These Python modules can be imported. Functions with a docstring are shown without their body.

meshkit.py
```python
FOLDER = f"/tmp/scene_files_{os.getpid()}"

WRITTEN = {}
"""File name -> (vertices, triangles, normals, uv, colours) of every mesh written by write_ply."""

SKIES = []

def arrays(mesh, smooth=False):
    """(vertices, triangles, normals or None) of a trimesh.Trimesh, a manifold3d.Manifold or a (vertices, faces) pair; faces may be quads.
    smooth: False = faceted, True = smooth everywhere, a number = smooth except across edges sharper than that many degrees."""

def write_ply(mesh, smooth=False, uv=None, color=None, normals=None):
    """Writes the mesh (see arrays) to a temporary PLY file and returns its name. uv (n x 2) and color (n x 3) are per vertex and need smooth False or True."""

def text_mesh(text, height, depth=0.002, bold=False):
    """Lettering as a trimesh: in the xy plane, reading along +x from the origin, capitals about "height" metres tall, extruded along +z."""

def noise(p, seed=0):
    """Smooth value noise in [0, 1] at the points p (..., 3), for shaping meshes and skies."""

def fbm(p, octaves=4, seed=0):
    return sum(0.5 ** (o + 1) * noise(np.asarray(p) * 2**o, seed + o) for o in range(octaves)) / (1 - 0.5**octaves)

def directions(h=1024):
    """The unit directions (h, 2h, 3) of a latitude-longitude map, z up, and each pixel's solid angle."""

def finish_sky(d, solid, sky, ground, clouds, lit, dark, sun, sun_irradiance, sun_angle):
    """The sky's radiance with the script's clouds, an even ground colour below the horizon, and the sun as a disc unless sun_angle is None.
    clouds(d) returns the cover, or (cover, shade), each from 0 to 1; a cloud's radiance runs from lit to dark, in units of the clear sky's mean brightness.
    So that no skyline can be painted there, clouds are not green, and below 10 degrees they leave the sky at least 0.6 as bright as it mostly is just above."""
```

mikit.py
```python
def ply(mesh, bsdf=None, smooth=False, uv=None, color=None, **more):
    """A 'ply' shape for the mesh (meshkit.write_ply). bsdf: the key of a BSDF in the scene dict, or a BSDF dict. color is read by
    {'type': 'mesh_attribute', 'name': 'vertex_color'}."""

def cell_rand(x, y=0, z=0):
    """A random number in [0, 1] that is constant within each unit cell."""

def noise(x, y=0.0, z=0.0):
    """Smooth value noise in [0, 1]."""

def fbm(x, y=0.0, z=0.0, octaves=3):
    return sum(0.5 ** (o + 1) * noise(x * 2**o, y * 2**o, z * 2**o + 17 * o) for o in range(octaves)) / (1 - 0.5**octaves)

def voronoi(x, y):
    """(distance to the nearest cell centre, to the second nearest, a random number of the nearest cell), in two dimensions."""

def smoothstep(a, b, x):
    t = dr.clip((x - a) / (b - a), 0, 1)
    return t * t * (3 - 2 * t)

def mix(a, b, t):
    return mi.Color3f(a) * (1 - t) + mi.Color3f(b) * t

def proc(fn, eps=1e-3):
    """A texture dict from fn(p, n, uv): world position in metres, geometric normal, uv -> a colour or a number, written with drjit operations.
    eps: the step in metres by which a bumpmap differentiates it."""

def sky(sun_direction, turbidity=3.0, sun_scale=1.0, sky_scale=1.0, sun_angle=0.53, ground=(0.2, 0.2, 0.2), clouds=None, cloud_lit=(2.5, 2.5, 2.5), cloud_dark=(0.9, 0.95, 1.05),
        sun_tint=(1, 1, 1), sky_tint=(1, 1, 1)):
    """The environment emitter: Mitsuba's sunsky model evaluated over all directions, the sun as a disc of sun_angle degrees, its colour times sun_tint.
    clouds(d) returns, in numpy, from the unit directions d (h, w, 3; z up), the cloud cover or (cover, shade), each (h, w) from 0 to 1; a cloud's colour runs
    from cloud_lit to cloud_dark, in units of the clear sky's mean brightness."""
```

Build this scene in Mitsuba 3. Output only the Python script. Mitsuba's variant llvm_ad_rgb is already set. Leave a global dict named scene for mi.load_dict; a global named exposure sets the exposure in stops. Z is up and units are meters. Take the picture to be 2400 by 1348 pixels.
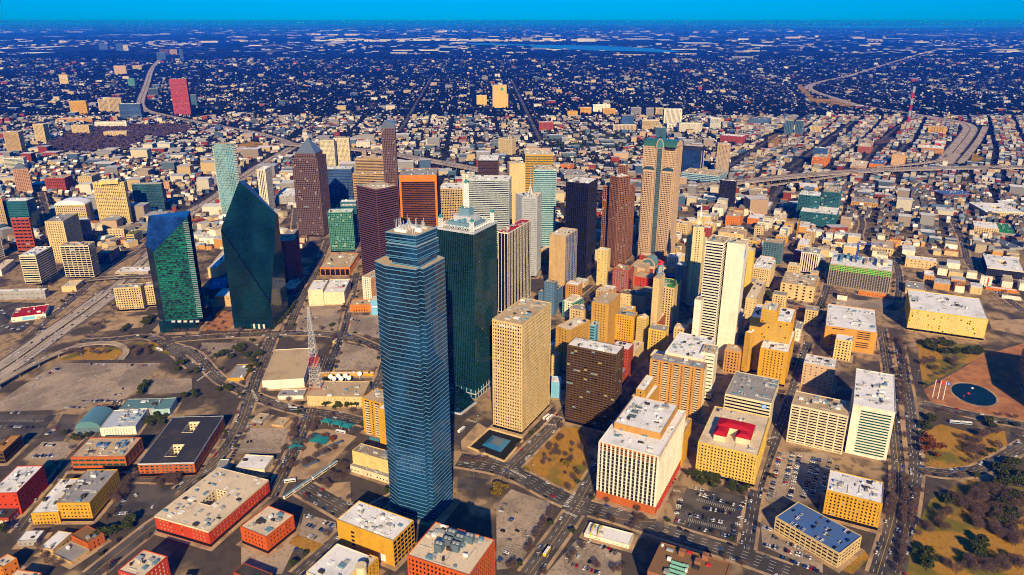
import math, random
import numpy as np, trimesh, drjit as dr, mitsuba as mi, mikit, meshkit
from shapely.geometry import Polygon
import shapely
# ------------------------------------------------------------------ camera, sky, exposure
EYE, PITCH = 444.0, math.radians(19.945)
TS = mi.ScalarTransform4f
scene, labels = {}, {}
HAZE = True
scene['camera'] = {'type': 'perspective', 'fov': 69.74, 'fov_axis': 'x', 'near_clip': 5.0, 'far_clip': 4.0e5,
    'to_world': TS().look_at(origin=[0, 0, EYE], target=[0, math.cos(PITCH) * 100, EYE - math.sin(PITCH) * 100], up=[0, 0, 1])}
SUN = (0.0544, -0.889, 0.454)
scene['daylight'] = mikit.sky(SUN, turbidity=2.0, sun_scale=1.0, sky_scale=0.48, sun_tint=(1.0, 1.0, 0.98), sky_tint=(0.0, 0.80, 1.75), ground=(0.02, 0.035, 0.08))
exposure = 2.42
rng = np.random.default_rng(7)
rnd = random.Random(11)
# ------------------------------------------------------------------ materials
def vc(): return {'type': 'mesh_attribute', 'name': 'vertex_color'}
def rgb(*c): return {'type': 'rgb', 'value': list(c)}
ss, nz, fbm, mixc = mikit.smoothstep, mikit.noise, mikit.fbm, mikit.mix
scene['paint'] = {'type': 'twosided', 'b': {'type': 'blendbsdf', 'weight': mikit.proc(lambda p, n, uv: 0.04 + 0.26 * ss(0.4, 0.85, nz(p.x * 0.24, p.y * 0.24, p.z * 0.03)) * nz(p.x * 1.7, p.y * 1.7, p.z * 0.4) + 0.08 * ss(.35, .8, nz(p.x * .33, p.y * .33, p.z * .27))),
    'a': {'type': 'diffuse', 'reflectance': vc()}, 'c': {'type': 'diffuse', 'reflectance': rgb(.06, .045, .035)}}}
scene['roofing'] = {'type': 'twosided', 'b': {'type': 'blendbsdf', 'weight': mikit.proc(lambda p, n, uv: 0.02 + 0.26 * ss(0.45, 0.85, fbm(p.x * 0.08, p.y * 0.08, 3.0, 3)) + 0.13 * ss(0.6, 0.9, nz(p.x * 1.1, p.y * 0.35, 1.0))),
    'a': {'type': 'diffuse', 'reflectance': vc()}, 'c': {'type': 'diffuse', 'reflectance': rgb(.13, .10, .075)}}}
scene['plain'] = {'type': 'twosided', 'b': {'type': 'diffuse', 'reflectance': vc()}}
scene['gloss'] = {'type': 'twosided', 'b': {'type': 'principled', 'base_color': vc(), 'roughness': 0.22, 'metallic': 0.15, 'specular': 0.6}}
def panes(c, lo, hi, pw, ph, soft=.6):
    """tint that differs from pane to pane (blinds, coatings, lit rooms)"""
    def fn(p, n, uv):
        a = mikit.cell_rand((p.x - p.y * .5) / pw, (p.y + p.x * .5) / pw, p.z / ph); b = nz(p.x * .05, p.y * .05, p.z * .022)
        return mi.Color3f(list(c)) * (lo + (hi - lo) * (a * (1 - soft) + soft * ss(.25, .8, b)))
    return mikit.proc(fn)
def glass(name, c, metal=0.0, spec=0.7, rough=0.06, var=None):
    scene[name] = {'type': 'twosided', 'b': {'type': 'principled', 'base_color': panes(c, *var) if var else rgb(*c), 'roughness': rough, 'metallic': metal, 'specular': spec}}
glass('gl_dark', (.006, .006, .009), 0, .3, .14); glass('gl_black', (.004, .004, .006), 0, .25, .14)
glass('gl_teal', (.01, .09, .11), .4, .8, .08, (.35, 1.5, 4., 3.6)); glass('gl_green', (.01, .10, .07), .45, .8)
glass('gl_blue', (.012, .05, .18), .4, .8, .08, (.4, 1.6, 5., 4.)); glass('gl_blue2', (.035, .13, .34), .2, .8, .1, (.4, 1.6, 5., 4.)); glass('gl_bronze', (.03, .014, .006), .2, .8)
glass('gl_sky', (.16, .34, .42), .3, .8, .15); glass('gl_cream', (.34, .28, .16), .1, .5, .25)
glass('gl_white', (.5, .47, .38), 0, .5, .3); glass('gl_red', (.06, .008, .008), 0, .6)
glass('gl_bofa', (.006, .042, .11), .3, .9, .035, (.2, 2.1, 3.1, 4.0)); glass('gl_emerald', (.004, .14, .085), .2, .8, .1, (.15, 1.7, 3.8, 3.3, .35))
glass('gl_facet', (.003, .020, .028), .08, .3, .08, (.3, 1.5, 3., 3.9)); glass('gl_museum', (.05, .24, .34), .35, .9, .08, (.5, 1.4, 4., 4.))
glass('pond', (.004, .016, .018), 0, .15, .2)
PAL = dict(tan=(.46, .31, .14), cream=(.58, .43, .2), ivory=(.66, .56, .36), white=(.72, .66, .52), pink=(.50, .27, .14), redbrick=(.32, .055, .018), brightred=(.46, .045, .010), redorange=(.50, .09, .012),
    orangebrick=(.42, .10, .018), orange=(.55, .17, .015), orange2=(.56, .27, .045), orangetan=(.50, .25, .06), gold=(.56, .30, .02), goldstone=(.48, .27, .05), yellow=(.62, .42, .08), lemon=(.64, .46, .05),
    yellowcream=(.64, .48, .18), ivorycream=(.62, .5, .25), sand=(.60, .44, .20), sand2=(.56, .37, .10), pinktan=(.52, .36, .22), paleblue=(.42, .48, .48), paleteal=(.32, .48, .50), teal=(.03, .12, .15), mint=(.12, .30, .22),
    mintwhite=(.36, .46, .40), slate=(.10, .15, .18), silver=(.36, .38, .40), grey=(.30, .29, .28), conc=(.36, .29, .21), dark=(.018, .022, .035), black=(.012, .012, .015), brown=(.10, .06, .022), plum=(.12, .05, .055),
    mauve=(.14, .085, .072), rust=(.30, .13, .06), rustred=(.34, .10, .04), darkred=(.20, .045, .03), bluegrey=(.07, .13, .22), skyblue=(.16, .42, .62), granite=(.38, .06, .04), greenwrap=(.16, .62, .02),
    bofaline=(.11, .30, .46), facetline=(.006, .030, .036), museumline=(.50, .55, .40), steel=(.45, .47, .50), steelblue=(.22, .36, .48), redpaint=(.55, .03, .04), whitepaint=(.75, .74, .72), yellowpaint=(.75, .5, .02), craneyellow=(.6, .30, .02), craneblue=(.03, .10, .45),
    roof_white=(.78, .77, .75), roof_tan=(.50, .37, .22), roof_grey=(.30, .29, .28), roof_brown=(.22, .12, .05), roof_orange=(.42, .20, .05), roof_dark=(.05, .045, .04), roof_slate=(.10, .13, .17), roof_charcoal=(.035, .038, .045), roof_blue=(.06, .14, .34),
    roof_red=(.40, .012, .022), roof_green=(.05, .25, .03), roof_green2=(.02, .22, .08), lawn=(.12, .15, .015), teal2=(.035, .12, .13), sitedark=(.10, .10, .10), roof_cream=(.68, .55, .38), roof_rust=(.10, .04, .03), roof_teal=(.10, .22, .24), roof_silver=(.45, .50, .58), roof_ribbed=(.28, .23, .17), hotelred=(.42, .01, .02),
    treeoak=(.030, .036, .010), bark=(.06, .045, .03), unit=(.36, .38, .38), unitblue=(.14, .26, .34), duct=(.48, .47, .42), pavement=(.30, .22, .14), tyre=(.01, .01, .01), line=(.55, .5, .42), seat=(.1, .1, .1), canopygreen=(.02, .20, .20), bluepool=(.02, .30, .40), dishwhite=(.7, .7, .68))
def col(c): return PAL[c] if isinstance(c, str) else c
# ------------------------------------------------------------------ mesh helpers
CUBE_F = np.array([[0, 2, 1], [0, 3, 2], [4, 5, 6], [4, 6, 7], [0, 1, 5], [0, 5, 4], [1, 2, 6], [1, 6, 5], [2, 3, 7], [2, 7, 6], [3, 0, 4], [3, 4, 7]])
UC = np.array([[-1, -1, -1], [1, -1, -1], [1, 1, -1], [-1, 1, -1], [-1, -1, 1], [1, -1, 1], [1, 1, 1], [-1, 1, 1]]) * .5
class MB:
    """collects coloured pieces for one mesh"""
    def __init__(s): s.v, s.f, s.c, s.n = [], [], [], 0
    def add(s, v, f, c):
        v = np.asarray(v, float); s.v.append(v); s.f.append(np.asarray(f) + s.n); s.c.append(np.tile(np.asarray(col(c), float), (len(v), 1)) if np.ndim(col(c)) == 1 else col(c)); s.n += len(v)
    def box(s, x0, x1, y0, y1, z0, z1, c): s.add(UC * [x1 - x0, y1 - y0, z1 - z0] + [(x0 + x1) / 2, (y0 + y1) / 2, (z0 + z1) / 2], CUBE_F, c)
    def mesh(s, m): s_ = np.array(m[0].vertices); s.add(s_, m[0].faces, m[1])
    def bar(s, a, b, t, c):
        a, b = np.asarray(a, float), np.asarray(b, float); d = b - a; L = np.linalg.norm(d); d /= L
        u = np.cross(d, [0, 0, 1.]) if abs(d[2]) < .95 else np.cross(d, [1., 0, 0]); u /= np.linalg.norm(u); w = np.cross(d, u)
        s.add((UC[:, :1] * t) * u + (UC[:, 1:2] * t) * w + (UC[:, 2:] + .5) * L * d + a, CUBE_F, c)
    def prism(s, pts, z0, z1, c):
        p = np.asarray(pts, float); n = len(p)
        v = np.vstack([np.c_[p, np.full(n, z0)], np.c_[p, np.full(n, z1)]])
        tri = [[0, i, i + 1] for i in range(1, n - 1)]
        if not Polygon(p).convex_hull.equals(Polygon(p)) :
            try:
                import manifold3d
                tri = manifold3d.triangulate([p]).tolist()
            except Exception: pass
        i = np.arange(n); j = (i + 1) % n
        s.add(v, np.vstack([np.array(tri)[:, ::-1], np.array(tri) + n, np.c_[i, j, j + n], np.c_[i, j + n, i + n]]), c)
    def empty(s): return s.n == 0
    def ply(s, bsdf, M=None, smooth=False):
        d = mikit.ply((np.vstack(s.v), np.vstack(s.f)), bsdf, smooth=smooth, color=np.vstack(s.c))
        if M is not None: d['to_world'] = M
        return d
def numbered(k):
    if k not in scene and k not in USED: USED.add(k); return k
    i = 1
    while f'{k}_{i:03d}' in USED: i += 1
    k = f'{k}_{i:03d}'; USED.add(k); return k
USED, COUNT = set(), {}
def part(parent, name):
    k = parent + '__' + name
    n = COUNT.get(k, 0); COUNT[k] = n + 1
    return k if n == 0 else f'{k}_{n:03d}'
def ent(key, d, **lab):
    scene[key] = d
    if lab: labels[key] = lab
    return key
def at(x, y, z=0, phi=0): return TS().translate([x, y, z]).rotate([0, 0, 1], phi)
GROUPS = {}
def unit(c, bsdf='paint'):
    """a shapegroup: unit cube of one colour"""
    k = f'unit_{bsdf}_{c}'
    if k not in scene:
        if c.startswith('gl_'): child = mikit.ply((UC, CUBE_F), c)
        else:
            m = MB(); m.add(UC, CUBE_F, c); child = m.ply(bsdf)
        scene[k] = {'type': 'shapegroup', 'piece': child}
    return k
def inst(group, M): return {'type': 'instance', 'to_world': M, 'g': {'type': 'ref', 'id': group}}
def ibox(M, x0, x1, y0, y1, z0, z1, c, bsdf='paint'):
    return inst(unit(c, bsdf), M @ TS().translate([(x0 + x1) / 2, (y0 + y1) / 2, (z0 + z1) / 2]).scale([x1 - x0, y1 - y0, z1 - z0]))
# ------------------------------------------------------------------ buildings
RECTS = []          # footprints: x, y, phi, w, d
PAVE_N = [0]
def pavement(x, y, phi, w, d, m=4.0):
    PAVE_N[0] += 1
    z = .16 + .006 * (PAVE_N[0] % 40)
    M = MB(); M.box(-m, w + m, -m, d + m, 0, z, 'pavement')
    ent(numbered('pavement'), M.ply('ground_pave', at(x, y, 0, phi)), kind='structure')
def roof_clutter(R, key, M, w, d, h, near, seed):
    r = random.Random(seed)
    n = int(min(26, max(2, w * d / (90 if near else 260))))
    joined = MB()
    for i in range(n):
        sx, sy, sz = r.uniform(1, min(6, w * .2)), r.uniform(1, min(5, d * .2)), r.uniform(.8, 2.6)
        x, y = r.uniform(1.5, max(1.6, w - 1.5 - sx)), r.uniform(1.5, max(1.6, d - 1.5 - sy))
        c = r.choice(['unit', 'unit', 'unitblue', 'duct', 'roof_white', 'roof_dark', 'roof_grey'])
        if near and i < 14: ent(part(key, 'roof_unit'), ibox(M, x, x + sx, y, y + sy, h, h + sz, c))
        else: joined.box(x, x + sx, y, y + sy, h, h + sz, c)
    if near:
        for i in range(int(n * 1.2)):
            x, y = r.uniform(1, w - 1), r.uniform(1, d - 1); joined.box(x, x + .5, y, y + .5, h, h + r.uniform(.5, 1.6), 'unit')
        for i in range(int(2 + n * .2)):
            x, y = r.uniform(1, w - 8), r.uniform(1, d - 8)
            if r.random() < .5: joined.box(x, min(w - 1, x + r.uniform(5, 18)), y, y + .5, h, h + .6, 'duct')
            else: joined.box(x, x + .5, y, min(d - 1, y + r.uniform(5, 18)), h, h + .6, 'duct')
    if not joined.empty(): ent(part(key, 'roof_vents'), joined.ply('paint', M), kind='stuff')
def rect_piers(w, d, bp, faces):
    """pier centres along each face: (face, t)"""
    out = []
    for f in faces:
        L = w if f in 'fb' else d; n = max(1, round(L / bp)); out += [(f, L * k / n, L / n) for k in range(n + 1)]
    return out
def on_face(f, t, half, out, inn, w, d):
    """x0,x1,y0,y1 of a box on a face centred at t along it; proud by out, set in by inn"""
    if f == 'f': return t - half, t + half, -out, inn
    if f == 'b': return t - half, t + half, d - inn, d + out
    if f == 'r': return w - inn, w + out, t - half, t + half
    return -out, inn, t - half, t + half
VISIBLE = {}
def volume(key, M, w, d, z0, h, style, near, opt, seed, first):
    kind, wall, gl, fp, bp, ww, wh = style
    r = random.Random(seed)
    H = h - z0; nf = max(1, round((H - 2) / fp)); fp = (H - 1.6) / nf
    roofc = opt.get('roofc') if first else None
    roofc = roofc or opt.get('rc') or r.choice(['roof_white', 'roof_tan', 'roof_grey', 'roof_white', 'roof_cream'])
    if opt.get('blank'): kind, ww, wh = 'blank', .05, .1
    if opt.get('glassy'): kind, wall, gl, ww, wh = 'curtain', 'dark', 'gl_blue', .9, .8
    if opt.get('pent'): kind, ww, wall = 'blank', .05, opt.get('pw', wall)
    facade, piers = MB(), MB()
    solid = kind in ('blank', 'sidegrid', 'bandpanel', 'slab', 'balc')
    rec = .35
    bandc = wall; pierc = wall
    if kind == 'curtain': bandc = pierc = 'slate' if wall != 'brown' else 'brown'
    if kind == 'vert' : bandc = 'black' if wall in ('white', 'dark') else wall
    # parapet & roof
    pm = MB(); t = .4
    for b_ in ((0, w, 0, t), (0, w, d - t, d), (0, t, t, d - t), (w - t, w, t, d - t)): pm.box(*b_, h - 1.6, h, wall if kind != 'curtain' else 'slate')
    if opt.get('flat'): t = 0
    else: ent(part(key, 'parapet'), pm.ply('paint', M))
    rm = MB(); rm.box(t, w - t, t, d - t, h - 1.5, h - (.75 if t else .02), roofc); ent(part(key, 'roof'), rm.ply('roofing', M))
    zr = h - .75
    if not opt.get('noroof') and not opt.get('court'): roof_clutter(None, key, M, w, d, zr, near, seed + 1)
    rt = opt.get('roof') if first else None
    if rt == 'pyramid':
        a = MB(); p = [[0, 0, zr], [w, 0, zr], [w, d, zr], [0, d, zr], [w / 2, d / 2, h + .5 * w]]
        a.add(p, [[0, 1, 4], [1, 2, 4], [2, 3, 4], [3, 0, 4]], 'roof_slate'); ent(part(key, 'pyramid_roof'), a.ply('paint', M))
    if rt in ('vault', 'gable'):
        n = 12 if rt == 'vault' else 2
        hh = {'vault': min(w, d) * .32 if gl != 'gl_dark' or kind != 'grid' else w * .55, 'gable': 4}[rt]
        a = MB(); th = np.linspace(0, math.pi, n + 1)
        xs, zs = (w / 2 - w / 2 * np.cos(th), zr + hh * np.sin(th)) if rt == 'vault' else (np.array([0, w / 2, w]), np.array([zr, zr + hh, zr]))
        v = np.vstack([np.c_[xs, xs * 0, zs], np.c_[xs, xs * 0 + d, zs]]); k = n + 1; i = np.arange(n)
        f = np.vstack([np.c_[i, i + 1, i + k + 1], np.c_[i, i + k + 1, i + k], np.c_[i * 0, i + 1, i][1:], np.c_[i * 0 + k, i + k, i + k + 1][1:]])
        a.add(v, f, roofc if not roofc.startswith('gl_') else 'roof_slate'); ent(part(key, rt + '_roof'), a.ply('gloss' if rt == 'vault' else 'roofing', M))
    if solid:
        b_ = MB(); b_.box(0, w, 0, d, z0, h - 1.6, wall); ent(part(key, 'wall'), b_.ply('paint', M))
        holes = []
        if kind == 'blank' and ww > .12:
            for f in 'frl':
                L = w if f in 'fb' else d; nb = max(1, int(L / bp))
                for k in range(nb):
                    for q in range(nf):
                        if r.random() < .75: holes.append((f, (k + .5) * L / nb, ww * L / nb / 2, z0 + q * fp + fp * .35, fp * wh))
        if kind == 'bandpanel':
            for q in range(1, nf - 1): holes.append(('f', w * .57, w * .36, z0 + q * fp + .9, fp * .5))
            for q in range(nf): holes.append(('r', d * .5, d * .40, z0 + q * fp + 1.2, fp * .4))
        if kind == 'sidegrid':
            nb = max(1, round(d / 5))
            for k in range(nb):
                for q in range(nf): holes.append(('r', (k + .5) * d / nb, d / nb * .38, z0 + q * fp + .8, fp * .66))
            for q in range(nf - 1): holes.append(('f', w * .28, 1.7, z0 + q * fp + 1.4, fp * .5))
        if kind == 'balc':
            for f, L in (('f', w), ('r', d)):
                nc = max(2, round(L / 13))
                for c_ in range(nc):
                    tt = (c_ + .5) * L / nc
                    for q in range(nf):
                        zb = z0 + q * fp; holes.append((f, tt, 2.9, zb + 1.25, fp - 1.45)); bx = on_face(f, tt, 2.7, 1.3, 0, w, d); facade.box(*bx, zb + .1, zb + 1.15, 'ivory')
                    if c_: holes += [(f, c_ * L / nc, .8, z0 + q * fp + 1.0, 1.5) for q in range(nf)]
        if kind == 'slab':
            for q in range(nf): holes.append(('f', w * .45, w * .09, z0 + q * fp + .6, fp * .6))
            for q in range(nf):
                facade.box(w, w + 1.5, 2, d - 2, z0 + q * fp, z0 + q * fp + .3, wall); facade.box(w + 1.3, w + 1.5, 2, d - 2, z0 + q * fp + .3, z0 + q * fp + 1.2, wall)
            holes += [('r', d / 2, d * .44, z0 + q * fp + 1.3, fp * .5) for q in range(nf)]
        rest = MB()
        for i, (f, tt, hw, zb, hz) in enumerate(holes):
            bx = on_face(f, tt, hw, .06, .2, w, d)
            if near and i < 200: ent(part(key, 'window'), ibox(M, *bx, zb, zb + hz, gl))
            else: rest.box(*bx, zb, zb + hz, 'black')
        if not rest.empty():
            dd = rest.ply('plain', M); dd['bsdf'] = {'type': 'ref', 'id': gl}; ent(part(key, 'windows'), dd, kind='stuff')
        if not facade.empty(): ent(part(key, 'balconies'), facade.ply('paint', M), kind='stuff')
        return
    # glazed core
    core = MB(); core.box(rec, w - rec, rec, d - rec, z0, h - 1.6, 'black')
    dd = core.ply('plain', M); dd['bsdf'] = {'type': 'ref', 'id': 'gl_dark' if near and kind in ('grid', 'garage') else gl}; ent(part(key, 'glazing'), dd)
    baseh = 0
    if kind == 'vertrib':
        baseh = 9
        bm = MB(); bm.box(-.25, w + .25, -.25, d + .25, z0, z0 + baseh, 'orangebrick'); bm.box(-.2, w + .2, -.2, d + .2, h - 3.4, h - 1.2, 'orangebrick'); bm.box(-.1, w + .1, -.1, d + .1, h - 8.2, h - 7.2, 'orangebrick'); ent(part(key, 'brick_base'), bm.ply('paint', M))
    if near and z0 == 0 and kind in ('grid', 'bands', 'vert') and H > 14:
        ent(part(key, 'ground_floor_windows'), ibox(M, -.08, w + .08, -.08, d + .08, .6, 3.9, 'gl_black')); ent(part(key, 'ground_floor_fascia'), ibox(M, -.3, w + .3, -.3, d + .3, 3.9, 4.5, wall))
    # floor bands
    bh = fp * (1 - wh) if kind not in ('vert', 'vertrib', 'panel', 'frame') else .35
    for q in range(nf + 1):
        zb = z0 + q * fp - (bh / 2 if q else 0); zt = min(zb + bh, h - 1.55)
        if q == nf: zb, zt = z0 + nf * fp - bh * .6, h - 1.55
        bc = bandc
        if kind == 'site' and q >= nf - 3: bc = 'greenwrap'
        elif kind == 'site': bc = 'sitedark'
        if kind in ('grid', 'bands') and q == 0: zt = z0 + .5
        jit = r.uniform(-.02, .02)
        args = (.02 + jit, w - .02 - jit, .02 + jit, d - .02 - jit, zb, zt)
        if near: ent(part(key, 'floor_band'), ibox(M, *args, bc))
        else: facade.box(*args, tuple(np.array(col(bc)) * r.uniform(.9, 1.06)))
    # piers
    out = .05 if kind not in ('vertrib',) else .55
    side = opt.get('side')
    half0 = {'bands': .35, 'curtain': .12, 'frame': .08}.get(kind)
    for f, tt, b_ in rect_piers(w, d, bp, 'frlb'):
        half = half0 if half0 is not None else max(.12, b_ * (1 - ww) / 2)
        L = w if f in 'fb' else d
        if kind == 'bands' and .01 < tt / L < .99: continue
        if kind == 'frame':
            half = 2.2 if tt < .01 or tt > L - .01 else .08
        tt = min(max(tt, half), L - half)
        if kind == 'panel' and f == 'r': half = .12
        bx = on_face(f, tt, half, out, rec, w, d)
        pc = pierc if not (side and f == 'r') else side
        if kind == 'frame' and half < 1: pc = 'dark'
        zt = h - 1.58 if kind != 'vertrib' else h - 1.25
        if near and kind in ('vertrib', 'vert', 'panel') and f != 'b': ent(part(key, 'rib'), ibox(M, *bx, z0 + baseh, zt, pc))
        else: piers.box(*bx, z0 + baseh, zt, pc)
    if kind == 'frame':
        for f in 'fr':
            L = w if f == 'f' else d; piers.box(*on_face(f, L / 2, L / 2, .2, rec, w, d), h - 14, h - 1.2, wall)
    if not facade.empty(): ent(part(key, 'floor_bands'), facade.ply('paint', M), kind='stuff')
    if not piers.empty(): ent(part(key, 'piers'), piers.ply('paint', M), kind='stuff')
    # panes one by one in the openings of the near grid facades
    if near and kind in ('grid', 'garage', 'site'):
        n, rest = 0, {}
        for f in 'frl':
            if f == 'l' and M_left_hidden(M): continue
            if f == 'r' and M_right_hidden(M): continue
            L = w if f == 'f' else d; nb = max(1, round(L / bp))
            for q in range(nf - 1, -1, -1):
                for k in range(nb):
                    hw = L / nb * ww / 2; tt = (k + .5) * L / nb
                    x0, x1, y0, y1 = on_face(f, tt, hw, -.2 if kind != 'garage' else -1.2, .34 if kind != 'garage' else 1.4, w, d)
                    zb = z0 + q * fp + bh / 2; zt = zb + fp - bh
                    c = gl if r.random() < .9 else r.choice(['gl_sky', 'gl_cream', 'gl_black', 'gl_black'])
                    if kind != 'grid': c = 'gl_black'; zt -= .8
                    cap = 210 if not opt.get('many') else 300
                    if n < cap: ent(part(key, 'window'), ibox(M, x0, x1, y0, y1, zb, zt, c)); n += 1
                    else: rest.setdefault(c, MB()).box(x0, x1, y0, y1, zb, zt, 'black')
        for c, m in rest.items():
            dd = m.ply('plain', M); dd['bsdf'] = {'type': 'ref', 'id': c}; ent(part(key, 'far_windows'), dd, kind='stuff')
def M_xy(M):
    m = np.array(M.matrix, float); return m[0, 3], m[1, 3], m[0, 0], m[1, 0]
def M_right_hidden(M):
    x, y, cx, cy = M_xy(M); return cx * -x + cy * -y < 0
def M_left_hidden(M):
    x, y, cx, cy = M_xy(M); return cx * -x + cy * -y > 0
def courts(key, M, w, d, h, n, wall, roofc):
    m = MB()
    for k in range(n):
        y0, y1 = d * (k + .5) / n - d * .2 / n, d * (k + .5) / n + d * .2 / n
        x0, x1 = w * .38, w * .64
        m.box(x0, x1, y0, y1, h - .7, h - .55, 'black')
        for b_ in ((x0 - .6, x0, y0 - .6, y1 + .6), (x1, x1 + .6, y0 - .6, y1 + .6), (x0, x1, y0 - .6, y0), (x0, x1, y1, y1 + .6)): m.box(*b_, h - .7, h + .5, wall)
    ent(part(key, 'court_rim'), m.ply('paint', M))
def ordw(i): return ['first', 'second', 'third', 'fourth', 'fifth', 'sixth', 'seventh', 'eighth', 'ninth', 'tenth', 'eleventh', 'twelfth'][i]
def distinguish(items):
    """items: (key, x, y). Alike things get their place: counted from the left, or by the part of their area"""
    by = {}
    for k, x, y in items: by.setdefault(labels[k]['label'], []).append((k, x, y))
    for lab, its in by.items():
        if len(its) == 1: continue
        its.sort(key=lambda q: q[1] / q[2])
        if len(its) <= 12:
            for i, (k, x, y) in enumerate(its): labels[k]['label'] = f'{lab}, {ordw(i)} from the left'
            continue
        n = min(6, max(2, -(-len(its) // 20))); nm = {2: ('left', 'right'), 3: ('left', 'middle', 'right')}.get(n, ('far left', 'left', 'mid left', 'mid right', 'right', 'far right')[:n])
        for c in range(n):
            col_ = sorted(its[c * len(its) // n:(c + 1) * len(its) // n], key=lambda q: q[2]); rows_ = -(-len(col_) // 10)
            for r_ in range(rows_):
                for i, (k, x, y) in enumerate(sorted(col_[r_ * len(col_) // rows_:(r_ + 1) * len(col_) // rows_], key=lambda q: q[1] / q[2])): labels[k]['label'] = f'{lab}, {ordw(min(i, 11))} {nm[c]}' + ('' if rows_ == 1 else ', near side' if r_ == 0 else ', far side')
def nearest_name(x, y, lim):
    best = min(((math.hypot(x - v[5][0][0] - v[5][0][3] * .4, y - v[5][0][1] - v[5][0][4] * .4), v[0]) for v in BLD), default=(9e9, ''))
    return best[1].replace('_', ' ') if best[0] < lim else ''
def building(row, seed):
    key0, label, cat, style, opt, vols = row
    key = numbered(key0)
    near = bool(opt.get('near'))
    labels[key] = {'label': label, 'category': cat}
    x, y, phi, w, d, h, z0 = vols[0]
    for i, (x, y, phi, w, d, h, z0, vo) in enumerate([(*v_, {}) if len(v_) == 7 else v_ for v_ in vols]):
        RECTS.append((x, y, phi, w, d))
        if opt.get('court') and i == 0: court_block(key, at(x, y, 0, phi), w, d, h, style, opt, seed); continue
        volume(key, at(x, y, 0, phi), w, d, vo.get('z0', z0), h, style, near, {**opt, **vo}, seed * 31 + i, i == 0)
    if vols[0][1] < 1500 and vols[0][6] == 0: pavement(*vols[0][:5])
    return key
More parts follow.
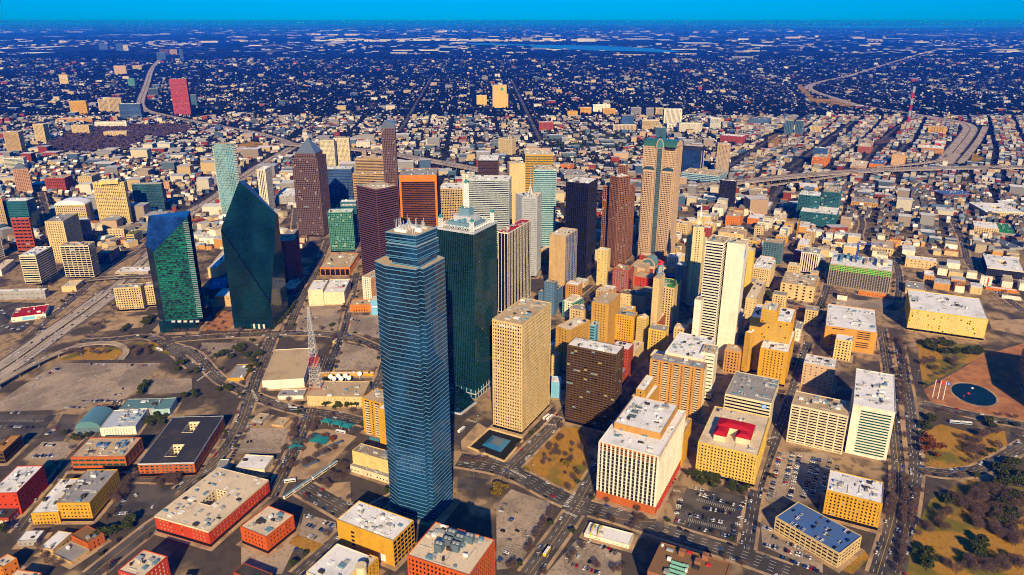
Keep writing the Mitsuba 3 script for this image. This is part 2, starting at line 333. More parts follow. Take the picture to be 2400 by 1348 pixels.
def court_block(key, M, w, d, h, style, opt, seed):
    """a block round one or two open courtyards: four or five wings butted end to end"""
    n = opt['court']; t = w * .39; ty = d / n * (.36 if n == 1 else .26); wings = [(0, t, 0, d), (w - t, w, 0, d)]
    ys = [(0, ty)] + [(d * k / n - ty, d * k / n + ty) for k in range(1, n)] + [(d - ty, d)]
    wings += [(t, w - t, y0_, y1_) for y0_, y1_ in ys]
    m = MB(); gaps = [(ys[i][1], ys[i + 1][0]) for i in range(len(ys) - 1)]
    for y0_, y1_ in gaps:
        for b_ in ((t, t + .2, y0_, y1_), (w - t - .2, w - t, y0_, y1_), (t + .2, w - t - .2, y0_, y0_ + .2), (t + .2, w - t - .2, y1_ - .2, y1_)): m.box(*b_, .3, h + .5, 'ivory')
        for q in range(int(h / 3.4)):
            for j in range(int((y1_ - y0_) / 4)): m.box(t + .2, t + .26, y0_ + 1 + j * 4, y0_ + 3 + j * 4, q * 3.4 + 1.2, q * 3.4 + 2.8, 'black')
            for j in range(int((w - 2 * t) / 4)): m.box(t + 1 + j * 4, t + 3 + j * 4, y1_ - .26, y1_ - .2, q * 3.4 + 1.2, q * 3.4 + 2.8, 'black')
    ent(part(key, 'court_walls'), m.ply('paint', M))
    m = MB()
    for b_ in ((-.1, w + .1, -.1, .3), (-.1, w + .1, d - .3, d + .1), (-.1, .3, .3, d - .3), (w - .3, w + .1, .3, d - .3)): m.box(*b_, h - 1.2, h + .35, 'ivory' if opt['court'] == 1 else 'steel')
    ent(part(key, 'roof_edge'), m.ply('paint', M))
    for i, (x0, x1, y0, y1) in enumerate(wings):
        volume(key, M @ TS().translate([x0, y0, 0]), x1 - x0, y1 - y0, 0, h - .02 * i, style, bool(opt.get('near')) and i < 3, {**opt, 'court': 0, 'flat': 1}, seed * 7 + i, True)
# ------------------------------------------------------------------ table of buildings (metres): key, label, category, style (kind, wall, glass, storey, bay, window width, window height), options, volumes (x, y, turn, width, depth, top, bottom)
BLD = [
    ('office_tower', 'tan concrete grid tower with punched windows at the far left edge above the wooded creek', 'tower', ('grid', 'tan', 'gl_dark', 4, 4, 0.6, 0.55), {}, [(-1803.9, 2633.5, 3.0, 52.3, 28.0, 74.3, 0)]),
    ('apartment_tower', 'slim white tower with a dark side wall behind the wooded creek on the left', 'tower', ('grid', 'cream', 'gl_dark', 3.6, 5, 0.55, 0.6), {}, [(-1847.0, 2874.5, 3.0, 38.3, 35.6, 68.8, 0)]),
    ('office_block', 'pale blue striped office block behind the pink pyramid-topped tower', 'office building', ('bands', 'white', 'gl_teal', 4, 6, 0.9, 0.6), {}, [(-1572.2, 2268.5, 13.2, 55.2, 25.0, 44.5, 0)]),
    ('pyramid_tower', 'pink stone grid tower with stepped top and dark blue pyramid roof', 'tower', ('grid', 'pink', 'gl_dark', 4, 4.2, 0.6, 0.55), {'roof': 'pyramid'}, [(-1338.8, 1957.4, 28.4, 35.7, 21.7, 69.3, 0)]),
    ('brick_block', 'red brick mid-rise with dark balcony bays behind the arched-roof office', 'apartment building', ('grid', 'redbrick', 'gl_dark', 4, 5, 0.6, 0.6), {}, [(-1281.4, 1993.6, 3.0, 53.2, 43.9, 38.9, 0)]),
    ('apartment_block', 'beige mid-rise block with a dark side left of the cream balcony tower', 'apartment building', ('grid', 'cream', 'gl_dark', 3.5, 5, 0.55, 0.55), {}, [(-1211.5, 2031.5, 4.2, 36.6, 51.6, 36.0, 0)]),
    ('balcony_tower', 'cream apartment tower with yellow window grid and stacked balconies beside the dark glass block', 'tower', ('grid', 'yellowcream', 'gl_dark', 3.3, 4.2, 0.62, 0.58), {'near': 1}, [(-954.3, 1651.8, 3.0, 69.5, 11.0, 98.2, 0), (-933.1, 1641.1, 11.5, 39.6, 18.0, 105.1, 0, {'pent': 1, 'z0': 96.2})]),
    ('glass_block', 'dark green glass office block with a flat top right of the cream balcony tower', 'office building', ('curtain', 'dark', 'gl_teal', 4, 3, 0.94, 0.9), {}, [(-922.2, 1758.0, 5.9, 69.2, 16.8, 72.5, 0)]),
    ('blank_block', 'beige blank-walled museum block behind the dark green glass office', 'museum', ('blank', 'pink', 'gl_dark', 4, 6, 0.3, 0.3), {}, [(-968.6, 2008.8, 3.0, 19.3, 20.1, 25.0, 0)]),
    ('arched_office', 'cream office with curved white glazed roof and dark glass side near the freeway', 'office building', ('grid', 'cream', 'gl_teal', 4, 4.5, 0.6, 0.6), {'roof': 'vault'}, [(-1034.2, 1623.9, 3.3, 67.0, 32.4, 53.1, 0)]),
    ('hotel_slab', 'white slab hotel with balcony rows and dark blue glass side behind the grid-framed office', 'hotel', ('grid', 'cream', 'gl_dark', 3.3, 4, 0.5, 0.5), {}, [(-894.6, 1364.8, 6.0, 33.2, 64.8, 83.2, 0)]),
    ('glass_annex', 'low dark blue glass block between the slab hotel and the arched office', 'office building', ('curtain', 'dark', 'gl_blue', 4, 3, 0.92, 0.85), {}, [(-901.5, 1475.1, 51.1, 27.0, 22.0, 55.0, 0)]),
    ('grid_office', 'white grid-framed office with deep dark bays beside the freeway', 'office building', ('grid', 'ivory', 'gl_dark', 4, 8.5, 0.9, 0.72), {'near': 1}, [(-814.6, 1268.4, 3.6, 50.1, 25.0, 63.4, 0)]),
    ('curved_tower', 'striped white and dark tower with a curved glass corner at the left edge', 'tower', ('bands', 'ivory', 'gl_dark', 4, 8, 0.95, 0.55), {'near': 1}, [(-851.8, 1211.4, 3.0, 27.8, 54.4, 63.6, 12)]),
    ('long_podium', 'long grey podium wall under the striped curved tower', 'podium', ('blank', 'grey', 'gl_dark', 6, 8, 0.6, 0.1), {}, [(-882.5, 1162.1, 4.6, 90.0, 12.1, 14.4, 0)]),
    ('balcony_block', 'red brick apartment block with recessed balconies left of the tree-lined street', 'apartment building', ('grid', 'redbrick', 'gl_dark', 7, 10, 0.8, 0.45), {'near': 1}, [(-1005.8, 1432.4, 3.0, 35.4, 6.0, 72.0, 0)]),
    ('glass_office', 'blue-green striped glass office with a white roof frame at the left edge', 'office building', ('bands', 'teal', 'gl_teal', 4, 6, 0.97, 0.6), {}, [(-1127.9, 1592.0, 3.0, 51.9, 36.2, 69.3, 0)]),
    ('tan_block', 'tan apartment block with small windows at the left edge', 'apartment building', ('grid', 'tan', 'gl_dark', 3.5, 4, 0.5, 0.5), {}, [(-1131.5, 1572.2, 33.7, 14.8, 30.0, 79.3, 0)]),
    ('terrace_office', 'white terraced block at the left edge behind the striped tower', 'office building', ('bands', 'white', 'gl_dark', 4, 6, 0.95, 0.5), {}, [(-1017.8, 1385.6, 80.4, 18.5, 25.0, 44.1, 0)]),
    ('low_showroom', 'white low building with louvred roof at the left edge', 'low building', ('blank', 'white', 'gl_dark', 5, 6, 0.5, 0.3), {}, [(-959.3, 1283.0, 13.8, 15.8, 65.0, 12.0, 0)]),
    ('red_roof_store', 'white store with red roof panels and a blue mural beside the freeway', 'store', ('blank', 'white', 'gl_sky', 5, 6, 0.5, 0.3), {'roofc': 'roof_red'}, [(-783.3, 1063.5, 23.4, 46.5, 43.6, 7.7, 0)]),
    ('flat_roof_store', 'small cream flat-roofed store by the freeway bend', 'store', ('blank', 'cream', 'gl_dark', 5, 8, 0.3, 0.25), {}, [(-783.3, 1200.2, 8.3, 23.7, 32.0, 10.1, 0)]),
    ('square_window_office', 'cream office with square dark windows and a yellow base beside the freeway', 'office building', ('grid', 'cream', 'gl_dark', 4, 3.6, 0.6, 0.6), {'near': 1}, [(-639.7, 1107.6, 9.2, 40.8, 17.7, 41.1, 0), (-601.1, 1127.5, 17.0, 16.4, 20.0, 37.0, 0)]),
    ('green_roof_podium', 'cream podium block with a lawn roof below the cream balcony tower', 'podium', ('grid', 'cream', 'gl_blue', 5, 6, 0.6, 0.5), {'roofc': 'lawn'}, [(-875.7, 1531.7, 3.0, 36.9, 6.0, 21.8, 0)]),
    ('terrace_block', 'cream and glass terraced block with planted roof beside the freeway', 'low building', ('bands', 'cream', 'gl_teal', 4.5, 6, 0.9, 0.5), {'roofc': 'lawn'}, [(-814.1, 1494.7, 3.0, 16.0, 39.2, 20.5, 0)]),
    ('round_pavilion', 'dark blue low pavilion with a round roof drum by the freeway', 'low building', ('bands', 'dark', 'gl_blue', 4, 5, 0.9, 0.6), {}, [(-801.0, 1353.1, 3.0, 23.2, 45.6, 22.9, 0)]),
    ('covered_garage', 'grey concrete deck over the freeway ramps', 'bridge', ('blank', 'conc', 'gl_dark', 5, 8, 0.9, 0.2), {'pil': 1}, [(-733.0, 1284.1, 1.5, 60.8, 28.7, 9.0, 0)]),
    ('museum_hall', 'low tan museum hall with a stepped roof left of the faceted dark glass tower', 'museum', ('blank', 'tan', 'gl_dark', 5, 8, 0.3, 0.2), {}, [(-574.7, 1344.7, 7.0, 23.4, 92.0, 9.4, 0)]),
    ('blue_roof_hall', 'blue flat-roofed hall behind the tan courtyard building', 'hall', ('blank', 'dark', 'gl_dark', 5, 8, 0.3, 0.2), {'roofc': 'roof_blue'}, [(-513.6, 1164.4, 15.7, 30.3, 59.5, 18.0, 0)]),
    ('courtyard_building', 'tan courtyard building left of the faceted dark glass tower', 'low building', ('blank', 'tan', 'gl_dark', 5, 8, 0.3, 0.2), {}, [(-490.3, 1132.4, 2.3, 25.9, 39.0, 18.0, 0)]),
    ('curved_hall', 'white curved hall wall behind the blue flat-roofed hall', 'hall', ('blank', 'cream', 'gl_dark', 5, 8, 0.3, 0.2), {}, [(-557.5, 1276.5, 3.0, 16.4, 88.3, 19.4, 0)]),
    ('brick_slab', 'tall dark red brick slab with stacked side balconies right of the faceted dark glass tower', 'apartment building', ('slab', 'darkred', 'gl_dark', 3.2, 6, 0.4, 0.5), {'near': 1}, [(-413.2, 1231.9, 3.0, 31.2, 43.2, 83.3, 0)]),
    ('brick_podium', 'dark podium with brick side wing below the red brick slab', 'podium', ('blank', 'dark', 'gl_dark', 4, 6, 0.5, 0.4), {}, [(-397.4, 1185.1, -2.9, 25.0, 55.7, 12.0, 0)]),
    ('slim_tower', 'slim white tower with dark glass side behind the faceted dark glass tower', 'tower', ('vert', 'white', 'gl_dark', 4, 4, 0.5, 0.9), {}, [(-616.6, 1763.7, -0.4, 20.4, 46.4, 106.6, 0)]),
    ('striped_podium', 'white and dark striped podium block at the foot of the slim white tower', 'podium', ('bands', 'ivory', 'gl_dark', 4, 6, 0.9, 0.5), {}, [(-548.3, 1611.8, 3.0, 14.9, 95.0, 3.3, 0)]),
    ('shingle_hall', 'silver louvred concert hall roof behind the dark pyramid-topped tower', 'hall', ('blank', 'grey', 'gl_dark', 5, 8, 0.3, 0.2), {'roofc': 'roof_white'}, [(-607.3, 1853.0, 3.0, 48.6, 95.0, 22.0, 0)]),
    ('red_drum_theatre', 'dark red drum theatre beside the silver louvred hall', 'theatre', ('blank', 'darkred', 'gl_dark', 5, 8, 0.3, 0.2), {'roofc': 'roof_red'}, [(-640.5, 1952.1, 0.0, 21.1, 16.0, 11.8, 0)]),
    ('small_pavilion', 'pink stone open pavilion with a square roof near the dark pyramid-topped tower', 'pavilion', ('blank', 'pink', 'gl_dark', 5, 6, 0.4, 0.4), {}, [(-493.3, 1530.3, 3.0, 22.1, 39.2, 11.2, 0)]),
    ('white_billboard_block', 'white windowless block with a flat roof and a red bird emblem on top', 'windowless block', ('blank', 'ivory', 'gl_dark', 5, 8, 0.2, 0.1), {}, [(-312.8, 1139.1, 3.0, 34.8, 65.8, 22.1, 0), (-336.0, 1134.4, 3.0, 24.5, 47.3, 28.2, 0)]),
    ('brick_garage', 'low brick garage with a tan ribbed roof and dark bays below the green glass office', 'parking garage', ('grid', 'orange', 'gl_dark', 12, 9, 0.86, 0.8), {'roofc': 'roof_tan'}, [(-355.3, 1289.5, 0.3, 55.4, 89.3, 15.3, 0)]),
    ('green_grid_office', 'green glass office with pale grid frame above the brick garage', 'office building', ('grid', 'mint', 'gl_green', 3.8, 3.6, 0.82, 0.78), {'near': 1}, [(-369.0, 1432.9, 5.7, 48.7, 26.3, 84.5, 0)]),
    ('dark_hotel', 'dark teal hotel with a lit sign band behind the green glass office', 'hotel', ('bands', 'teal', 'gl_teal', 4, 4, 0.9, 0.6), {}, [(-359.4, 1505.4, 4.6, 32.4, 22.0, 88.0, 0)]),
    ('orange_hotel', 'orange and white hotel block with checkered balconies beside a sky-blue mural wall', 'hotel', ('grid', 'white', 'gl_green', 3, 4, 0.5, 0.5), {'side': 'orange'}, [(-251.6, 1163.5, -22.8, 17.1, 34.4, 41.5, 0)]),
    ('mural_wall_block', 'low block with a sky blue painted end wall below the orange hotel', 'low building', ('blank', 'skyblue', 'gl_dark', 5, 8, 0.1, 0.1), {}, [(-225.8, 1093.3, 0.0, 22.0, 20.0, 25.2, 0)]),
    ('orange_brick_store', 'low orange brick building with a peaked turquoise roof corner below the orange hotel', 'store', ('grid', 'orange', 'gl_dark', 4, 4, 0.35, 0.35), {}, [(-262.9, 1108.6, 2.2, 33.7, 24.0, 11.9, 0)]),
    ('ribbed_tower', 'dark plum ribbed tower with a flat chamfered top', 'tower', ('bands', 'plum', 'gl_dark', 4, 5, 0.97, 0.55), {'near': 1}, [(-270.6, 1261.0, -42.0, 54.2, 48.6, 176.0, 0)]),
    ('stepped_tan_office', 'tan and dark striped stepped office left of the orange-framed dark tower', 'office building', ('bands', 'tan', 'gl_dark', 4, 5, 0.98, 0.5), {}, [(-410.4, 1918.4, 5.2, 93.9, 40.0, 105.0, 0), (-390.8, 1786.6, 6.7, 92.1, 14.0, 92.0, 0)]),
    ('orange_frame_tower', 'dark bronze glass tower in a heavy orange frame', 'tower', ('frame', 'orange', 'gl_bronze', 4, 3, 0.95, 0.95), {'near': 1}, [(-238.1, 1531.9, 2.8, 79.1, 79.8, 139.0, 0)]),
    ('arch_vault_tower', 'brown stone tower with dark barrel vault top behind the orange-framed tower', 'tower', ('grid', 'mauve', 'gl_dark', 4, 4, 0.6, 0.6), {'roof': 'vault', 'roofc': 'roof_slate', 'near': 1}, [(-310.9, 1769.2, 3.0, 32.6, 20.1, 205.0, 0)]),
    ('white_grid_office', 'white grid office block behind the dark pyramid-topped tower', 'office building', ('grid', 'ivory', 'gl_dark', 4, 4, 0.55, 0.6), {}, [(-575.3, 2383.1, 3.0, 49.8, 24.8, 90.4, 0)]),
    ('stepped_white_office', 'pale stepped office with glass corner left of the white grid office', 'office building', ('grid', 'ivory', 'gl_green', 4, 4, 0.6, 0.6), {}, [(-604.0, 2332.1, 3.0, 42.1, 30.0, 90.5, 0)]),
    ('white_frame_glass', 'white framed blue glass slab in front of the white grid office', 'office building', ('frame', 'white', 'gl_teal', 4, 4, 0.9, 0.8), {}, [(-614.9, 2370.5, 3.0, 43.4, 18.0, 64.2, 0)]),
    ('blue_shade_office', 'dark blue glass office with a pale roof edge right of the pyramid-topped tower', 'office building', ('curtain', 'bluegrey', 'gl_blue', 4, 4, 0.93, 0.8), {}, [(-478.7, 1858.6, 3.0, 69.1, 40.0, 90.0, 0)]),
    ('small_grid_office', 'low office with tan stone roofs and grid windows between the orange-framed and pale striped towers', 'office building', ('grid', 'cream', 'gl_dark', 4, 4, 0.75, 0.7), {}, [(-174.6, 1699.7, -7.0, 59.1, 65.1, 75.0, 0)]),
    ('black_cube_office', 'dark bronze cube office with a white roof beside the elevated freeway', 'office building', ('curtain', 'brown', 'gl_bronze', 4, 3, 0.9, 0.8), {}, [(-97.2, 2096.8, -1.1, 57.3, 90.6, 70.0, 0)]),
    ('pale_striped_tower', 'pale blue-white striped wedge tower with stepped roof', 'tower', ('bands', 'paleblue', 'gl_dark', 3.9, 5, 0.98, 0.5), {'near': 1}, [(-90.0, 1483.9, -6.0, 84.6, 49.0, 140.0, 0), (-93.8, 1540.7, -30.0, 99.4, 16.0, 110.0, 0)]),
    ('white_core_block', 'narrow white window-grid block left of the pale striped tower', 'tower', ('grid', 'white', 'gl_dark', 4, 4, 0.5, 0.5), {}, [(-104.2, 1532.8, -26.3, 13.7, 24.0, 142.0, 0)]),
    ('blank_cream_tower', 'blank cream tower between the pale striped and gold glass towers', 'tower', ('blank', 'cream', 'gl_dark', 8, 12, 0.05, 0.1), {}, [(-5.8, 1647.4, 11.1, 36.7, 28.0, 142.0, 0)]),
    ('gold_glass_tower', 'yellow-green striped glass tower behind the white striped tower', 'tower', ('bands', 'gold', 'gl_green', 4, 3, 0.95, 0.5), {'near': 1}, [(30.4, 1717.7, 2.3, 66.2, 95.0, 150.0, 0)]),
    ('white_striped_tower', 'white and turquoise striped tower right of the spire tower', 'tower', ('bands', 'paleteal', 'gl_teal', 4, 5, 0.98, 0.5), {'near': 1}, [(43.0, 1458.6, -0.5, 45.9, 50.8, 165.0, 0)]),
    ('textured_tower', 'pale grey textured metal tower with a needle spire', 'tower', ('grid', 'silver', 'gl_dark', 3.9, 2, 0.45, 0.45), {'near': 1}, [(17.5, 1279.3, -11.8, 27.8, 49.2, 150.0, 0), (6.4, 1303.5, -63.1, 28.2, 20.0, 152.0, 0)]),
    ('green_stripe_tower', 'black and white vertically striped tower with a red-brown roof rim', 'tower', ('vert', 'white', 'gl_dark', 4, 6, 0.85, 0.95), {'near': 1, 'roofc': 'roof_red'}, [(-21.9, 1099.2, -25.1, 17.4, 87.9, 137.0, 0)]),
    ('tan_panel_tower', 'tan panelled tower with a rainbow reflecting glass side', 'tower', ('panel', 'tan', 'gl_blue2', 4, 12, 0.08, 0.95), {'near': 1}, [(62.9, 1187.5, -26.8, 29.5, 51.9, 108.0, 0)]),
    ('blue_annex', 'low blue annex with white windows in front of the tan panelled tower', 'office building', ('grid', 'bluegrey', 'gl_sky', 4, 4, 0.5, 0.5), {}, [(42.4, 1111.1, -27.5, 25.3, 40.8, 35.0, 0), (50.9, 1100.4, -26.7, 18.5, 11.4, 55.0, 0)]),
    ('white_side_block', 'white window block beside the tan panelled tower', 'office building', ('grid', 'white', 'gl_dark', 4, 4, 0.5, 0.5), {}, [(83.1, 1081.7, -26.7, 13.3, 31.9, 30.0, 0)]),
    ('green_side_block', 'green glass low block beside the white window block', 'office building', ('bands', 'mint', 'gl_green', 4, 4, 0.9, 0.5), {}, [(95.6, 1074.7, 53.3, 31.5, 20.0, 28.0, 0)]),
    ('octagon_tower', 'black glass eight-sided tower with a white roof', 'tower', ('vert', 'dark', 'gl_black', 4, 3.5, 0.9, 0.95), {'near': 1, 'roofc': 'roof_white'}, [(95.2, 1281.6, -24.8, 42.1, 50.5, 178.0, 0)]),
    ('stair_step_tower', 'brown grid tower with a stair-stepped top', 'tower', ('grid', 'rust', 'gl_black', 4, 3.8, 0.74, 0.7), {'near': 1}, [(172.8, 1376.2, -26.7, 45.2, 60.0, 150.6, 0), (181.9, 1349.5, -55.4, 24.0, 28.0, 176.0, 0), (198.0, 1367.0, -26.7, 15.2, 11.4, 192.0, 0)]),
    ('cream_slim_tower', 'slim cream windowless tower with a turquoise side', 'tower', ('blank', 'yellowcream', 'gl_teal', 5, 6, 0.3, 0.3), {'near': 1, 'side': 'skyblue'}, [(150.6, 1237.2, -29.8, 19.0, 13.8, 67.4, 0)]),
    ('red_brick_hotel', 'red brick office with orange roof terrace below the stair-stepped tower', 'office building', ('grid', 'redbrick', 'gl_sky', 3.8, 4, 0.5, 0.55), {'near': 1, 'roofc': 'roof_orange'}, [(172.3, 1191.2, -26.7, 29.0, 27.2, 47.0, 0)]),
    ('red_brick_loft', 'low red brick block with grey roof units beside the red brick office', 'office building', ('grid', 'brightred', 'gl_dark', 4, 5, 0.35, 0.4), {}, [(217.1, 1234.8, -29.4, 30.4, 31.7, 17.7, 0)]),
    ('winged_sign_building', 'cream stone tower with a green roof and a red rooftop sign', 'tower', ('grid', 'sand', 'gl_dark', 4, 4.2, 0.55, 0.6), {'near': 1, 'roofc': 'roof_green'}, [(210.3, 1036.4, -26.7, 33.5, 40.5, 72.2, 0)]),
    ('sign_tower_block', 'cream stone block behind with a lattice sign mast on its roof', 'tower', ('grid', 'sand', 'gl_dark', 4, 4, 0.4, 0.4), {}, [(201.5, 988.6, -28.5, 9.0, 26.1, 100.0, 0)]),
    ('cream_blank_block', 'cream blank-walled block with a brown sunken roof', 'office building', ('blank', 'cream', 'gl_dark', 5, 5, 0.3, 0.3), {'near': 1, 'roofc': 'roof_brown'}, [(176.6, 1123.1, -23.0, 40.1, 23.1, 26.8, 0)]),
    ('gold_gothic_block', 'gold stone block with crenellated top and white roof cabin', 'office building', ('grid', 'goldstone', 'gl_dark', 4, 4, 0.35, 0.45), {}, [(112.9, 971.6, -26.7, 25.8, 50.0, 70.0, 0)]),
    ('gold_window_block', 'deep yellow block with small windows and flat roof left of the black window grid', 'office building', ('grid', 'gold', 'gl_dark', 3.8, 3.8, 0.4, 0.5), {}, [(113.2, 1005.4, -26.7, 21.9, 12.7, 38.7, 0)]),
    ('yellow_grid_block', 'yellow block with a dark window grid and cream crown', 'office building', ('grid', 'gold', 'gl_dark', 4, 3.6, 0.42, 0.5), {'near': 1}, [(149.6, 990.2, -25.1, 28.5, 19.0, 44.6, 0)]),
    ('banded_yellow_block', 'narrow yellow and cream banded block with a white gable roof', 'office building', ('bands', 'yellow', 'gl_cream', 3.6, 4, 0.95, 0.5), {'roof': 'gable', 'near': 1}, [(178.8, 974.3, -29.9, 14.2, 11.4, 45.8, 0)]),
    ('copper_roof_block', 'red brick block with green copper mansard side', 'office building', ('grid', 'rustred', 'gl_dark', 4, 4, 0.3, 0.4), {'roofc': 'roof_white'}, [(201.8, 992.9, -26.7, 12.9, 35.9, 33.1, 0)]),
    ('teal_glass_annex', 'narrow turquoise glass block among the yellow blocks', 'office building', ('bands', 'skyblue', 'gl_teal', 4, 3, 0.9, 0.6), {}, [(105.9, 925.2, -26.7, 8.4, 13.1, 55.0, 0)]),
    ('round_corner_block', 'gold-brown block with roof garden and bronze corner left of the brown apartment tower', 'office building', ('grid', 'goldstone', 'gl_dark', 4, 4.5, 0.35, 0.45), {'near': 1}, [(58.2, 896.7, -41.2, 22.7, 46.1, 64.8, 0)]),
    ('cream_gap_block', 'cream low block in the gap behind the brown apartment tower', 'office building', ('blank', 'cream', 'gl_dark', 4, 4, 0.3, 0.3), {}, [(52.2, 879.0, -26.7, 6.5, 14.0, 30.0, 0)]),
    ('mural_block', 'low block with a blue and white mural wall in the street gap', 'low building', ('blank', 'skyblue', 'gl_sky', 5, 8, 0.2, 0.1), {}, [(48.7, 818.2, -5.1, 12.4, 17.7, 21.9, 0)]),
    ('brown_apartment_tower', 'dark brown apartment tower with balconies and bronze windows', 'tower', ('grid', 'brown', 'gl_bronze', 3, 4.2, 0.92, 0.6), {'near': 1}, [(62.6, 760.0, -26.9, 58.7, 24.8, 99.6, 0)]),
    ('small_cream_block', 'small cream block with a roof wing right of the brown apartment tower', 'office building', ('grid', 'cream', 'gl_dark', 4, 4, 0.35, 0.5), {}, [(152.8, 905.6, -26.7, 14.0, 41.6, 23.3, 0)]),
    ('mansard_block', 'gold stone block with dark arched mansard ends', 'office building', ('grid', 'goldstone', 'gl_dark', 4.5, 4, 0.4, 0.5), {}, [(136.9, 748.8, -29.5, 19.0, 40.8, 40.0, 0), (141.5, 748.2, -26.8, 10.7, 39.6, 50.0, 0)]),
    ('red_awning_office', 'white-ribbed office with orange brick base and white roof beside the park', 'office building', ('vertrib', 'white', 'gl_black', 4, 4.3, 0.62, 0.95), {'near': 1, 'roofc': 'roof_white'}, [(83.6, 613.4, -27.2, 59.3, 94.3, 64.7, 0), (101.2, 637.6, -27.0, 47.0, 62.8, 71.0, 60, {'pent': 1, 'z0': 60, 'pw': 'orangetan', 'rc': 'roof_white'})]),
    ('gold_side_block', 'gold brick block with a grey roof behind the white-ribbed office', 'office building', ('grid', 'gold', 'gl_dark', 4, 4, 0.35, 0.45), {}, [(174.6, 669.5, -26.7, 5.5, 31.9, 41.8, 0)]),
    ('orange_balcony_tower', 'orange brick apartment tower with white balcony columns', 'tower', ('balc', 'orangetan', 'gl_dark', 3, 5.5, 0.42, 0.55), {'near': 1, 'roofc': 'roof_grey'}, [(163.6, 788.8, -25.0, 63.1, 18.1, 68.1, 0)]),
    ('white_flat_block', 'white block with a wide grey-green flat roof behind the orange apartment tower', 'office building', ('bands', 'white', 'gl_dark', 5, 6, 0.97, 0.3), {'near': 1}, [(188.1, 821.6, -26.7, 47.1, 67.8, 62.0, 0), (230.2, 815.3, -24.4, 16.7, 27.6, 64.8, 0)]),
    ('white_pier_tower', 'tall white stone tower with black window bands and blank pier walls', 'tower', ('bands', 'white', 'gl_black', 3.9, 16, 0.99, 0.5), {'near': 1}, [(256.3, 933.7, -28.8, 23.6, 34.9, 171.0, 0), (283.4, 929.3, -26.7, 23.1, 26.8, 170.0, 0, {'blank': 1}), (243.6, 915.7, -27.7, 9.1, 14.0, 95.0, 0, {'blank': 1})]),
    ('bluish_roof_block', 'cream block with a blue-grey flat roof right of the tall white stone tower', 'office building', ('blank', 'cream', 'gl_dark', 4, 5, 0.3, 0.3), {}, [(365.0, 1072.6, -26.5, 16.4, 95.0, 38.0, 0)]),
    ('spire_clock_tower', 'cream stepped tower with a clock stage and white spire', 'tower', ('grid', 'ivorycream', 'gl_dark', 3.8, 3.8, 0.4, 0.5), {'near': 1}, [(287.9, 1167.2, -26.7, 28.1, 12.7, 110.0, 0), (286.5, 1135.7, -26.7, 19.3, 16.0, 124.0, 0), (287.0, 1125.1, -9.4, 16.7, 14.0, 138.0, 0)]),
    ('side_wing_block', 'grey shaded wing block left of the spire clock tower', 'office building', ('grid', 'grey', 'gl_dark', 4, 4, 0.4, 0.5), {}, [(273.1, 1164.5, -26.7, 17.2, 21.4, 62.0, 0)]),
    ('blue_shadow_roof', 'low blue-roofed hall in shadow left of the tall white stone tower', 'low building', ('blank', 'dark', 'gl_dark', 5, 6, 0.3, 0.3), {'roofc': 'roof_blue'}, [(268.2, 1195.8, -9.0, 51.8, 20.3, 30.0, 0)]),
    ('stepped_yellow_tower', 'yellow brick stepped tower with rows of paired windows', 'tower', ('grid', 'gold', 'gl_cream', 3.6, 3.5, 0.55, 0.55), {'near': 1}, [(313.7, 894.2, -25.6, 50.7, 53.8, 78.8, 0), (312.0, 853.8, -26.7, 18.2, 31.9, 106.0, 88, {'z0': 88}), (306.7, 888.1, -49.2, 8.0, 25.0, 60.0, 0)]),
    ('yellow_front_block', 'yellow brick block with narrow windows in front of the stepped yellow tower', 'office building', ('grid', 'gold', 'gl_dark', 3.8, 4.2, 0.35, 0.5), {'near': 1}, [(319.2, 861.3, -26.2, 34.6, 75.4, 49.6, 0)]),
    ('white_sliver_block', 'white low block with round roof holes beside the stepped yellow tower', 'low building', ('blank', 'white', 'gl_dark', 4, 4, 0.3, 0.3), {}, [(415.5, 993.1, -26.7, 7.9, 30.2, 20.0, 0)]),
    ('phone_company_block', 'white block with roof plant and a blue round emblem on its corner', 'office building', ('bands', 'ivory', 'gl_dark', 4, 8, 0.8, 0.5), {'near': 1}, [(244.1, 750.0, -26.7, 50.8, 64.8, 42.6, 0)]),
    ('yellow_hotel', 'yellow brick hotel with a red tiled roof house on top', 'hotel', ('grid', 'yellow', 'gl_dark', 3.4, 3.2, 0.5, 0.55), {'near': 1}, [(191.3, 655.8, -26.0, 59.2, 83.2, 37.6, 0)]),
    ('white_garage', 'white garage office with horizontal openings left of the tall white garage', 'parking garage', ('garage', 'ivory', 'gl_dark', 3.3, 9, 0.86, 0.5), {'near': 1}, [(307.6, 716.5, -27.6, 57.9, 35.0, 47.8, 0)]),
    ('banded_white_garage', 'tall white garage with eleven dark horizontal bands beside the boulevard', 'parking garage', ('bandpanel', 'white', 'gl_green', 3.2, 30, 0.85, 0.5), {'near': 1}, [(363.8, 693.7, -25.5, 40.5, 95.0, 60.3, 0)]),
    ('flat_tan_block', 'pink-tan stone block with slit windows in a diagonal shadow', 'office building', ('blank', 'pinktan', 'gl_dark', 4, 6, 0.3, 0.3), {'near': 1}, [(373.6, 851.7, -26.7, 38.0, 30.5, 32.8, 0)]),
    ('orange_convention_block', 'long orange block with a grey unit-covered roof and louvre bands', 'office building', ('blank', 'orange2', 'gl_black', 3, 30, 0.5, 0.4), {'near': 1}, [(450.3, 972.6, -23.6, 67.2, 95.0, 33.4, 0)]),
    ('tan_archive_block', 'tan windowless block with ribbed strip panels and three dark roof fields', 'office building', ('blank', 'cream', 'gl_dark', 5, 10, 0.3, 0.5), {'near': 1, 'roofc': 'roof_tan'}, [(455.7, 1173.0, -26.1, 54.1, 67.5, 27.6, 0)]),
    ('vertical_stripe_block', 'white and dark red vertically striped office with a cream side wing', 'office building', ('vert', 'white', 'gl_red', 4, 4, 0.55, 0.95), {'near': 1}, [(537.4, 1304.4, -26.7, 31.4, 40.3, 41.3, 0)]),
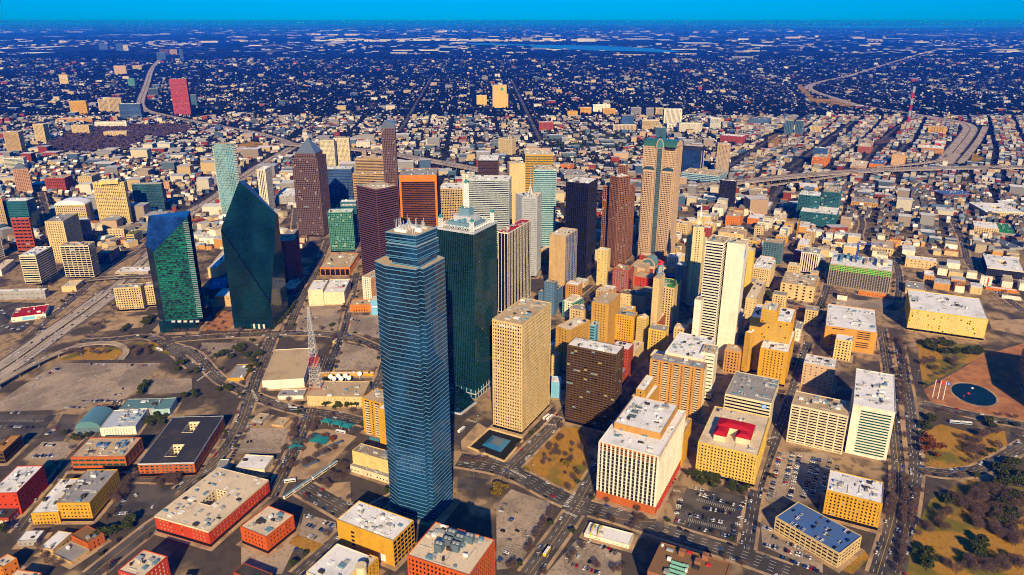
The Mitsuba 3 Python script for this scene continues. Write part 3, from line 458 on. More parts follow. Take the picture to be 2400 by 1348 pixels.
    ('teal_grid_block', 'teal glass grid block with a grey roof right of the tall white tower', 'office building', ('grid', 'slate', 'gl_teal', 4, 5, 0.7, 0.65), {}, [(487.6, 1370.1, -26.7, 36.3, 28.2, 42.4, 0)]),
    ('yellow_slab_block', 'narrow yellow slab block behind the tall white stone tower', 'office building', ('grid', 'yellow', 'gl_dark', 4, 4, 0.35, 0.4), {}, [(393.0, 1170.3, -26.0, 9.2, 20.0, 85.0, 0)]),
    ('cream_courtyard_block', 'cream H-shaped office block left of the tan windowless block', 'office building', ('grid', 'cream', 'gl_dark', 3.8, 3.6, 0.45, 0.5), {'near': 1}, [(423.3, 1229.5, -26.7, 31.8, 60.7, 36.2, 0)]),
    ('cream_tall_block', 'cream window block behind the vertically striped office', 'office building', ('grid', 'cream', 'gl_dark', 4, 4, 0.45, 0.5), {}, [(572.9, 1414.2, -26.7, 19.8, 51.3, 23.3, 0)]),
    ('teal_twin_tower', 'twin teal glass apartment tower on a dark podium', 'tower', ('grid', 'teal2', 'gl_teal', 3.4, 5, 0.84, 0.74), {'near': 1}, [(668.6, 1684.4, -26.7, 46.5, 53.0, 64.0, 0), (726.7, 1691.0, -26.7, 37.9, 77.5, 70.0, 0), (660.6, 1643.1, -26.7, 78.6, 83.2, 34.4, 0, {'podium': 1})]),
    ('orange_end_block', 'cream roofed block with an orange end wall by the elevated freeway', 'office building', ('blank', 'orangetan', 'gl_dark', 5, 6, 0.3, 0.3), {}, [(784.5, 1975.3, -17.1, 47.6, 60.5, 19.5, 0)]),
    ('black_box_tower', 'black box tower with a tan roof in front of the elevated freeway', 'tower', ('blank', 'black', 'gl_black', 5, 6, 0.5, 0.5), {'near': 1}, [(524.8, 1835.6, -26.7, 39.8, 13.7, 66.8, 0)]),
    ('blue_hip_block', 'blue glass low block with a faceted roof beside the black box tower', 'low building', ('bands', 'bluegrey', 'gl_blue', 4, 4, 0.9, 0.5), {}, [(497.3, 1862.4, -26.7, 37.4, 17.8, 18.7, 0)]),
    ('white_swoosh_block', 'white block with a dark mark on its end wall near the black box tower', 'low building', ('blank', 'white', 'gl_dark', 5, 6, 0.2, 0.2), {}, [(483.9, 1733.5, -24.2, 25.5, 57.9, 20.8, 0)]),
    ('brick_corner_block', 'tan brick office with dark square windows near the freeway ramp', 'office building', ('grid', 'orangetan', 'gl_dark', 4, 4, 0.55, 0.5), {}, [(583.1, 1815.6, -26.7, 31.9, 37.6, 25.3, 0)]),
    ('sloped_white_store', 'white roofed store beside the tan brick office', 'store', ('blank', 'grey', 'gl_dark', 4, 4, 0.3, 0.3), {}, [(620.0, 1804.9, -26.7, 25.8, 55.0, 8.3, 0)]),
    ('orange_billboard_block', 'orange brick block with painted wall lettering', 'office building', ('grid', 'orange', 'gl_dark', 4, 4, 0.3, 0.35), {}, [(492.0, 1645.8, -26.7, 32.6, 44.3, 23.4, 0)]),
    ('orange_low_block', 'low orange brick block with a white parapet roof', 'store', ('blank', 'orange', 'gl_dark', 4, 4, 0.3, 0.3), {}, [(547.2, 1660.4, -26.7, 31.9, 52.0, 14.5, 0)]),
    ('green_trim_block', 'long cream low block with a green trimmed roof', 'low building', ('blank', 'cream', 'gl_dark', 4, 4, 0.3, 0.3), {}, [(442.0, 1520.9, -26.7, 53.5, 41.6, 20.0, 0)]),
    ('billboard_block', 'white block with a dark billboard by the street junction', 'store', ('blank', 'white', 'gl_dark', 4, 4, 0.3, 0.3), {}, [(605.0, 1654.2, -23.0, 27.2, 67.4, 11.8, 0)]),
    ('construction_block', 'concrete building under construction wrapped in bright green sheathing', 'building under construction', ('site', 'conc', 'gl_black', 3, 4, 0.7, 0.5), {'near': 1}, [(563.8, 1239.0, -26.7, 99.7, 71.5, 40.2, 0)]),
    ('orange_row_block', 'low orange brick row in front of the construction site', 'store', ('blank', 'orange', 'gl_dark', 4, 4, 0.3, 0.3), {}, [(597.7, 1188.7, -26.7, 48.2, 6.0, 6.5, 0)]),
    ('yellow_county_building', 'long yellow office with vertical ribs and grid windows above the plaza trees', 'office building', ('grid', 'lemon', 'gl_white', 3.6, 2.9, 0.55, 0.62), {'near': 1}, [(603.2, 1034.2, -24.5, 101.3, 95.0, 34.2, 0)]),
    ('cream_stepped_block', 'cream windowless stepped block left of the freeway overpass', 'office building', ('blank', 'cream', 'gl_dark', 5, 6, 0.25, 0.4), {}, [(755.2, 1343.0, -26.7, 52.8, 23.8, 16.9, 0)]),
    ('domed_courthouse', 'cream stone hall with pilasters and a grey faceted roof', 'hall', ('grid', 'cream', 'gl_dark', 9, 5, 0.45, 0.7), {}, [(725.3, 1423.2, -25.4, 41.4, 64.3, 15.8, 0)]),
    ('mosaic_low_block', 'pale low block with a red corner roof beside the street bend', 'store', ('blank', 'pinktan', 'gl_dark', 4, 5, 0.3, 0.3), {}, [(681.2, 1195.1, -26.5, 30.0, 42.8, 10.1, 0)]),
    ('orange_narrow_block', 'narrow orange block with square windows near the empty lot', 'store', ('grid', 'orangetan', 'gl_dark', 4, 4, 0.4, 0.4), {}, [(748.6, 1262.0, -25.7, 16.9, 33.3, 10.7, 0)]),
    ('white_red_block', 'white mid-rise with a red stripe beside the freeway frontage', 'office building', ('grid', 'white', 'gl_dark', 4, 4, 0.4, 0.4), {}, [(831.4, 1230.6, -26.7, 17.7, 6.0, 19.1, 0)]),
    ('long_brick_store', 'low brick store with a grey roof beside the white mid-rise', 'store', ('blank', 'orange', 'gl_dark', 4, 4, 0.3, 0.3), {}, [(832.1, 1213.3, -26.7, 47.6, 8.7, 5.0, 0)]),
    ('white_shed', 'white flat-roofed shed with a blue end right of the brick store', 'store', ('blank', 'white', 'gl_dark', 4, 4, 0.2, 0.2), {}, [(834.1, 1170.6, -26.7, 27.6, 6.0, 4.7, 0)]),
    ('green_roof_market', 'long market shed with a bright green roof', 'market shed', ('blank', 'grey', 'gl_dark', 4, 4, 0.3, 0.3), {'roofc': 'roof_green2'}, [(1063.1, 1573.7, -26.7, 45.5, 95.0, 5.0, 0)]),
    ('grey_flat_market', 'long grey roofed market shed below the green roofed shed', 'market shed', ('blank', 'grey', 'gl_dark', 4, 4, 0.3, 0.3), {'roofc': 'roof_slate'}, [(1018.4, 1514.2, -84.4, 65.5, 30.1, 5.0, 0)]),
    ('charcoal_apartments', 'long charcoal apartment block with a white roof and courtyard at the right edge', 'apartment building', ('grid', 'dark', 'gl_dark', 3.3, 4, 0.5, 0.5), {'roofc': 'roof_white', 'court': 1}, [(878.4, 1289.0, -26.7, 57.0, 95.0, 15.9, 0)]),
    ('white_roof_apartments', 'white roofed courtyard apartment block with tan balconies on the right', 'apartment building', ('grid', 'cream', 'gl_teal', 3.3, 5, 0.5, 0.6), {'roofc': 'roof_white', 'court': 1}, [(1142.4, 1730.1, -9.1, 85.8, 95.0, 11.9, 0)]),
    ('cream_market_apartments', 'cream apartment block with a white roof beside the green market shed', 'apartment building', ('grid', 'cream', 'gl_dark', 3.3, 4.5, 0.5, 0.5), {'roofc': 'roof_white'}, [(1024.8, 1576.8, -26.7, 47.1, 58.4, 15.6, 0)]),
    ('red_flat_apartments', 'dark red brick apartment block with blue flat roof', 'apartment building', ('grid', 'redbrick', 'gl_dark', 3.3, 4, 0.4, 0.5), {'roofc': 'roof_blue'}, [(1151.1, 1985.6, -88.9, 61.4, 81.8, 8.3, 0)]),
    ('orange_brick_block', 'orange brick block with cream cornice below the transit plaza', 'office building', ('grid', 'redorange', 'gl_dark', 3.8, 4, 0.4, 0.45), {'near': 1, 'roofc': 'roof_cream'}, [(-243.5, 545.3, -27.1, 31.1, 34.3, 18.7, 0)]),
    ('red_courtyard_apartments', 'large red brick block around a square courtyard with a cream roof', 'apartment building', ('grid', 'brightred', 'gl_cream', 3.4, 4.2, 0.35, 0.5), {'near': 1, 'court': 1, 'roofc': 'roof_cream'}, [(-327.9, 561.6, -20.5, 61.8, 83.3, 17.3, 0)]),
    ('double_court_apartments', 'charcoal roofed apartment block with two courtyards and orange brick bays', 'apartment building', ('grid', 'orangebrick', 'gl_teal', 3.6, 5, 0.62, 0.55), {'near': 1, 'court': 2, 'noroof': 1, 'roofc': 'roof_charcoal'}, [(-385.1, 648.6, 2.7, 57.0, 95.0, 15.5, 0)]),
    ('brick_band_office', 'red brick office with green glass bands and four roof vents', 'office building', ('grid', 'orangebrick', 'gl_green', 5.5, 7.5, 0.85, 0.5), {'near': 1, 'roofc': 'roof_tan'}, [(-459.5, 658.7, 0.7, 56.3, 37.8, 17.4, 0)]),
    ('gold_stepped_warehouse', 'gold brick warehouse with a taller right wing', 'warehouse', ('grid', 'gold', 'gl_dark', 4.2, 3.3, 0.5, 0.4), {'near': 1, 'roofc': 'roof_grey'}, [(-425.4, 576.0, 0.8, 30.8, 54.2, 21.2, 0), (-448.6, 571.9, 4.2, 24.8, 55.0, 12.8, 0)]),
    ('red_brewery_block', 'red brick block with tangled white roof ducts at the left edge', 'warehouse', ('blank', 'brightred', 'gl_dark', 5, 5, 0.3, 0.3), {'near': 1}, [(-494.5, 586.0, 2.1, 26.0, 45.2, 24.8, 0)]),
    ('white_trim_annex', 'low brick annex with white framed bays at the left edge', 'warehouse', ('grid', 'redbrick', 'gl_white', 6, 6, 0.7, 0.6), {'roofc': 'roof_dark'}, [(-486.0, 571.3, 0.5, 15.7, 15.4, 8.0, 0)]),
    ('orange_edge_block', 'orange roofed brick block at the left edge beside the parking lot', 'warehouse', ('bands', 'brown', 'gl_dark', 4, 6, 0.9, 0.5), {'roofc': 'roof_orange'}, [(-551.4, 672.2, 3.0, 11.7, 34.2, 14.6, 0)]),
    ('brown_roof_lodge', 'small brick building with a brown flat roof by the live oaks', 'low building', ('grid', 'orangebrick', 'gl_dark', 4, 4, 0.4, 0.5), {'roofc': 'roof_brown'}, [(-396.5, 544.8, -27.7, 23.8, 15.3, 9.8, 0)]),
    ('grey_roof_shed', 'low shed with a cluttered grey roof in front of the brown roofed lodge', 'low building', ('blank', 'tan', 'gl_dark', 4, 4, 0.3, 0.3), {}, [(-405.7, 528.7, -26.2, 26.2, 17.9, 3.6, 0)]),
    ('long_grey_shed', 'low shed with grey roof strips behind the cluttered grey roof', 'low building', ('blank', 'tan', 'gl_dark', 4, 4, 0.3, 0.3), {}, [(-418.0, 531.6, -10.6, 14.4, 23.1, 7.0, 0)]),
    ('patio_shed', 'low pale shed with a round tent beside the gold warehouse', 'low building', ('blank', 'grey', 'gl_dark', 4, 4, 0.3, 0.3), {}, [(-443.6, 541.7, 3.0, 16.7, 13.7, 6.0, 0)]),
    ('red_small_hotel', 'red brick block with white window sills at the bottom left', 'office building', ('grid', 'brightred', 'gl_white', 3.8, 4, 0.45, 0.55), {'near': 1, 'roofc': 'roof_cream'}, [(-320.8, 483.6, -19.8, 25.3, 26.7, 24.0, 0)]),
    ('tan_corner_block', 'brick block with a tan flat roof in the bottom left corner', 'warehouse', ('blank', 'orangebrick', 'gl_dark', 4, 4, 0.3, 0.3), {'roofc': 'roof_cream'}, [(-419.6, 486.2, -10.2, 23.6, 14.8, 10.0, 0)]),
    ('orange_strip_block', 'brick block with a pale roof at the bottom left edge', 'warehouse', ('blank', 'orange', 'gl_dark', 4, 4, 0.3, 0.3), {'roofc': 'roof_cream'}, [(-440.7, 506.4, -25.3, 12.9, 12.4, 12.0, 0)]),
    ('grey_roof_cut_block', 'low block with a pale ribbed roof cut by the bottom edge', 'warehouse', ('blank', 'grey', 'gl_dark', 4, 4, 0.3, 0.3), {'roofc': 'roof_grey'}, [(-277.1, 485.1, 3.0, 9.7, 9.7, 9.0, 0)]),
    ('sunken_roof_block', 'low brick block with a dark sunken roof at the bottom', 'warehouse', ('blank', 'redbrick', 'gl_dark', 4, 4, 0.3, 0.3), {'roofc': 'roof_dark'}, [(-234.9, 500.0, -24.8, 31.6, 12.3, 8.0, 0)]),
    ('gold_blank_block', 'gold painted block with a blank side wall and cream window grid front', 'office building', ('sidegrid', 'gold', 'gl_dark', 4.2, 5.5, 0.7, 0.6), {'near': 1, 'roofc': 'roof_white'}, [(-155.9, 543.5, -27.8, 61.6, 30.8, 27.8, 0)]),
    ('white_wing_block', 'white roofed low wing below the gold painted block', 'warehouse', ('blank', 'ivory', 'gl_dark', 4, 4, 0.3, 0.3), {'roofc': 'roof_white'}, [(-169.4, 488.5, -26.7, 34.2, 39.2, 18.0, 0)]),
    ('gold_tank_block', 'gold block with a white cylinder tank below the gold painted wall', 'warehouse', ('blank', 'gold', 'gl_dark', 4, 4, 0.3, 0.3), {'roofc': 'roof_cream'}, [(-133.1, 491.8, -26.7, 10.2, 23.5, 16.0, 0)]),
    ('red_tower_block', 'red office block with six cooling towers on a cream roof at the bottom', 'office building', ('grid', 'redorange', 'gl_dark', 4, 3.4, 0.5, 0.55), {'near': 1, 'roofc': 'roof_cream'}, [(-80.0, 456.3, -24.3, 53.5, 43.4, 62.0, 0)]),
    ('greenhouse_roof_block', 'brown stepped roof block with rows of green skylights at the bottom', 'station', ('blank', 'rust', 'gl_dark', 5, 6, 0.3, 0.3), {'roofc': 'roof_brown'}, [(109.4, 479.7, -26.7, 58.0, 38.9, 27.0, 0)]),
    ('arch_restaurant', 'white fast-food restaurant with two yellow arches on its roof', 'restaurant', ('blank', 'white', 'gl_sky', 4, 4, 0.3, 0.4), {'roofc': 'roof_white'}, [(66.0, 554.3, -23.3, 41.7, 17.0, 4.5, 0)]),
    ('blue_roof_garage', 'cream garage with a blue rooftop parking deck', 'parking garage', ('garage', 'cream', 'gl_black', 3.2, 5, 0.84, 0.55), {'near': 1, 'noroof': 1, 'roofc': 'roof_blue'}, [(242.1, 562.5, -52.2, 62.3, 37.0, 15.9, 0)]),
    ('chamfered_yellow_hotel', 'yellow brick block with a white faceted roof beside the boulevard', 'office building', ('grid', 'gold', 'gl_dark', 3.5, 3.5, 0.45, 0.55), {'near': 1, 'roofc': 'roof_white'}, [(295.5, 583.8, -26.7, 47.6, 37.2, 30.3, 0)]),
    ('white_deck_garage', 'wide low garage with a tan rooftop deck and white front wall beside the lattice mast', 'parking garage', ('blank', 'white', 'gl_dark', 4, 4, 0.1, 0.1), {'near': 1, 'noroof': 1, 'roofc': 'roof_tan'}, [(-318.5, 839.0, 7.5, 52.0, 95.0, 13.2, 0)]),
    ('white_low_annex', 'small white flat-roofed annex in front of the wide low garage', 'low building', ('blank', 'white', 'gl_dark', 4, 4, 0.2, 0.2), {'roofc': 'roof_grey'}, [(-291.1, 813.2, 1.7, 31.0, 17.0, 5.5, 0)]),
    ('sawtooth_gold_block', 'gold walled building with a stepped sawtooth front and grey roof', 'low building', ('blank', 'gold', 'gl_dark', 4, 4, 0.2, 0.2), {'roofc': 'roof_grey'}, [(-372.1, 863.4, 3.0, 21.1, 41.6, 4.7, 0)]),
    ('broadcast_studio', 'cream studio with a field of white satellite dishes behind it', 'studio', ('blank', 'cream', 'gl_dark', 4, 4, 0.2, 0.2), {'roofc': 'roof_tan'}, [(-250.6, 797.9, -2.2, 68.9, 40.5, 13.8, 0)]),
    ('studio_wall_wing', 'long gold wall wing behind the dish yard', 'low building', ('blank', 'gold', 'gl_dark', 5, 6, 0.1, 0.1), {}, [(-256.5, 877.2, 0.5, 72.5, 5.5, 4.2, 0)]),
    ('gold_hotel', 'gold hotel with white balcony edges partly behind the glass tower', 'hotel', ('balc', 'gold', 'gl_dark', 3, 4.5, 0.5, 0.6), {'near': 1, 'roofc': 'roof_tan'}, [(-169.6, 736.6, -27.4, 28.2, 26.6, 44.5, 0), (-147.1, 711.6, -26.7, 19.8, 30.0, 45.7, 0, {'blank': 1})]),
    ('cream_hall_block', 'cream blank-walled hall with a grey ribbed roof left of the glass tower', 'hall', ('blank', 'yellowcream', 'gl_dark', 6, 6, 0.1, 0.1), {'near': 1, 'roofc': 'roof_ribbed'}, [(-167.1, 662.9, -25.0, 45.3, 15.7, 22.6, 0)]),
    ('white_terrace_hall', 'low white terraced annex in front of the cream blank-walled hall', 'low building', ('blank', 'ivory', 'gl_dark', 4, 4, 0.3, 0.3), {'roofc': 'roof_grey'}, [(-169.1, 658.2, -26.7, 48.5, 7.0, 7.7, 0)]),
    ('bank_drive_in', 'white low bank with a red striped corner beside the lot', 'bank', ('blank', 'ivory', 'gl_dark', 4, 4, 0.3, 0.3), {'roofc': 'roof_white'}, [(-288.0, 655.0, -5.5, 31.3, 24.8, 7.2, 0)]),
    ('white_small_shed', 'small white shed left of the low bank', 'shed', ('blank', 'white', 'gl_dark', 4, 4, 0.2, 0.2), {'roofc': 'roof_grey'}, [(-308.5, 648.4, 5.3, 9.5, 25.2, 5.0, 0)]),
    ('fuel_canopy', 'grey fuel station canopy roof on thin posts', 'fuel station canopy', ('canopy', 'grey', 'gl_dark', 4, 4, 0.3, 0.3), {}, [(-306.3, 758.7, -13.6, 13.8, 17.0, 3.8, 0)]),
    ('fuel_store', 'tan flat-roofed fuel station store', 'store', ('blank', 'tan', 'gl_dark', 4, 4, 0.3, 0.3), {'roofc': 'roof_tan'}, [(-279.8, 749.5, -11.3, 14.7, 17.5, 2.9, 0)]),
    ('white_metal_hall', 'large hall with a pale metal roof and white ribbed wall', 'warehouse', ('vert', 'white', 'gl_sky', 8, 3, 0.2, 0.9), {'near': 1, 'roofc': 'roof_silver'}, [(-466.8, 727.6, 6.6, 38.4, 41.4, 10.6, 0)]),
    ('teal_metal_hall', 'long hall with ribbed teal metal roof behind the pale metal hall', 'warehouse', ('blank', 'grey', 'gl_dark', 5, 6, 0.2, 0.2), {'roofc': 'roof_teal'}, [(-467.9, 772.1, 2.7, 41.9, 25.3, 10.0, 0)]),
    ('teal_corner_hall', 'taller teal metal roofed hall with a white canopy front', 'warehouse', ('blank', 'paleteal', 'gl_dark', 5, 6, 0.2, 0.2), {'roofc': 'roof_teal'}, [(-429.1, 772.0, 7.1, 20.7, 27.9, 9.3, 0)]),
    ('barrel_roof_hall', 'low hall with curved ribbed teal roof and brick entrance', 'warehouse', ('blank', 'slate', 'gl_dark', 5, 6, 0.2, 0.2), {'roof': 'vault', 'roofc': 'roof_teal'}, [(-499.9, 734.3, 4.2, 28.6, 36.2, 6.2, 0)]),
    ('rust_shed', 'small shed with a rust coloured roof behind the barrel roof hall', 'shed', ('blank', 'rust', 'gl_dark', 5, 6, 0.2, 0.2), {'roofc': 'roof_rust'}, [(-504.3, 778.5, -6.2, 23.1, 12.3, 6.0, 0)]),
    ('red_granite_tower', 'tall red granite tower standing alone beyond the freeway', 'tower', ('grid', 'granite', 'gl_dark', 4, 4, 0.5, 0.55), {'near': 1}, [(-1682.3, 3734.5, 3.0, 82.0, 25.1, 175.9, 0)]),
    ('teal_low_tower', 'teal glass office right of the tall red granite tower', 'office building', ('curtain', 'bluegrey', 'gl_teal', 4, 4, 0.9, 0.6), {}, [(-1782.2, 4170.6, 3.0, 38.5, 25.0, 61.4, 0)]),
    ('gold_slab_block', 'gold apartment slab in the uptown cluster on the left', 'apartment building', ('grid', 'gold', 'gl_dark', 3.5, 4, 0.5, 0.5), {}, [(-2229.9, 3791.3, 3.0, 83.5, 20.0, 64.6, 0)]),
    ('twin_strip_tower', 'cream and glass apartment tower with two bright strips in the uptown cluster', 'tower', ('vert', 'cream', 'gl_dark', 3.5, 6, 0.5, 0.9), {}, [(-2126.3, 3869.8, 3.0, 53.3, 20.0, 64.1, 0), (-2074.6, 3870.2, 3.0, 66.2, 20.0, 72.5, 0)]),
    ('dark_uptown_office', 'dark blue office block beside the freeway bend', 'office building', ('curtain', 'dark', 'gl_blue', 4, 4, 0.9, 0.7), {}, [(-1892.7, 3620.7, 3.0, 100.5, 30.0, 69.6, 0)]),
    ('yellow_far_tower', 'small yellow tower among trees on the far left', 'tower', ('grid', 'yellowcream', 'gl_dark', 4, 4, 0.5, 0.5), {}, [(-3381.8, 5690.3, 3.0, 62.0, 20.0, 66.5, 0)]),
    ('pink_far_block', 'pink brick far tower beside the winding freeway', 'tower', ('grid', 'pinktan', 'gl_dark', 4, 4, 0.5, 0.5), {}, [(-3483.3, 6693.8, 3.0, 103.4, 25.0, 75.3, 0)]),
    ('cream_far_block', 'cream far tower right of the pink brick one', 'tower', ('vert', 'cream', 'gl_dark', 4, 6, 0.5, 0.9), {}, [(-3642.1, 7349.3, 3.0, 82.8, 25.0, 41.9, 0)]),
    ('dark_far_tower', 'dark far tower in front of two tan ones by the winding freeway', 'tower', ('curtain', 'dark', 'gl_blue', 4, 4, 0.9, 0.7), {}, [(-4232.5, 9163.6, 3.0, 107.7, 40.0, 88.9, 0)]),
    ('tan_far_tower', 'tan far tower behind the dark one', 'tower', ('vert', 'tan', 'gl_dark', 4, 6, 0.5, 0.9), {}, [(-4710.4, 10593.3, 3.0, 105.5, 40.0, 74.6, 0)]),
    ('brown_far_tower', 'brown far block left of the tan far tower', 'tower', ('grid', 'brown', 'gl_dark', 4, 6, 0.5, 0.6), {}, [(-4708.4, 10289.4, 3.0, 120.7, 40.0, 81.5, 0)]),
    ('round_far_tower', 'slim dark far tower right of the tan one', 'tower', ('curtain', 'dark', 'gl_blue', 4, 4, 0.9, 0.7), {}, [(-3958.1, 9167.1, 3.0, 41.5, 30.0, 121.2, 0)]),
    ('dark_distant_tower', 'dark distant office left of the pair on the hazy ridge', 'office building', ('curtain', 'dark', 'gl_blue', 4, 4, 0.9, 0.7), {}, [(-6739.5, 12608.2, 3.0, 140.1, 50.0, 99.3, 0)]),
    ('dark_distant_block', 'second dark distant office on the hazy ridge', 'office building', ('curtain', 'dark', 'gl_blue', 4, 4, 0.9, 0.7), {}, [(-6305.7, 12302.1, 3.0, 115.1, 50.0, 101.3, 0)]),
    ('white_distant_block', 'white striped distant block on the hazy ridge', 'office building', ('vert', 'ivory', 'gl_dark', 4, 8, 0.5, 0.9), {}, [(-6161.4, 12243.5, 3.0, 72.7, 50.0, 85.8, 0)]),
    ('dark_freeway_office', 'dark office beside the freeway left of the red granite tower', 'office building', ('bands', 'slate', 'gl_dark', 4, 4, 0.9, 0.6), {}, [(-2281.4, 4747.6, 3.0, 61.0, 30.0, 47.4, 0)]),
    ('teal_freeway_tower', 'teal apartment tower beside the winding freeway', 'tower', ('bands', 'mint', 'gl_teal', 4, 4, 0.9, 0.5), {}, [(-2733.5, 5412.7, 3.0, 46.4, 20.0, 58.6, 0)]),
    ('white_far_office', 'cream office right of the dark creek tower', 'office building', ('grid', 'cream', 'gl_dark', 4, 5, 0.5, 0.6), {}, [(-1825.1, 3085.7, 3.0, 70.6, 28.0, 37.5, 0)]),
    ('white_terrace_far', 'white terraced apartments below the uptown cluster', 'apartment building', ('grid', 'white', 'gl_dark', 3.4, 5, 0.5, 0.5), {}, [(-1842.2, 3298.6, 3.0, 135.0, 30.0, 24.6, 0)]),
    ('white_far_loft', 'cream low loft block at the edge of the wooded creek', 'apartment building', ('grid', 'cream', 'gl_dark', 3.4, 5, 0.5, 0.5), {}, [(-1661.6, 3023.5, 3.0, 90.6, 30.0, 19.9, 0)]),
    ('orange_far_loft', 'low orange lofts in the uptown cluster', 'apartment building', ('grid', 'orangetan', 'gl_dark', 3.4, 5, 0.5, 0.5), {}, [(-2101.4, 3456.4, 3.0, 156.8, 30.0, 20.6, 0)]),
    ('tan_medical_tower', 'tan windowless medical tower with a green round emblem', 'tower', ('blank', 'sand2', 'gl_dark', 4, 5, 0.1, 0.1), {'near': 1}, [(-104.7, 4076.8, 3.0, 76.5, 26.0, 119.6, 0), (-105.0, 4076.4, 3.0, 84.4, 6.0, 72.1, 0)]),
    ('tan_medical_annex', 'low tan block left of the medical tower', 'office building', ('blank', 'sand2', 'gl_dark', 4, 5, 0.1, 0.1), {}, [(-197.4, 4206.6, 3.0, 57.1, 25.0, 54.2, 0)]),
    ('white_hospital_tower', 'white ribbed hospital tower in the medical cluster', 'tower', ('vert', 'white', 'gl_dark', 4, 6, 0.4, 0.9), {}, [(689.8, 3400.5, 3.0, 81.5, 22.0, 69.1, 0), (672.8, 3233.4, 3.0, 49.9, 20.0, 23.1, 0)]),
    ('curved_hospital_block', 'white hospital block with curved glass bays', 'hospital', ('bands', 'white', 'gl_blue', 4, 5, 0.95, 0.5), {}, [(857.6, 3229.8, 3.0, 46.8, 40.0, 49.0, 0)]),
    ('white_long_hospital', 'long white hospital block right of the hospital tower', 'hospital', ('bands', 'white', 'gl_dark', 4, 5, 0.95, 0.4), {}, [(705.1, 3144.6, 3.0, 97.3, 40.0, 38.5, 0)]),
    ('cream_hospital_block', 'cream hospital block left of the hospital tower', 'hospital', ('bands', 'cream', 'gl_dark', 4, 5, 0.95, 0.4), {}, [(562.0, 3223.8, 3.0, 74.6, 30.0, 40.5, 0)]),
    ('grey_hospital_slab', 'grey hospital slab left of the cream one', 'hospital', ('vert', 'grey', 'gl_dark', 4, 5, 0.5, 0.9), {}, [(589.9, 3716.9, 3.0, 49.9, 25.0, 41.4, 0)]),
    ('grey_hospital_tower', 'second grey hospital slab beside it', 'hospital', ('vert', 'grey', 'gl_dark', 4, 5, 0.5, 0.9), {}, [(662.6, 3700.1, 3.0, 35.4, 25.0, 39.9, 0)]),
    ('yellow_hospital_slab', 'pale yellow hospital slab right of the grey slabs', 'hospital', ('vert', 'cream', 'gl_dark', 4, 5, 0.5, 0.9), {}, [(716.9, 3746.3, 3.0, 43.2, 25.0, 34.8, 0)]),
    ('blue_hospital_block', 'blue-grey glass hospital block', 'hospital', ('bands', 'bluegrey', 'gl_blue', 4, 5, 0.95, 0.5), {}, [(496.3, 3381.9, 3.0, 55.9, 30.0, 43.0, 0)]),
    ('glass_corner_hospital', 'green glass corner block behind the copper-vaulted tower', 'hospital', ('curtain', 'bluegrey', 'gl_teal', 4, 5, 0.9, 0.7), {}, [(578.1, 2994.6, 3.0, 43.5, 30.0, 41.3, 0)]),
    ('gold_dorm_block', 'gold dormitory block in the east district', 'apartment building', ('grid', 'gold', 'gl_dark', 4, 4, 0.5, 0.5), {}, [(344.9, 3793.2, 3.0, 56.4, 28.0, 33.1, 0)]),
    ('gold_dorm_block', 'second gold block right of the white one in the east district', 'apartment building', ('grid', 'gold', 'gl_dark', 4, 4, 0.5, 0.5), {}, [(455.7, 3757.0, 3.0, 63.2, 28.0, 31.4, 0)]),
    ('orange_school_block', 'orange block with a dark red roof edge in the east district', 'school', ('grid', 'gold', 'gl_dark', 4, 4, 0.4, 0.4), {'roofc': 'roof_red'}, [(272.0, 3676.1, 3.0, 50.5, 28.0, 28.7, 0)]),
    ('white_school_block', 'white block between the two gold blocks in the east district', 'office building', ('grid', 'white', 'gl_dark', 4, 4, 0.4, 0.4), {}, [(420.1, 3896.8, 3.0, 89.3, 30.0, 36.1, 0)]),
    ('magenta_brick_block', 'dark pink brick apartments left of the oak grove', 'apartment building', ('grid', 'redbrick', 'gl_dark', 4, 5, 0.5, 0.5), {}, [(115.8, 3197.3, 3.0, 61.3, 35.0, 36.1, 0)]),
    ('cyan_window_block', 'pale office with two blue bays behind the oak grove', 'office building', ('vert', 'cream', 'gl_blue', 4, 6, 0.5, 0.9), {}, [(430.9, 3178.2, 3.0, 99.3, 30.0, 26.4, 0)]),
    ('copper_arch_neighbour', 'dark blue tower with a white side and glazed base right of the copper-vaulted tower', 'tower', ('frame', 'dark', 'gl_blue', 4, 4, 0.9, 0.9), {'side': 'white', 'near': 1}, [(520.2, 2249.3, -30.0, 59.3, 30.0, 88.7, 0)]),
    ('aqua_podium', 'aqua glass podium under the dark blue tower', 'podium', ('bands', 'paleteal', 'gl_blue', 5, 6, 0.97, 0.5), {}, [(502.2, 2162.3, -30.0, 111.9, 86.6, 22.9, 0)]),
    ('colour_strip_tower', 'slim apartment tower with pink and turquoise strips', 'tower', ('grid', 'pinktan', 'gl_teal', 3.6, 4, 0.6, 0.6), {'near': 1}, [(617.0, 2217.2, -30.0, 34.0, 22.0, 98.2, 0)]),
    ('white_parapet_block', 'white and turquoise apartment block behind the slim striped tower', 'apartment building', ('grid', 'redbrick', 'gl_dark', 3.6, 5, 0.5, 0.5), {'roofc': 'roof_white'}, [(811.0, 2885.1, -30.0, 84.4, 50.0, 27.0, 0)]),
    ('dark_twin_tower', 'dark glass left one of two twin apartment towers', 'tower', ('vert', 'slate', 'gl_teal', 4, 6, 0.6, 0.9), {}, [(1128.2, 3085.7, -30.0, 32.6, 22.0, 58.6, 0)]),
    ('dark_twin_tower', 'dark glass right one of two twin apartment towers', 'tower', ('vert', 'slate', 'gl_teal', 4, 6, 0.6, 0.9), {}, [(1163.3, 3064.9, -30.0, 30.5, 22.0, 61.1, 0)]),
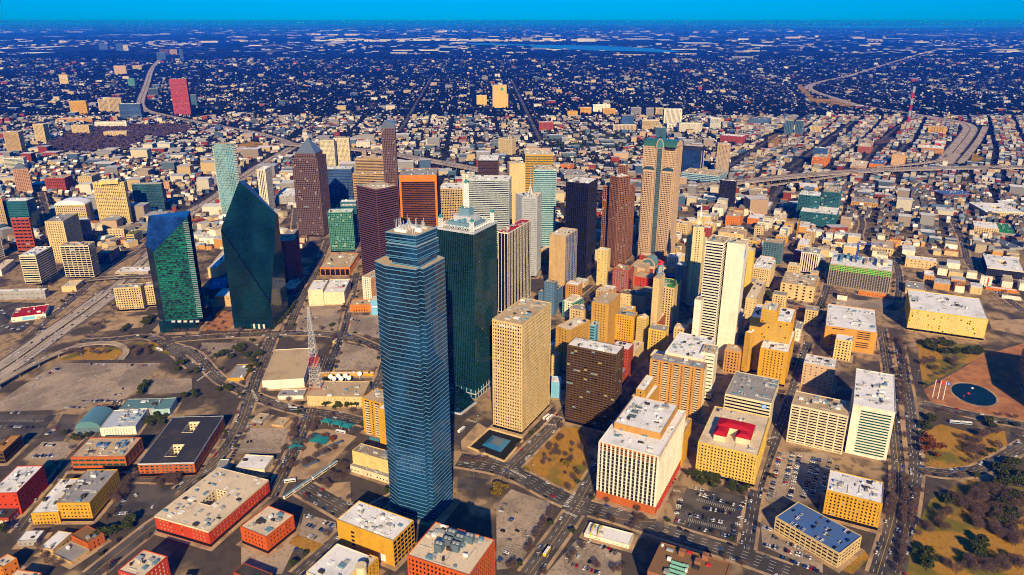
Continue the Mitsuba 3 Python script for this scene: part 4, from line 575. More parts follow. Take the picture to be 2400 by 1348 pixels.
    ('cream_loft_block', 'cream loft block with red brick right half near the twin towers', 'apartment building', ('grid', 'cream', 'gl_dark', 4, 5, 0.5, 0.5), {}, [(1261.8, 3149.8, -30.0, 40.7, 30.0, 27.5, 0)]),
    ('orange_brick_tower', 'orange brick office with a dark blue glass upper part', 'office building', ('grid', 'orange', 'gl_dark', 4, 4.5, 0.5, 0.45), {'near': 1}, [(969.2, 2374.3, -30.0, 44.0, 95.0, 32.1, 0), (995.7, 2435.4, -30.0, 42.1, 22.0, 52.0, 0, {'glassy': 1})]),
    ('brown_brick_block', 'brown brick block with flat roof near the orange brick office', 'office building', ('grid', 'rustred', 'gl_dark', 4, 4, 0.5, 0.5), {}, [(1235.7, 2638.8, -30.0, 41.8, 95.0, 24.0, 0)]),
    ('orange_loft_block', 'orange loft with white window rows by the elevated freeway', 'apartment building', ('grid', 'orangetan', 'gl_white', 4, 4.5, 0.6, 0.5), {}, [(1243.5, 2407.3, -30.0, 39.9, 63.4, 34.3, 0)]),
    ('grain_block', 'sand coloured silo block with vertical ribs', 'silo', ('vert', 'goldstone', 'gl_dark', 6, 10, 0.2, 0.9), {}, [(1745.1, 3123.3, -30.0, 67.9, 30.0, 30.0, 0)]),
    ('wide_loft_block', 'wide tan loft block with rows of windows', 'apartment building', ('grid', 'orangetan', 'gl_dark', 4, 5, 0.6, 0.5), {}, [(1464.4, 2638.9, -30.0, 69.2, 70.1, 19.7, 0)]),
    ('red_sign_store', 'red fronted warehouse store beside the freeway', 'store', ('blank', 'brightred', 'gl_white', 5, 6, 0.3, 0.3), {'roofc': 'roof_white'}, [(1587.2, 2778.5, -30.0, 37.4, 79.9, 12.8, 0)]),
    ('pink_loft_block', 'pink and orange brick loft by the elevated freeway', 'apartment building', ('grid', 'pinktan', 'gl_dark', 4, 4, 0.6, 0.5), {}, [(1084.2, 2347.7, -30.0, 44.8, 95.0, 11.1, 0)]),
    ('blue_flat_block', 'low brick block with a blue roof by the elevated freeway', 'warehouse', ('blank', 'orange', 'gl_dark', 4, 4, 0.3, 0.3), {'roofc': 'roof_blue'}, [(1150.9, 2362.2, -30.0, 41.6, 95.0, 12.6, 0)]),
    ('tall_white_store', 'white narrow church-like block in the far right district', 'office building', ('blank', 'white', 'gl_dark', 4, 4, 0.3, 0.3), {}, [(1528.7, 3645.6, -30.0, 20.1, 20.0, 26.9, 0)]),
    ('green_low_block', 'tan apartment row with green balconies left of the dark roofed terraces', 'apartment building', ('grid', 'orangetan', 'gl_green', 3.5, 5, 0.6, 0.5), {}, [(866.4, 1839.2, -25.1, 62.6, 55.2, 11.7, 0)]),
    ('arena_roof', 'wide dark blue arena roof in the far right district', 'arena', ('blank', 'bluegrey', 'gl_dark', 5, 6, 0.3, 0.3), {'roofc': 'roof_slate'}, [(1095.6, 3467.0, -30.0, 87.8, 80.0, 19.3, 0)]),
    ('gold_glass_slab', 'cream apartment slab with glass side beside the freeway in the middle distance', 'apartment building', ('grid', 'cream', 'gl_teal', 3.6, 4, 0.6, 0.55), {}, [(-48.7, 2611.7, -26.7, 54.5, 30.0, 55.6, 0)]),
    ('orange_warehouse', 'bright orange warehouse with yellow annex behind the black octagon tower', 'warehouse', ('blank', 'orange', 'gl_dark', 4, 4, 0.2, 0.2), {}, [(154.6, 2339.2, -26.7, 34.4, 32.9, 14.5, 0)]),
    ('slanted_roof_school', 'grey block with a red courtyard roof behind the black octagon tower', 'school', ('blank', 'grey', 'gl_dark', 4, 4, 0.3, 0.3), {'roofc': 'roof_grey'}, [(155.2, 2167.6, 5.9, 74.7, 95.0, 12.0, 0)]),
    ('cream_sign_tower', 'cream stone grid tower with lettering under its roof and a sunken courtyard at its foot', 'tower', ('grid', 'sand', 'gl_black', 4.1, 3.0, 0.54, 0.54), {'near': 1, 'many': 1, 'roofc': 'roof_tan'}, [(-22.0, 747.6, -27.6, 37.3, 75.2, 136.1, 0)])]
VOLS = {r[0]: r[5] for r in BLD}
# ------------------------------------------------------------------ ground, water, roads
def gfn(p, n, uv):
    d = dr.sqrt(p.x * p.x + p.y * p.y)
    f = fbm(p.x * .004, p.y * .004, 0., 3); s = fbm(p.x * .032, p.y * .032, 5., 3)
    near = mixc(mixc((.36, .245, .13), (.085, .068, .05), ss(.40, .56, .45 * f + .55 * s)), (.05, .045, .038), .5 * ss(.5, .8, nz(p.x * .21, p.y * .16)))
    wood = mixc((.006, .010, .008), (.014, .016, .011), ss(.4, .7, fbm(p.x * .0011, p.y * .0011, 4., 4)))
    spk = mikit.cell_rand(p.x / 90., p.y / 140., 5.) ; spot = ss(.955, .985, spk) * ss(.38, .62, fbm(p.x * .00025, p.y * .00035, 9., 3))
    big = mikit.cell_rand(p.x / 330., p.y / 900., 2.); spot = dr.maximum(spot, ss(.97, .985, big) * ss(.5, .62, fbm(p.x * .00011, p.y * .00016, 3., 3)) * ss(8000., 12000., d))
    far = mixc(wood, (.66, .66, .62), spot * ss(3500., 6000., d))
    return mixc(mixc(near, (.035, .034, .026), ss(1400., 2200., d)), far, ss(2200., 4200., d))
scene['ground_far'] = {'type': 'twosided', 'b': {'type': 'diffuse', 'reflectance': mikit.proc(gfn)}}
def afn(p, n, uv):
    f = fbm(p.x * .06, p.y * .06, 1., 3); g = nz(p.x * .8, p.y * .8)
    return mixc((.050, .047, .044), (.125, .105, .085), ss(.3, .7, f) * .8 + .2 * g)
scene['asphalt'] = {'type': 'twosided', 'b': {'type': 'diffuse', 'reflectance': mikit.proc(afn)}}
def lfn(p, n, uv):
    f = fbm(p.x * .03, p.y * .03, 2., 3); g = ss(.6, .8, nz(p.x * .5, p.y * .5)); c = ss(.86, .97, mikit.cell_rand(p.x / 9., p.y / 12., 3.)); h = nz(p.x * 2.1, p.y * 2.1)
    return mixc(mixc((.27, .21, .155), (.43, .33, .23), ss(.3, .7, f)), (.12, .095, .075), .38 * g + .3 * c + .12 * h)
scene['lot_concrete'] = {'type': 'twosided', 'b': {'type': 'diffuse', 'reflectance': mikit.proc(lfn)}}
def pfn(p, n, uv): return mixc((.46, .31, .17), (.24, .165, .10), ss(.35, .75, fbm(p.x * .09, p.y * .09, 5., 3)) * .8 + .2 * nz(p.x, p.y))
scene['ground_pave'] = {'type': 'twosided', 'b': {'type': 'diffuse', 'reflectance': mikit.proc(pfn)}}
def grfn(p, n, uv):
    f = fbm(p.x * .035, p.y * .035, 7., 3); h = nz(p.x * .6, p.y * .6)
    return mixc(mixc((.38, .20, .03), (.15, .135, .02), ss(.46, .62, f)), (.20, .09, .025), .5 * ss(.5, .9, h))
scene['lake_water'] = {'type': 'principled', 'base_color': rgb(.008, .09, .30), 'roughness': .35, 'specular': .5}
scene['dry_grass'] = {'type': 'twosided', 'b': {'type': 'diffuse', 'reflectance': mikit.proc(grfn)}}
def brfn(p, n, uv): return mixc((.46, .20, .075), (.28, .12, .055), ss(.3, .7, fbm(p.x * .12, p.y * .12, 1., 3)) * .7 + .3 * nz(p.x * 1.5, p.y * 1.5))
scene['brick_paving'] = {'type': 'twosided', 'b': {'type': 'diffuse', 'reflectance': mikit.proc(brfn)}}
def deckfn(p, n, uv): return mixc((.46, .37, .28), (.25, .205, .16), ss(.3, .75, nz(p.x * .6, p.y * .02) * .6 + .4 * fbm(p.x * .05, p.y * .05, 1., 2)))
scene['deck'] = {'type': 'twosided', 'b': {'type': 'diffuse', 'reflectance': mikit.proc(deckfn)}}
GR = 220000.
m = MB(); a = np.linspace(0, 2 * math.pi, 97)[:-1]
rings = [0, 600, 1500, 4000, 12000, 40000, 100000, GR]
v = [[0, 0, 0]]; f = []
for i, r_ in enumerate(rings[1:]): v += [[r_ * math.cos(t), r_ * math.sin(t), 0] for t in a]
N = 96
for j in range(N): f.append([0, 1 + j, 1 + (j + 1) % N])
for i in range(len(rings) - 2):
    for j in range(N):
        p, q = 1 + i * N + j, 1 + i * N + (j + 1) % N; f += [[p, p + N, q + N], [p, q + N, q]]
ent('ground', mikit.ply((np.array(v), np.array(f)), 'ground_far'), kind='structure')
ZS = [.02]
AREAS = []
def sheet(name, pts, bsdf, z=None, label=None, excl=True, kind='structure', **o):
    if z is None: ZS[0] += .004; z = ZS[0]
    P_ = Polygon(pts).buffer(0); c = np.array(max(getattr(P_, 'geoms', [P_]), key=lambda q: q.area).exterior.coords)[:-1]
    v, f = trimesh.creation.triangulate_polygon(Polygon(c), engine='earcut')
    d = mikit.ply((np.c_[v, np.full(len(v), z)], f), bsdf)
    if excl: AREAS.append(Polygon(pts).buffer(0))
    lab = {'kind': kind, **o}
    if label: lab['label'] = label
    return ent(numbered(name), d, **lab)
ROADS = []
def smooth_line(p, n=3):
    p = np.asarray(p, float)
    for _ in range(n): p = np.vstack([p[:1], np.vstack([[.75 * a + .25 * b, .25 * a + .75 * b] for a, b in zip(p[:-1], p[1:])]), p[-1:]])
    return p
def offset(p, o):
    t = np.gradient(p, axis=0); t /= np.linalg.norm(t, axis=1, keepdims=True); return p + np.c_[-t[:, 1], t[:, 0]] * o
MARK = MB()
def road(name, pts, w, bsdf='asphalt', lanes=4, z=None, marks=True, sm=2, deck=None, label=None, nocar=False):
    p = smooth_line(pts, sm)
    if z is None: ZS[0] += .004; z = ZS[0]
    zz = np.full(len(p), z) if np.ndim(z) == 0 else np.interp(np.linspace(0, 1, len(p)), np.linspace(0, 1, len(z)), z)
    L, R = offset(p, w / 2), offset(p, -w / 2); n = len(p); i = np.arange(n - 1)
    v = np.vstack([np.c_[L, zz], np.c_[R, zz]])
    m = MB(); m.add(v, np.vstack([np.c_[i + n, i + n + 1, i + 1], np.c_[i + n, i + 1, i]]), 'conc')
    if deck:
        vb = v - [0, 0, deck]
        m.add(np.vstack([v, vb]), np.vstack([np.c_[i, i + 1, i + 1 + 2 * n], np.c_[i, i + 1 + 2 * n, i + 2 * n], np.c_[i + n + 1, i + n, i + 3 * n], np.c_[i + n + 1, i + 3 * n, i + 3 * n + 1], np.c_[i + 2 * n, i + 2 * n + 1, i + 3 * n + 1], np.c_[i + 2 * n, i + 3 * n + 1, i + 3 * n]]), 'conc')
    lab = {'kind': 'structure'}
    if label: lab['label'] = label
    key = ent(numbered(name), m.ply(bsdf), **lab)
    if deck:
        b_ = MB()
        for E_ in (L, R):
            for q in range(n - 1): b_.bar([*E_[q], zz[q] + .4], [*E_[q + 1], zz[q + 1] + .4], .5, 'conc')
        ent(part(key, 'barrier'), b_.ply('paint'))
        s_ = np.r_[0, np.cumsum(np.linalg.norm(np.diff(p, axis=0), axis=1))]
        for d_ in np.arange(12, s_[-1], 32):
            x, y, zc = np.interp(d_, s_, p[:, 0]), np.interp(d_, s_, p[:, 1]), np.interp(d_, s_, zz)
            if zc < 3: continue
            j = min(n - 2, int(np.searchsorted(s_, d_))); t = p[j + 1] - p[j]; ang = math.degrees(math.atan2(t[1], t[0]))
            k_ = max(2, int(w / 12))
            for c in range(k_): ent(part(key, 'column'), ibox(at(x, y, 0, ang), -.8, .8, -w / 2 + w * (c + .5) / k_ - .8, -w / 2 + w * (c + .5) / k_ + .8, 0, zc - deck - .8, 'conc'))
            ent(part(key, 'cap_beam'), ibox(at(x, y, 0, ang), -.9, .9, -w / 2 + 1, w / 2 - 1, zc - deck - .9, zc - deck, 'conc'))
    if marks:
        s_ = np.r_[0, np.cumsum(np.linalg.norm(np.diff(p, axis=0), axis=1))]
        for k_ in range(1, lanes):
            o = -w / 2 + w * k_ / lanes
            q = offset(p, o); solid = k_ * 2 == lanes
            st = 1.5 if not solid else 12
            for d_ in np.arange(2, s_[-1] - 4, 12):
                a_ = [np.interp(d_, s_, q[:, c]) for c in (0, 1)]; e_ = [np.interp(min(d_ + (5 if not solid else 12), s_[-1]), s_, q[:, c]) for c in (0, 1)]; zq = np.interp(d_, s_, zz) + .05
                t = np.subtract(e_, a_); L_ = np.linalg.norm(t)
                if L_ < .1 or a_[1] > 1500: continue
                nn = np.array([-t[1], t[0]]) / L_ * .22
                MARK.add([[*(a_ + nn), zq], [*(a_ - nn), zq], [*(e_ - nn), zq], [*(e_ + nn), zq]], [[0, 1, 2], [0, 2, 3]], 'line' if not solid else (.5, .3, .05))
    if w >= 36:
        b_ = MB()
        def strip(o, hw, dz, c):
            q, a_ = offset(p, o + hw), offset(p, o - hw); i_ = np.arange(len(p) - 1); n_ = len(p)
            b_.add(np.vstack([np.c_[q, zz + dz], np.c_[a_, zz + dz]]), np.vstack([np.c_[i_ + n_, i_ + n_ + 1, i_ + 1], np.c_[i_ + n_, i_ + 1, i_]]), c)
        strip(0, 1.9, .05, (.03, .028, .026)); strip(0, .35, 1.0, 'conc')
        for o in (-w / 2 + 2, w / 2 - 2): strip(o, 1.4, .04, (.09, .075, .06))
        for o in (-2.6, 2.6): strip(o, .18, .08, (.55, .38, .08))
        for k_ in range(1, lanes):
            o = -w / 2 + 3.4 + (w - 6.8) * k_ / lanes
            if abs(o) > 3: strip(o, .16, .07, (.40, .36, .30))
        ent(part(key, 'median_and_lines'), b_.ply('plain'))
    ROADS.append((p, w, zz, lanes, nocar))
    return key
# surface lots
LOT = {}
def lot(k, pts, bsdf='lot_concrete', label=None): LOT[k] = pts; sheet('parking_lot', pts, bsdf, label=label)
lot('A', [(-628.3, 918.0), (-484.7, 918.0), (-478.8, 855.4), (-483.9, 817.0), (-547.6, 788.4), (-619.3, 784.2), (-637.0, 795.4), (-634.4, 843.6)], label='wide worn concrete parking lot inside the freeway loop')
lot('B', [(-624.4, 776.4), (-545.8, 776.4), (-541.1, 748.4), (-536.4, 722.1), (-588.2, 722.1)], 'asphalt')
lot('C', [(-526.7, 716.1), (-477.9, 714.6), (-476.2, 680.5), (-526.8, 680.5)])
lot('D', [(-539.9, 778.1), (-518.4, 776.4), (-504.6, 716.7), (-522.0, 717.6)], 'asphalt')
lot('E', [(-317.1, 746.8), (-256.6, 743.6), (-253.1, 693.0), (-285.4, 691.6), (-308.6, 700.0)])
lot('F', [(-353.6, 1138.2), (-283.2, 1139.7), (-267.2, 1031.1), (-329.5, 1031.1)]); lot('G', [(-265.2, 1094.0), (-205.9, 1091.8), (-187.8, 996.8), (-255.0, 1027.9)])
lot('H', [(-252.6, 987.8), (-183.6, 955.9), (-179.3, 902.2), (-248.4, 892.1)]); lot('I', [(-456.0, 985.9), (-398.5, 985.9), (-396.1, 944.3), (-440.6, 937.3)])
lot('J', [(-15.4, 601.4), (-0.9, 627.3), (36.9, 605.3), (36.0, 586.5), (10.8, 526.6), (-3.7, 512.8), (-13.1, 511.5)]); lot('K', [(59.4, 551.5), (96.9, 532.3), (92.5, 500.8), (25.3, 500.8)])
lot('L', [(176.0, 628.7), (238.3, 614.1), (208.1, 548.5), (149.5, 570.2)], 'asphalt'); lot('M', [(292.6, 696.4), (345.6, 693.2), (338.8, 653.7), (301.3, 610.6), (279.8, 605.3), (253.9, 605.3), (249.1, 610.6)], 'lot_concrete')
lot('N', [(234.0, 573.4), (241.2, 560.7), (270.6, 519.7), (265.8, 507.4), (225.2, 542.5)]); lot('O', [(-199.5, 588.1), (-165.9, 575.0), (-161.1, 556.1), (-169.7, 543.3), (-195.7, 556.8)])
lot('P', [(-870.8, 1153.6), (-780.6, 1147.0), (-745.6, 1054.9), (-743.1, 1022.7), (-784.1, 1022.7)], 'asphalt'); lot('Q', [(-56.0, 651.5), (-23.2, 643.9), (-34.1, 624.8), (-55.2, 629.2)], 'asphalt')
lot('R', [(-401.0, 636.3), (-339.0, 643.9), (-333.2, 589.8), (-381.0, 579.9)], 'asphalt'); lot('S', [(476.4, 1160.3), (526.7, 1153.6), (508.6, 1108.6), (471.6, 1114.8)]); lot('T', [(543.8, 1167.1), (641.3, 1153.6), (605.3, 1118.0), (527.6, 1127.5)])
lot('U', [(-245.4, 547.0), (-213.9, 532.3), (-206.9, 548.5), (-194.1, 553.0), (-196.4, 506.1), (-231.2, 506.1)]); lot('V', [(-471.4, 871.6), (-422.8, 871.6), (-406.6, 832.0), (-460.6, 828.2)]); lot('W', [(-479.3, 1111.1), (-456.2, 1111.1), (-423.3, 1028.1), (-472.7, 1028.1)], 'brick_paving')
# parks and plazas
sheet('park', [(10.5, 664.4), (54.6, 746.8), (81.1, 746.8), (84.5, 667.0), (64.8, 629.2), (57.3, 624.8)], 'dry_grass')
sheet('plaza', [(526.5, 839.7), (617.5, 905.6), (668.1, 944.3), (753.9, 985.9), (603.7, 754.8), (587.8, 761.3), (518.4, 804.3)], 'brick_paving', label='orange brick plaza around an oval pond')
sheet('park', [(598.2, 996.1), (683.0, 975.8), (664.7, 941.9), (529.5, 845.5)], 'dry_grass'); sheet('park', [(475.1, 738.9), (501.9, 754.8), (528.8, 732.7), (567.0, 738.9), (551.9, 708.7), (491.5, 669.7), (455.4, 659.2), (440.8, 671.0)], 'dry_grass')
sheet('park', [(413.4, 610.6), (471.0, 643.9), (520.0, 628.7), (438.6, 500.8), (323.8, 500.8), (378.4, 570.2)], 'dry_grass', label='dry grass park with bare trees at the bottom right')
sheet('grass_loop', [(-633.5, 927.1), (-612.3, 968.4), (-569.1, 968.4), (-549.2, 945.7), (-554.2, 927.1)], 'dry_grass'); sheet('grass_verge', [(-563.2, 985.9), (-522.6, 988.4), (-467.3, 932.6), (-537.6, 975.8)], 'dry_grass')
sheet('dirt_lot', [(-643.1, 1066.5), (-635.7, 1087.2), (-583.9, 1093.2), (-569.7, 1043.6), (-626.8, 1027.1)], 'ground_pave'); sheet('dirt_lot', [(752.1, 1070.3), (819.7, 1079.2), (771.7, 1006.5), (734.6, 1036.2)], 'ground_pave')
sheet('dirt_lot', [(1044.1, 3026.7), (1106.2, 3107.2), (1056.1, 2877.2), (982.3, 2741.1), (961.3, 2774.0)], 'dry_grass'); sheet('grass_mound', [(-1049.6, 2813.3), (-1024.8, 2901.1), (-957.7, 2865.4), (-930.7, 2746.5), (-1004.2, 2714.3)], 'dry_grass')
sheet('grass_verge', [(1656.7, 2646.8), (1613.2, 2475.4), (1560.5, 2435.8), (1530.3, 2448.8)], 'dry_grass'); sheet('grass_verge', [(2013.5, 4525.8), (1878.1, 4067.0), (1728.9, 4362.2), (2082.7, 5560.7), (2161.7, 5689.9), (1841.8, 4612.2)], 'dry_grass')
sheet('transit_plaza', [(-256.0, 734.2), (-215.4, 743.9), (-176.4, 727.1), (-203.0, 643.9), (-234.7, 643.9)], 'ground_pave'); sheet('plaza', [(-57.4, 717.6), (-39.9, 758.1), (-21.0, 735.8), (14.9, 729.6), (-7.4, 675.0), (-55.4, 700.0)], 'ground_pave')
sheet('grass_yard', [(-198.2, 556.8), (-170.3, 544.0), (-177.8, 532.3), (-202.1, 545.5)], 'dry_grass'); sheet('plaza', [(-200.6, 634.4), (-165.9, 640.1), (-157.6, 605.3), (-191.8, 621.4)], 'ground_pave')
sheet('grass_yard', [(313.5, 538.1), (315.1, 526.6), (290.7, 506.1), (282.6, 511.5)], 'dry_grass')
PC, pa, pb = np.mean([(558.9, 839.7), (608.2, 813.4), (569.1, 800.7), (594.0, 855.4)], axis=0), 32., 20.
pond = [(PC[0] + 33 * math.cos(t), PC[1] + 29 * math.sin(t)) for t in np.linspace(0, 2 * math.pi, 40)[:-1]]
PX = [(603.0, 806.7), (599.7, 803.0), (596.0, 799.8), (592.1, 797.3), (588.0, 795.5), (583.8, 794.4), (579.6, 794.1), (575.5, 794.6), (571.6, 795.8), (568.0, 797.8), (564.8, 800.4), (562.0, 803.7), (559.7, 807.6), (557.9, 811.9), (556.8, 816.7), (556.4, 821.7), (556.6, 826.9), (557.5, 832.1), (559.0, 837.3), (561.2, 842.2), (564.0, 846.8), (567.3, 850.9), (571.1, 854.4), (575.2, 857.2), (579.5, 859.3), (584.0, 860.5), (588.5, 860.8), (592.8, 860.3), (597.0, 858.9), (600.7, 856.7), (604.1, 853.7), (606.9, 850.1), (609.1, 845.9), (610.6, 841.2), (611.5, 836.2), (611.7, 831.1), (611.2, 825.8), (610.0, 820.6), (608.2, 815.7), (605.8, 811.0)]
sheet('plaza_rim', PX, 'ground_pave', .20, excl=False); sheet('pond_water', [tuple(np.array(PC) + (np.array(q) - np.array(PC)) * .9) for q in PX], 'pond', .26, excl=False, label='dark oval pond in the brick plaza')
# streets (widths in metres)
road('street', [(14.2, 505.0), (59.3, 588.1), (83.2, 645.9), (110.9, 702.0), (141.0, 763.9)], 17, lanes=4)
road('street', [(-56.7, 683.2), (-14.9, 672.4), (7.7, 654.0)], 20, lanes=4); road('street', [(-57.8, 678.2), (-1.0, 660.7), (55.2, 605.3), (98.1, 586.5), (132.5, 567.0), (172.4, 545.5), (198.5, 532.3), (238.5, 507.4)], 21, lanes=5)
road('street', [(-7.8, 651.7), (20.9, 704.2), (50.5, 753.8), (81.6, 817.9), (125.7, 911.9)], 16, lanes=4)
road('street', [(208.6, 535.2), (231.8, 593.2), (252.4, 640.1), (294.9, 717.8), (328.8, 779.5), (373.5, 865.9), (434.7, 985.4)], 12, lanes=3)
road('boulevard', [(310.9, 505.0), (355.7, 570.2), (387.2, 621.4), (406.2, 659.7), (434.6, 724.8), (468.7, 801.1), (515.9, 911.9), (568.7, 1043.0)], 13, lanes=4)
road('boulevard', [(328.7, 505.0), (370.1, 570.2), (406.4, 628.7), (429.9, 669.9), (454.0, 724.8), (489.7, 801.1), (527.7, 891.7), (567.3, 985.4)], 12, lanes=3)
road('park_drive', [(426.8, 663.7), (446.8, 653.7), (482.5, 655.7), (521.8, 678.2), (580.8, 715.5)], 15, lanes=4); road('street', [(506.9, 802.5), (540.5, 781.5), (573.0, 764.6), (604.4, 748.4)], 15, lanes=3)
road('street', [(-334.6, 624.8), (-315.9, 677.8), (-314.3, 738.9), (-329.8, 824.5), (-338.1, 871.6), (-353.6, 975.8), (-364.6, 1061.6), (-381.2, 1295.2)], 15, lanes=4)
road('street', [(-502.9, 980.8), (-449.4, 951.4), (-390.8, 871.6), (-349.5, 839.7), (-299.0, 806.1), (-258.0, 784.9), (-222.7, 781.5), (-166.3, 754.8)], 15, lanes=4)
road('street', [(-210.3, 628.7), (-161.1, 591.5), (-132.9, 570.2)], 22, lanes=6); road('street', [(-239.2, 614.1), (-238.8, 674.0), (-240.9, 734.2), (-245.2, 790.1), (-256.1, 865.9), (-262.1, 940.2)], 14, lanes=4)
road('street', [(-505.4, 996.1), (-447.1, 1009.2), (-360.8, 1019.8), (-279.6, 1022.5), (-220.1, 991.0)], 15, lanes=4); road('street', [(-183.9, 505.0), (-160.9, 548.5), (-155.5, 560.7), (-139.2, 593.2), (-109.1, 621.4)], 12, lanes=3)
road('street', [(-456.6, 560.7), (-467.3, 628.7), (-477.7, 684.5), (-475.5, 739.0), (-489.5, 812.2)], 11, lanes=2); road('street', [(-415.9, 647.8), (-380.8, 645.9), (-334.5, 643.9), (-311.7, 674.0)], 13, lanes=2)
road('rail_street', [(-358.5, 505.0), (-342.0, 553.0), (-331.6, 581.5), (-300.3, 614.1)], 16, lanes=2); road('street', [(-247.1, 877.3), (-254.6, 996.8), (-256.5, 1040.8), (-290.7, 1303.2)], 11, lanes=3); road('street', [(-344.9, 1054.0), (-361.9, 1195.5), (-368.8, 1303.2), (-396.2, 1526.5)], 14, lanes=4)
road('street', [(-260.0, 1021.5), (-224.9, 996.8), (-181.2, 955.9), (-162.1, 939.2)], 13, lanes=3); road('street', [(-175.3, 817.0), (-174.6, 905.6), (-179.9, 975.8), (-179.8, 1044.6)], 12, lanes=3)
road('freeway_ramp', [(-661.4, 832.0), (-651.9, 892.6), (-638.1, 941.9), (-615.0, 973.3), (-574.1, 978.3), (-548.7, 956.2), (-544.8, 928.0)], 9, 'deck', lanes=2, z=(7, 7, 6, 5, 3, 1, .3), deck=.9); road('street', [(-637.1, 991.0), (-586.4, 998.7), (-545.2, 1014.5), (-491.8, 965.9), (-436.7, 905.6)], 13, lanes=3)
road('street', [(-776.7, 1249.2), (-768.7, 1347.7), (-764.1, 1454.3), (-787.0, 1546.6)], 10, lanes=2); road('bridge_street', [(-774.2, 1238.9), (-758.9, 1258.0), (-687.0, 1269.8), (-654.9, 1273.7)], 15, lanes=4, z=5.0, deck=1.2)
road('street', [(-801.0, 1168.2), (-884.0, 1327.6), (-975.1, 1499.3), (-1114.5, 1715.7), (-1300.5, 1997.1)], 13, lanes=3); road('street', [(91.3, 583.1), (113.4, 576.6), (136.0, 575.0)], 9, lanes=2)
road('street', [(647.7, 1815.3), (785.5, 2109.7), (928.8, 2351.9)], 14, lanes=3); road('street', [(519.1, 1588.5), (640.2, 1771.1), (696.0, 1861.6)], 12, lanes=3); road('street', [(875.5, 1877.5), (834.7, 1688.4), (753.4, 1542.5), (745.7, 1477.9), (762.1, 1389.6), (699.4, 1246.5), (651.8, 1160.3)], 11, lanes=3)
road('street', [(1055.4, 1715.2), (970.4, 1520.4), (869.8, 1327.3), (831.7, 1108.6)], 12, lanes=3); road('street', [(801.2, 1565.2), (933.2, 1576.8), (996.9, 1588.5)], 9, lanes=2); road('street', [(775.2, 1399.0), (866.2, 1399.0), (945.8, 1389.6), (927.1, 1254.1)], 11, lanes=3)
road('street', [(461.8, 1174.0), (485.5, 1108.6), (514.1, 1133.9), (638.2, 1389.6)], 12, lanes=3); road('street', [(127.2, 1180.9), (208.5, 1344.6), (287.0, 1588.5)], 10, lanes=2); road('street', [(-447.4, 1277.7), (-470.8, 1520.4), (-542.1, 1800.4)], 12, lanes=3)
# freeways
road('freeway', [(-691.6, 871.6), (-689.6, 928.0), (-693.8, 1030.7), (-693.5, 1109.6), (-698.5, 1210.4)], 46, 'deck', lanes=10, label='wide freeway on the left with two carriageways')
road('freeway', [(-691.3, 1189.0), (-709.9, 1333.6), (-762.0, 1583.7), (-797.8, 1736.8), (-785.6, 1894.7), (-820.6, 2236.5), (-819.7, 2783.1)], 40, 'deck', lanes=8); road('freeway', [(-819.7, 2783.1), (-914.6, 2941.4), (-1082.1, 3142.8), (-1350.1, 3372.2), (-1805.8, 3810.0), (-1967.6, 4001.0), (-2160.2, 4371.7), (-2679.6, 5573.4), (-3603.6, 7642.0), (-4509.6, 9913.3)], 46, 'deck', lanes=8)
road('frontage_road', [(-725.9, 1022.7), (-739.5, 1121.1), (-757.9, 1246.5), (-772.0, 1371.3), (-767.1, 1467.6)], 11, lanes=3); road('freeway_viaduct', [(-885.0, 2813.4), (-722.1, 2714.6), (-586.8, 2667.6), (-464.9, 2622.1), (-337.7, 2494.0), (-143.5, 2318.9), (0.0, 2171.8), (157.1, 2052.4), (328.3, 1986.5), (465.3, 2024.5), (608.9, 2069.6), (753.9, 2140.8), (1055.8, 2256.6), (1346.1, 2304.8), (1737.9, 2326.0)], 48, 'deck', lanes=8, z=9.0, deck=1.8, label='elevated freeway on columns behind the towers')
road('freeway_ramp', [(457.6, 1934.5), (572.0, 1934.5), (725.0, 2052.4), (872.6, 2122.6), (1114.8, 2270.1)], 12, 'deck', lanes=2, z=7, deck=1.2); road('freeway_ramp', [(1150.8, 2318.9), (1294.9, 2362.3), (1448.9, 2453.8), (1540.1, 2578.0)], 14, 'deck', lanes=2, z=9, deck=1.2)
road('freeway', [(1425.9, 2422.6), (1881.3, 3068.8), (2052.2, 3329.4), (2105.4, 3522.6), (2024.7, 3810.0), (1929.0, 4256.0), (1947.4, 4371.7), (1997.5, 4992.7), (2095.0, 5425.3), (2447.4, 5980.4), (2840.1, 6449.6), (4480.1, 8957.8), (6916.0, 12584.6)], 60, 'deck', lanes=10, label='winding busy freeway in the far right districts'); road('freeway', [(1480.9, 2422.6), (1841.3, 2919.3), (2115.0, 3329.4)], 24, 'deck', lanes=5)
road('avenue', [(-481.7, 3194.1), (-687.0, 6604.7)], 16, lanes=4); road('avenue', [(0.0, 5980.4), (112.7, 2919.3)], 16, lanes=4); road('street', [(887.6, 2340.4), (1601.9, 3507.0)], 14, lanes=3); road('street', [(682.8, 2340.4), (1531.5, 3846.8)], 12, lanes=3); road('street', [(1106.1, 2340.4), (1537.0, 3056.8), (1902.5, 3586.4)], 12, lanes=3)
road('street', [(1226.3, 2377.1), (1493.9, 2813.4)], 12, lanes=3)
ent('lane_markings', MARK.ply('plain'), kind='stuff', label='painted lane lines on the near streets')
def near_other(x, y, j):
    bad = np.zeros(len(x), bool)
    for q, (p, w, zz, lanes, nocar) in enumerate(ROADS):
        if q == j: continue
        lo, hi = p.min(0) - w, p.max(0) + w
        if (x.max() < lo[0]) or (x.min() > hi[0]) or (y.max() < lo[1]) or (y.min() > hi[1]): continue
        for a, b in zip(p[:-1], p[1:]):
            ab = b - a; t = np.clip(((x - a[0]) * ab[0] + (y - a[1]) * ab[1]) / (ab @ ab + 1e-9), 0, 1); bad |= np.hypot(x - a[0] - t * ab[0], y - a[1] - t * ab[1]) < w / 2 + 1.2
    return bad
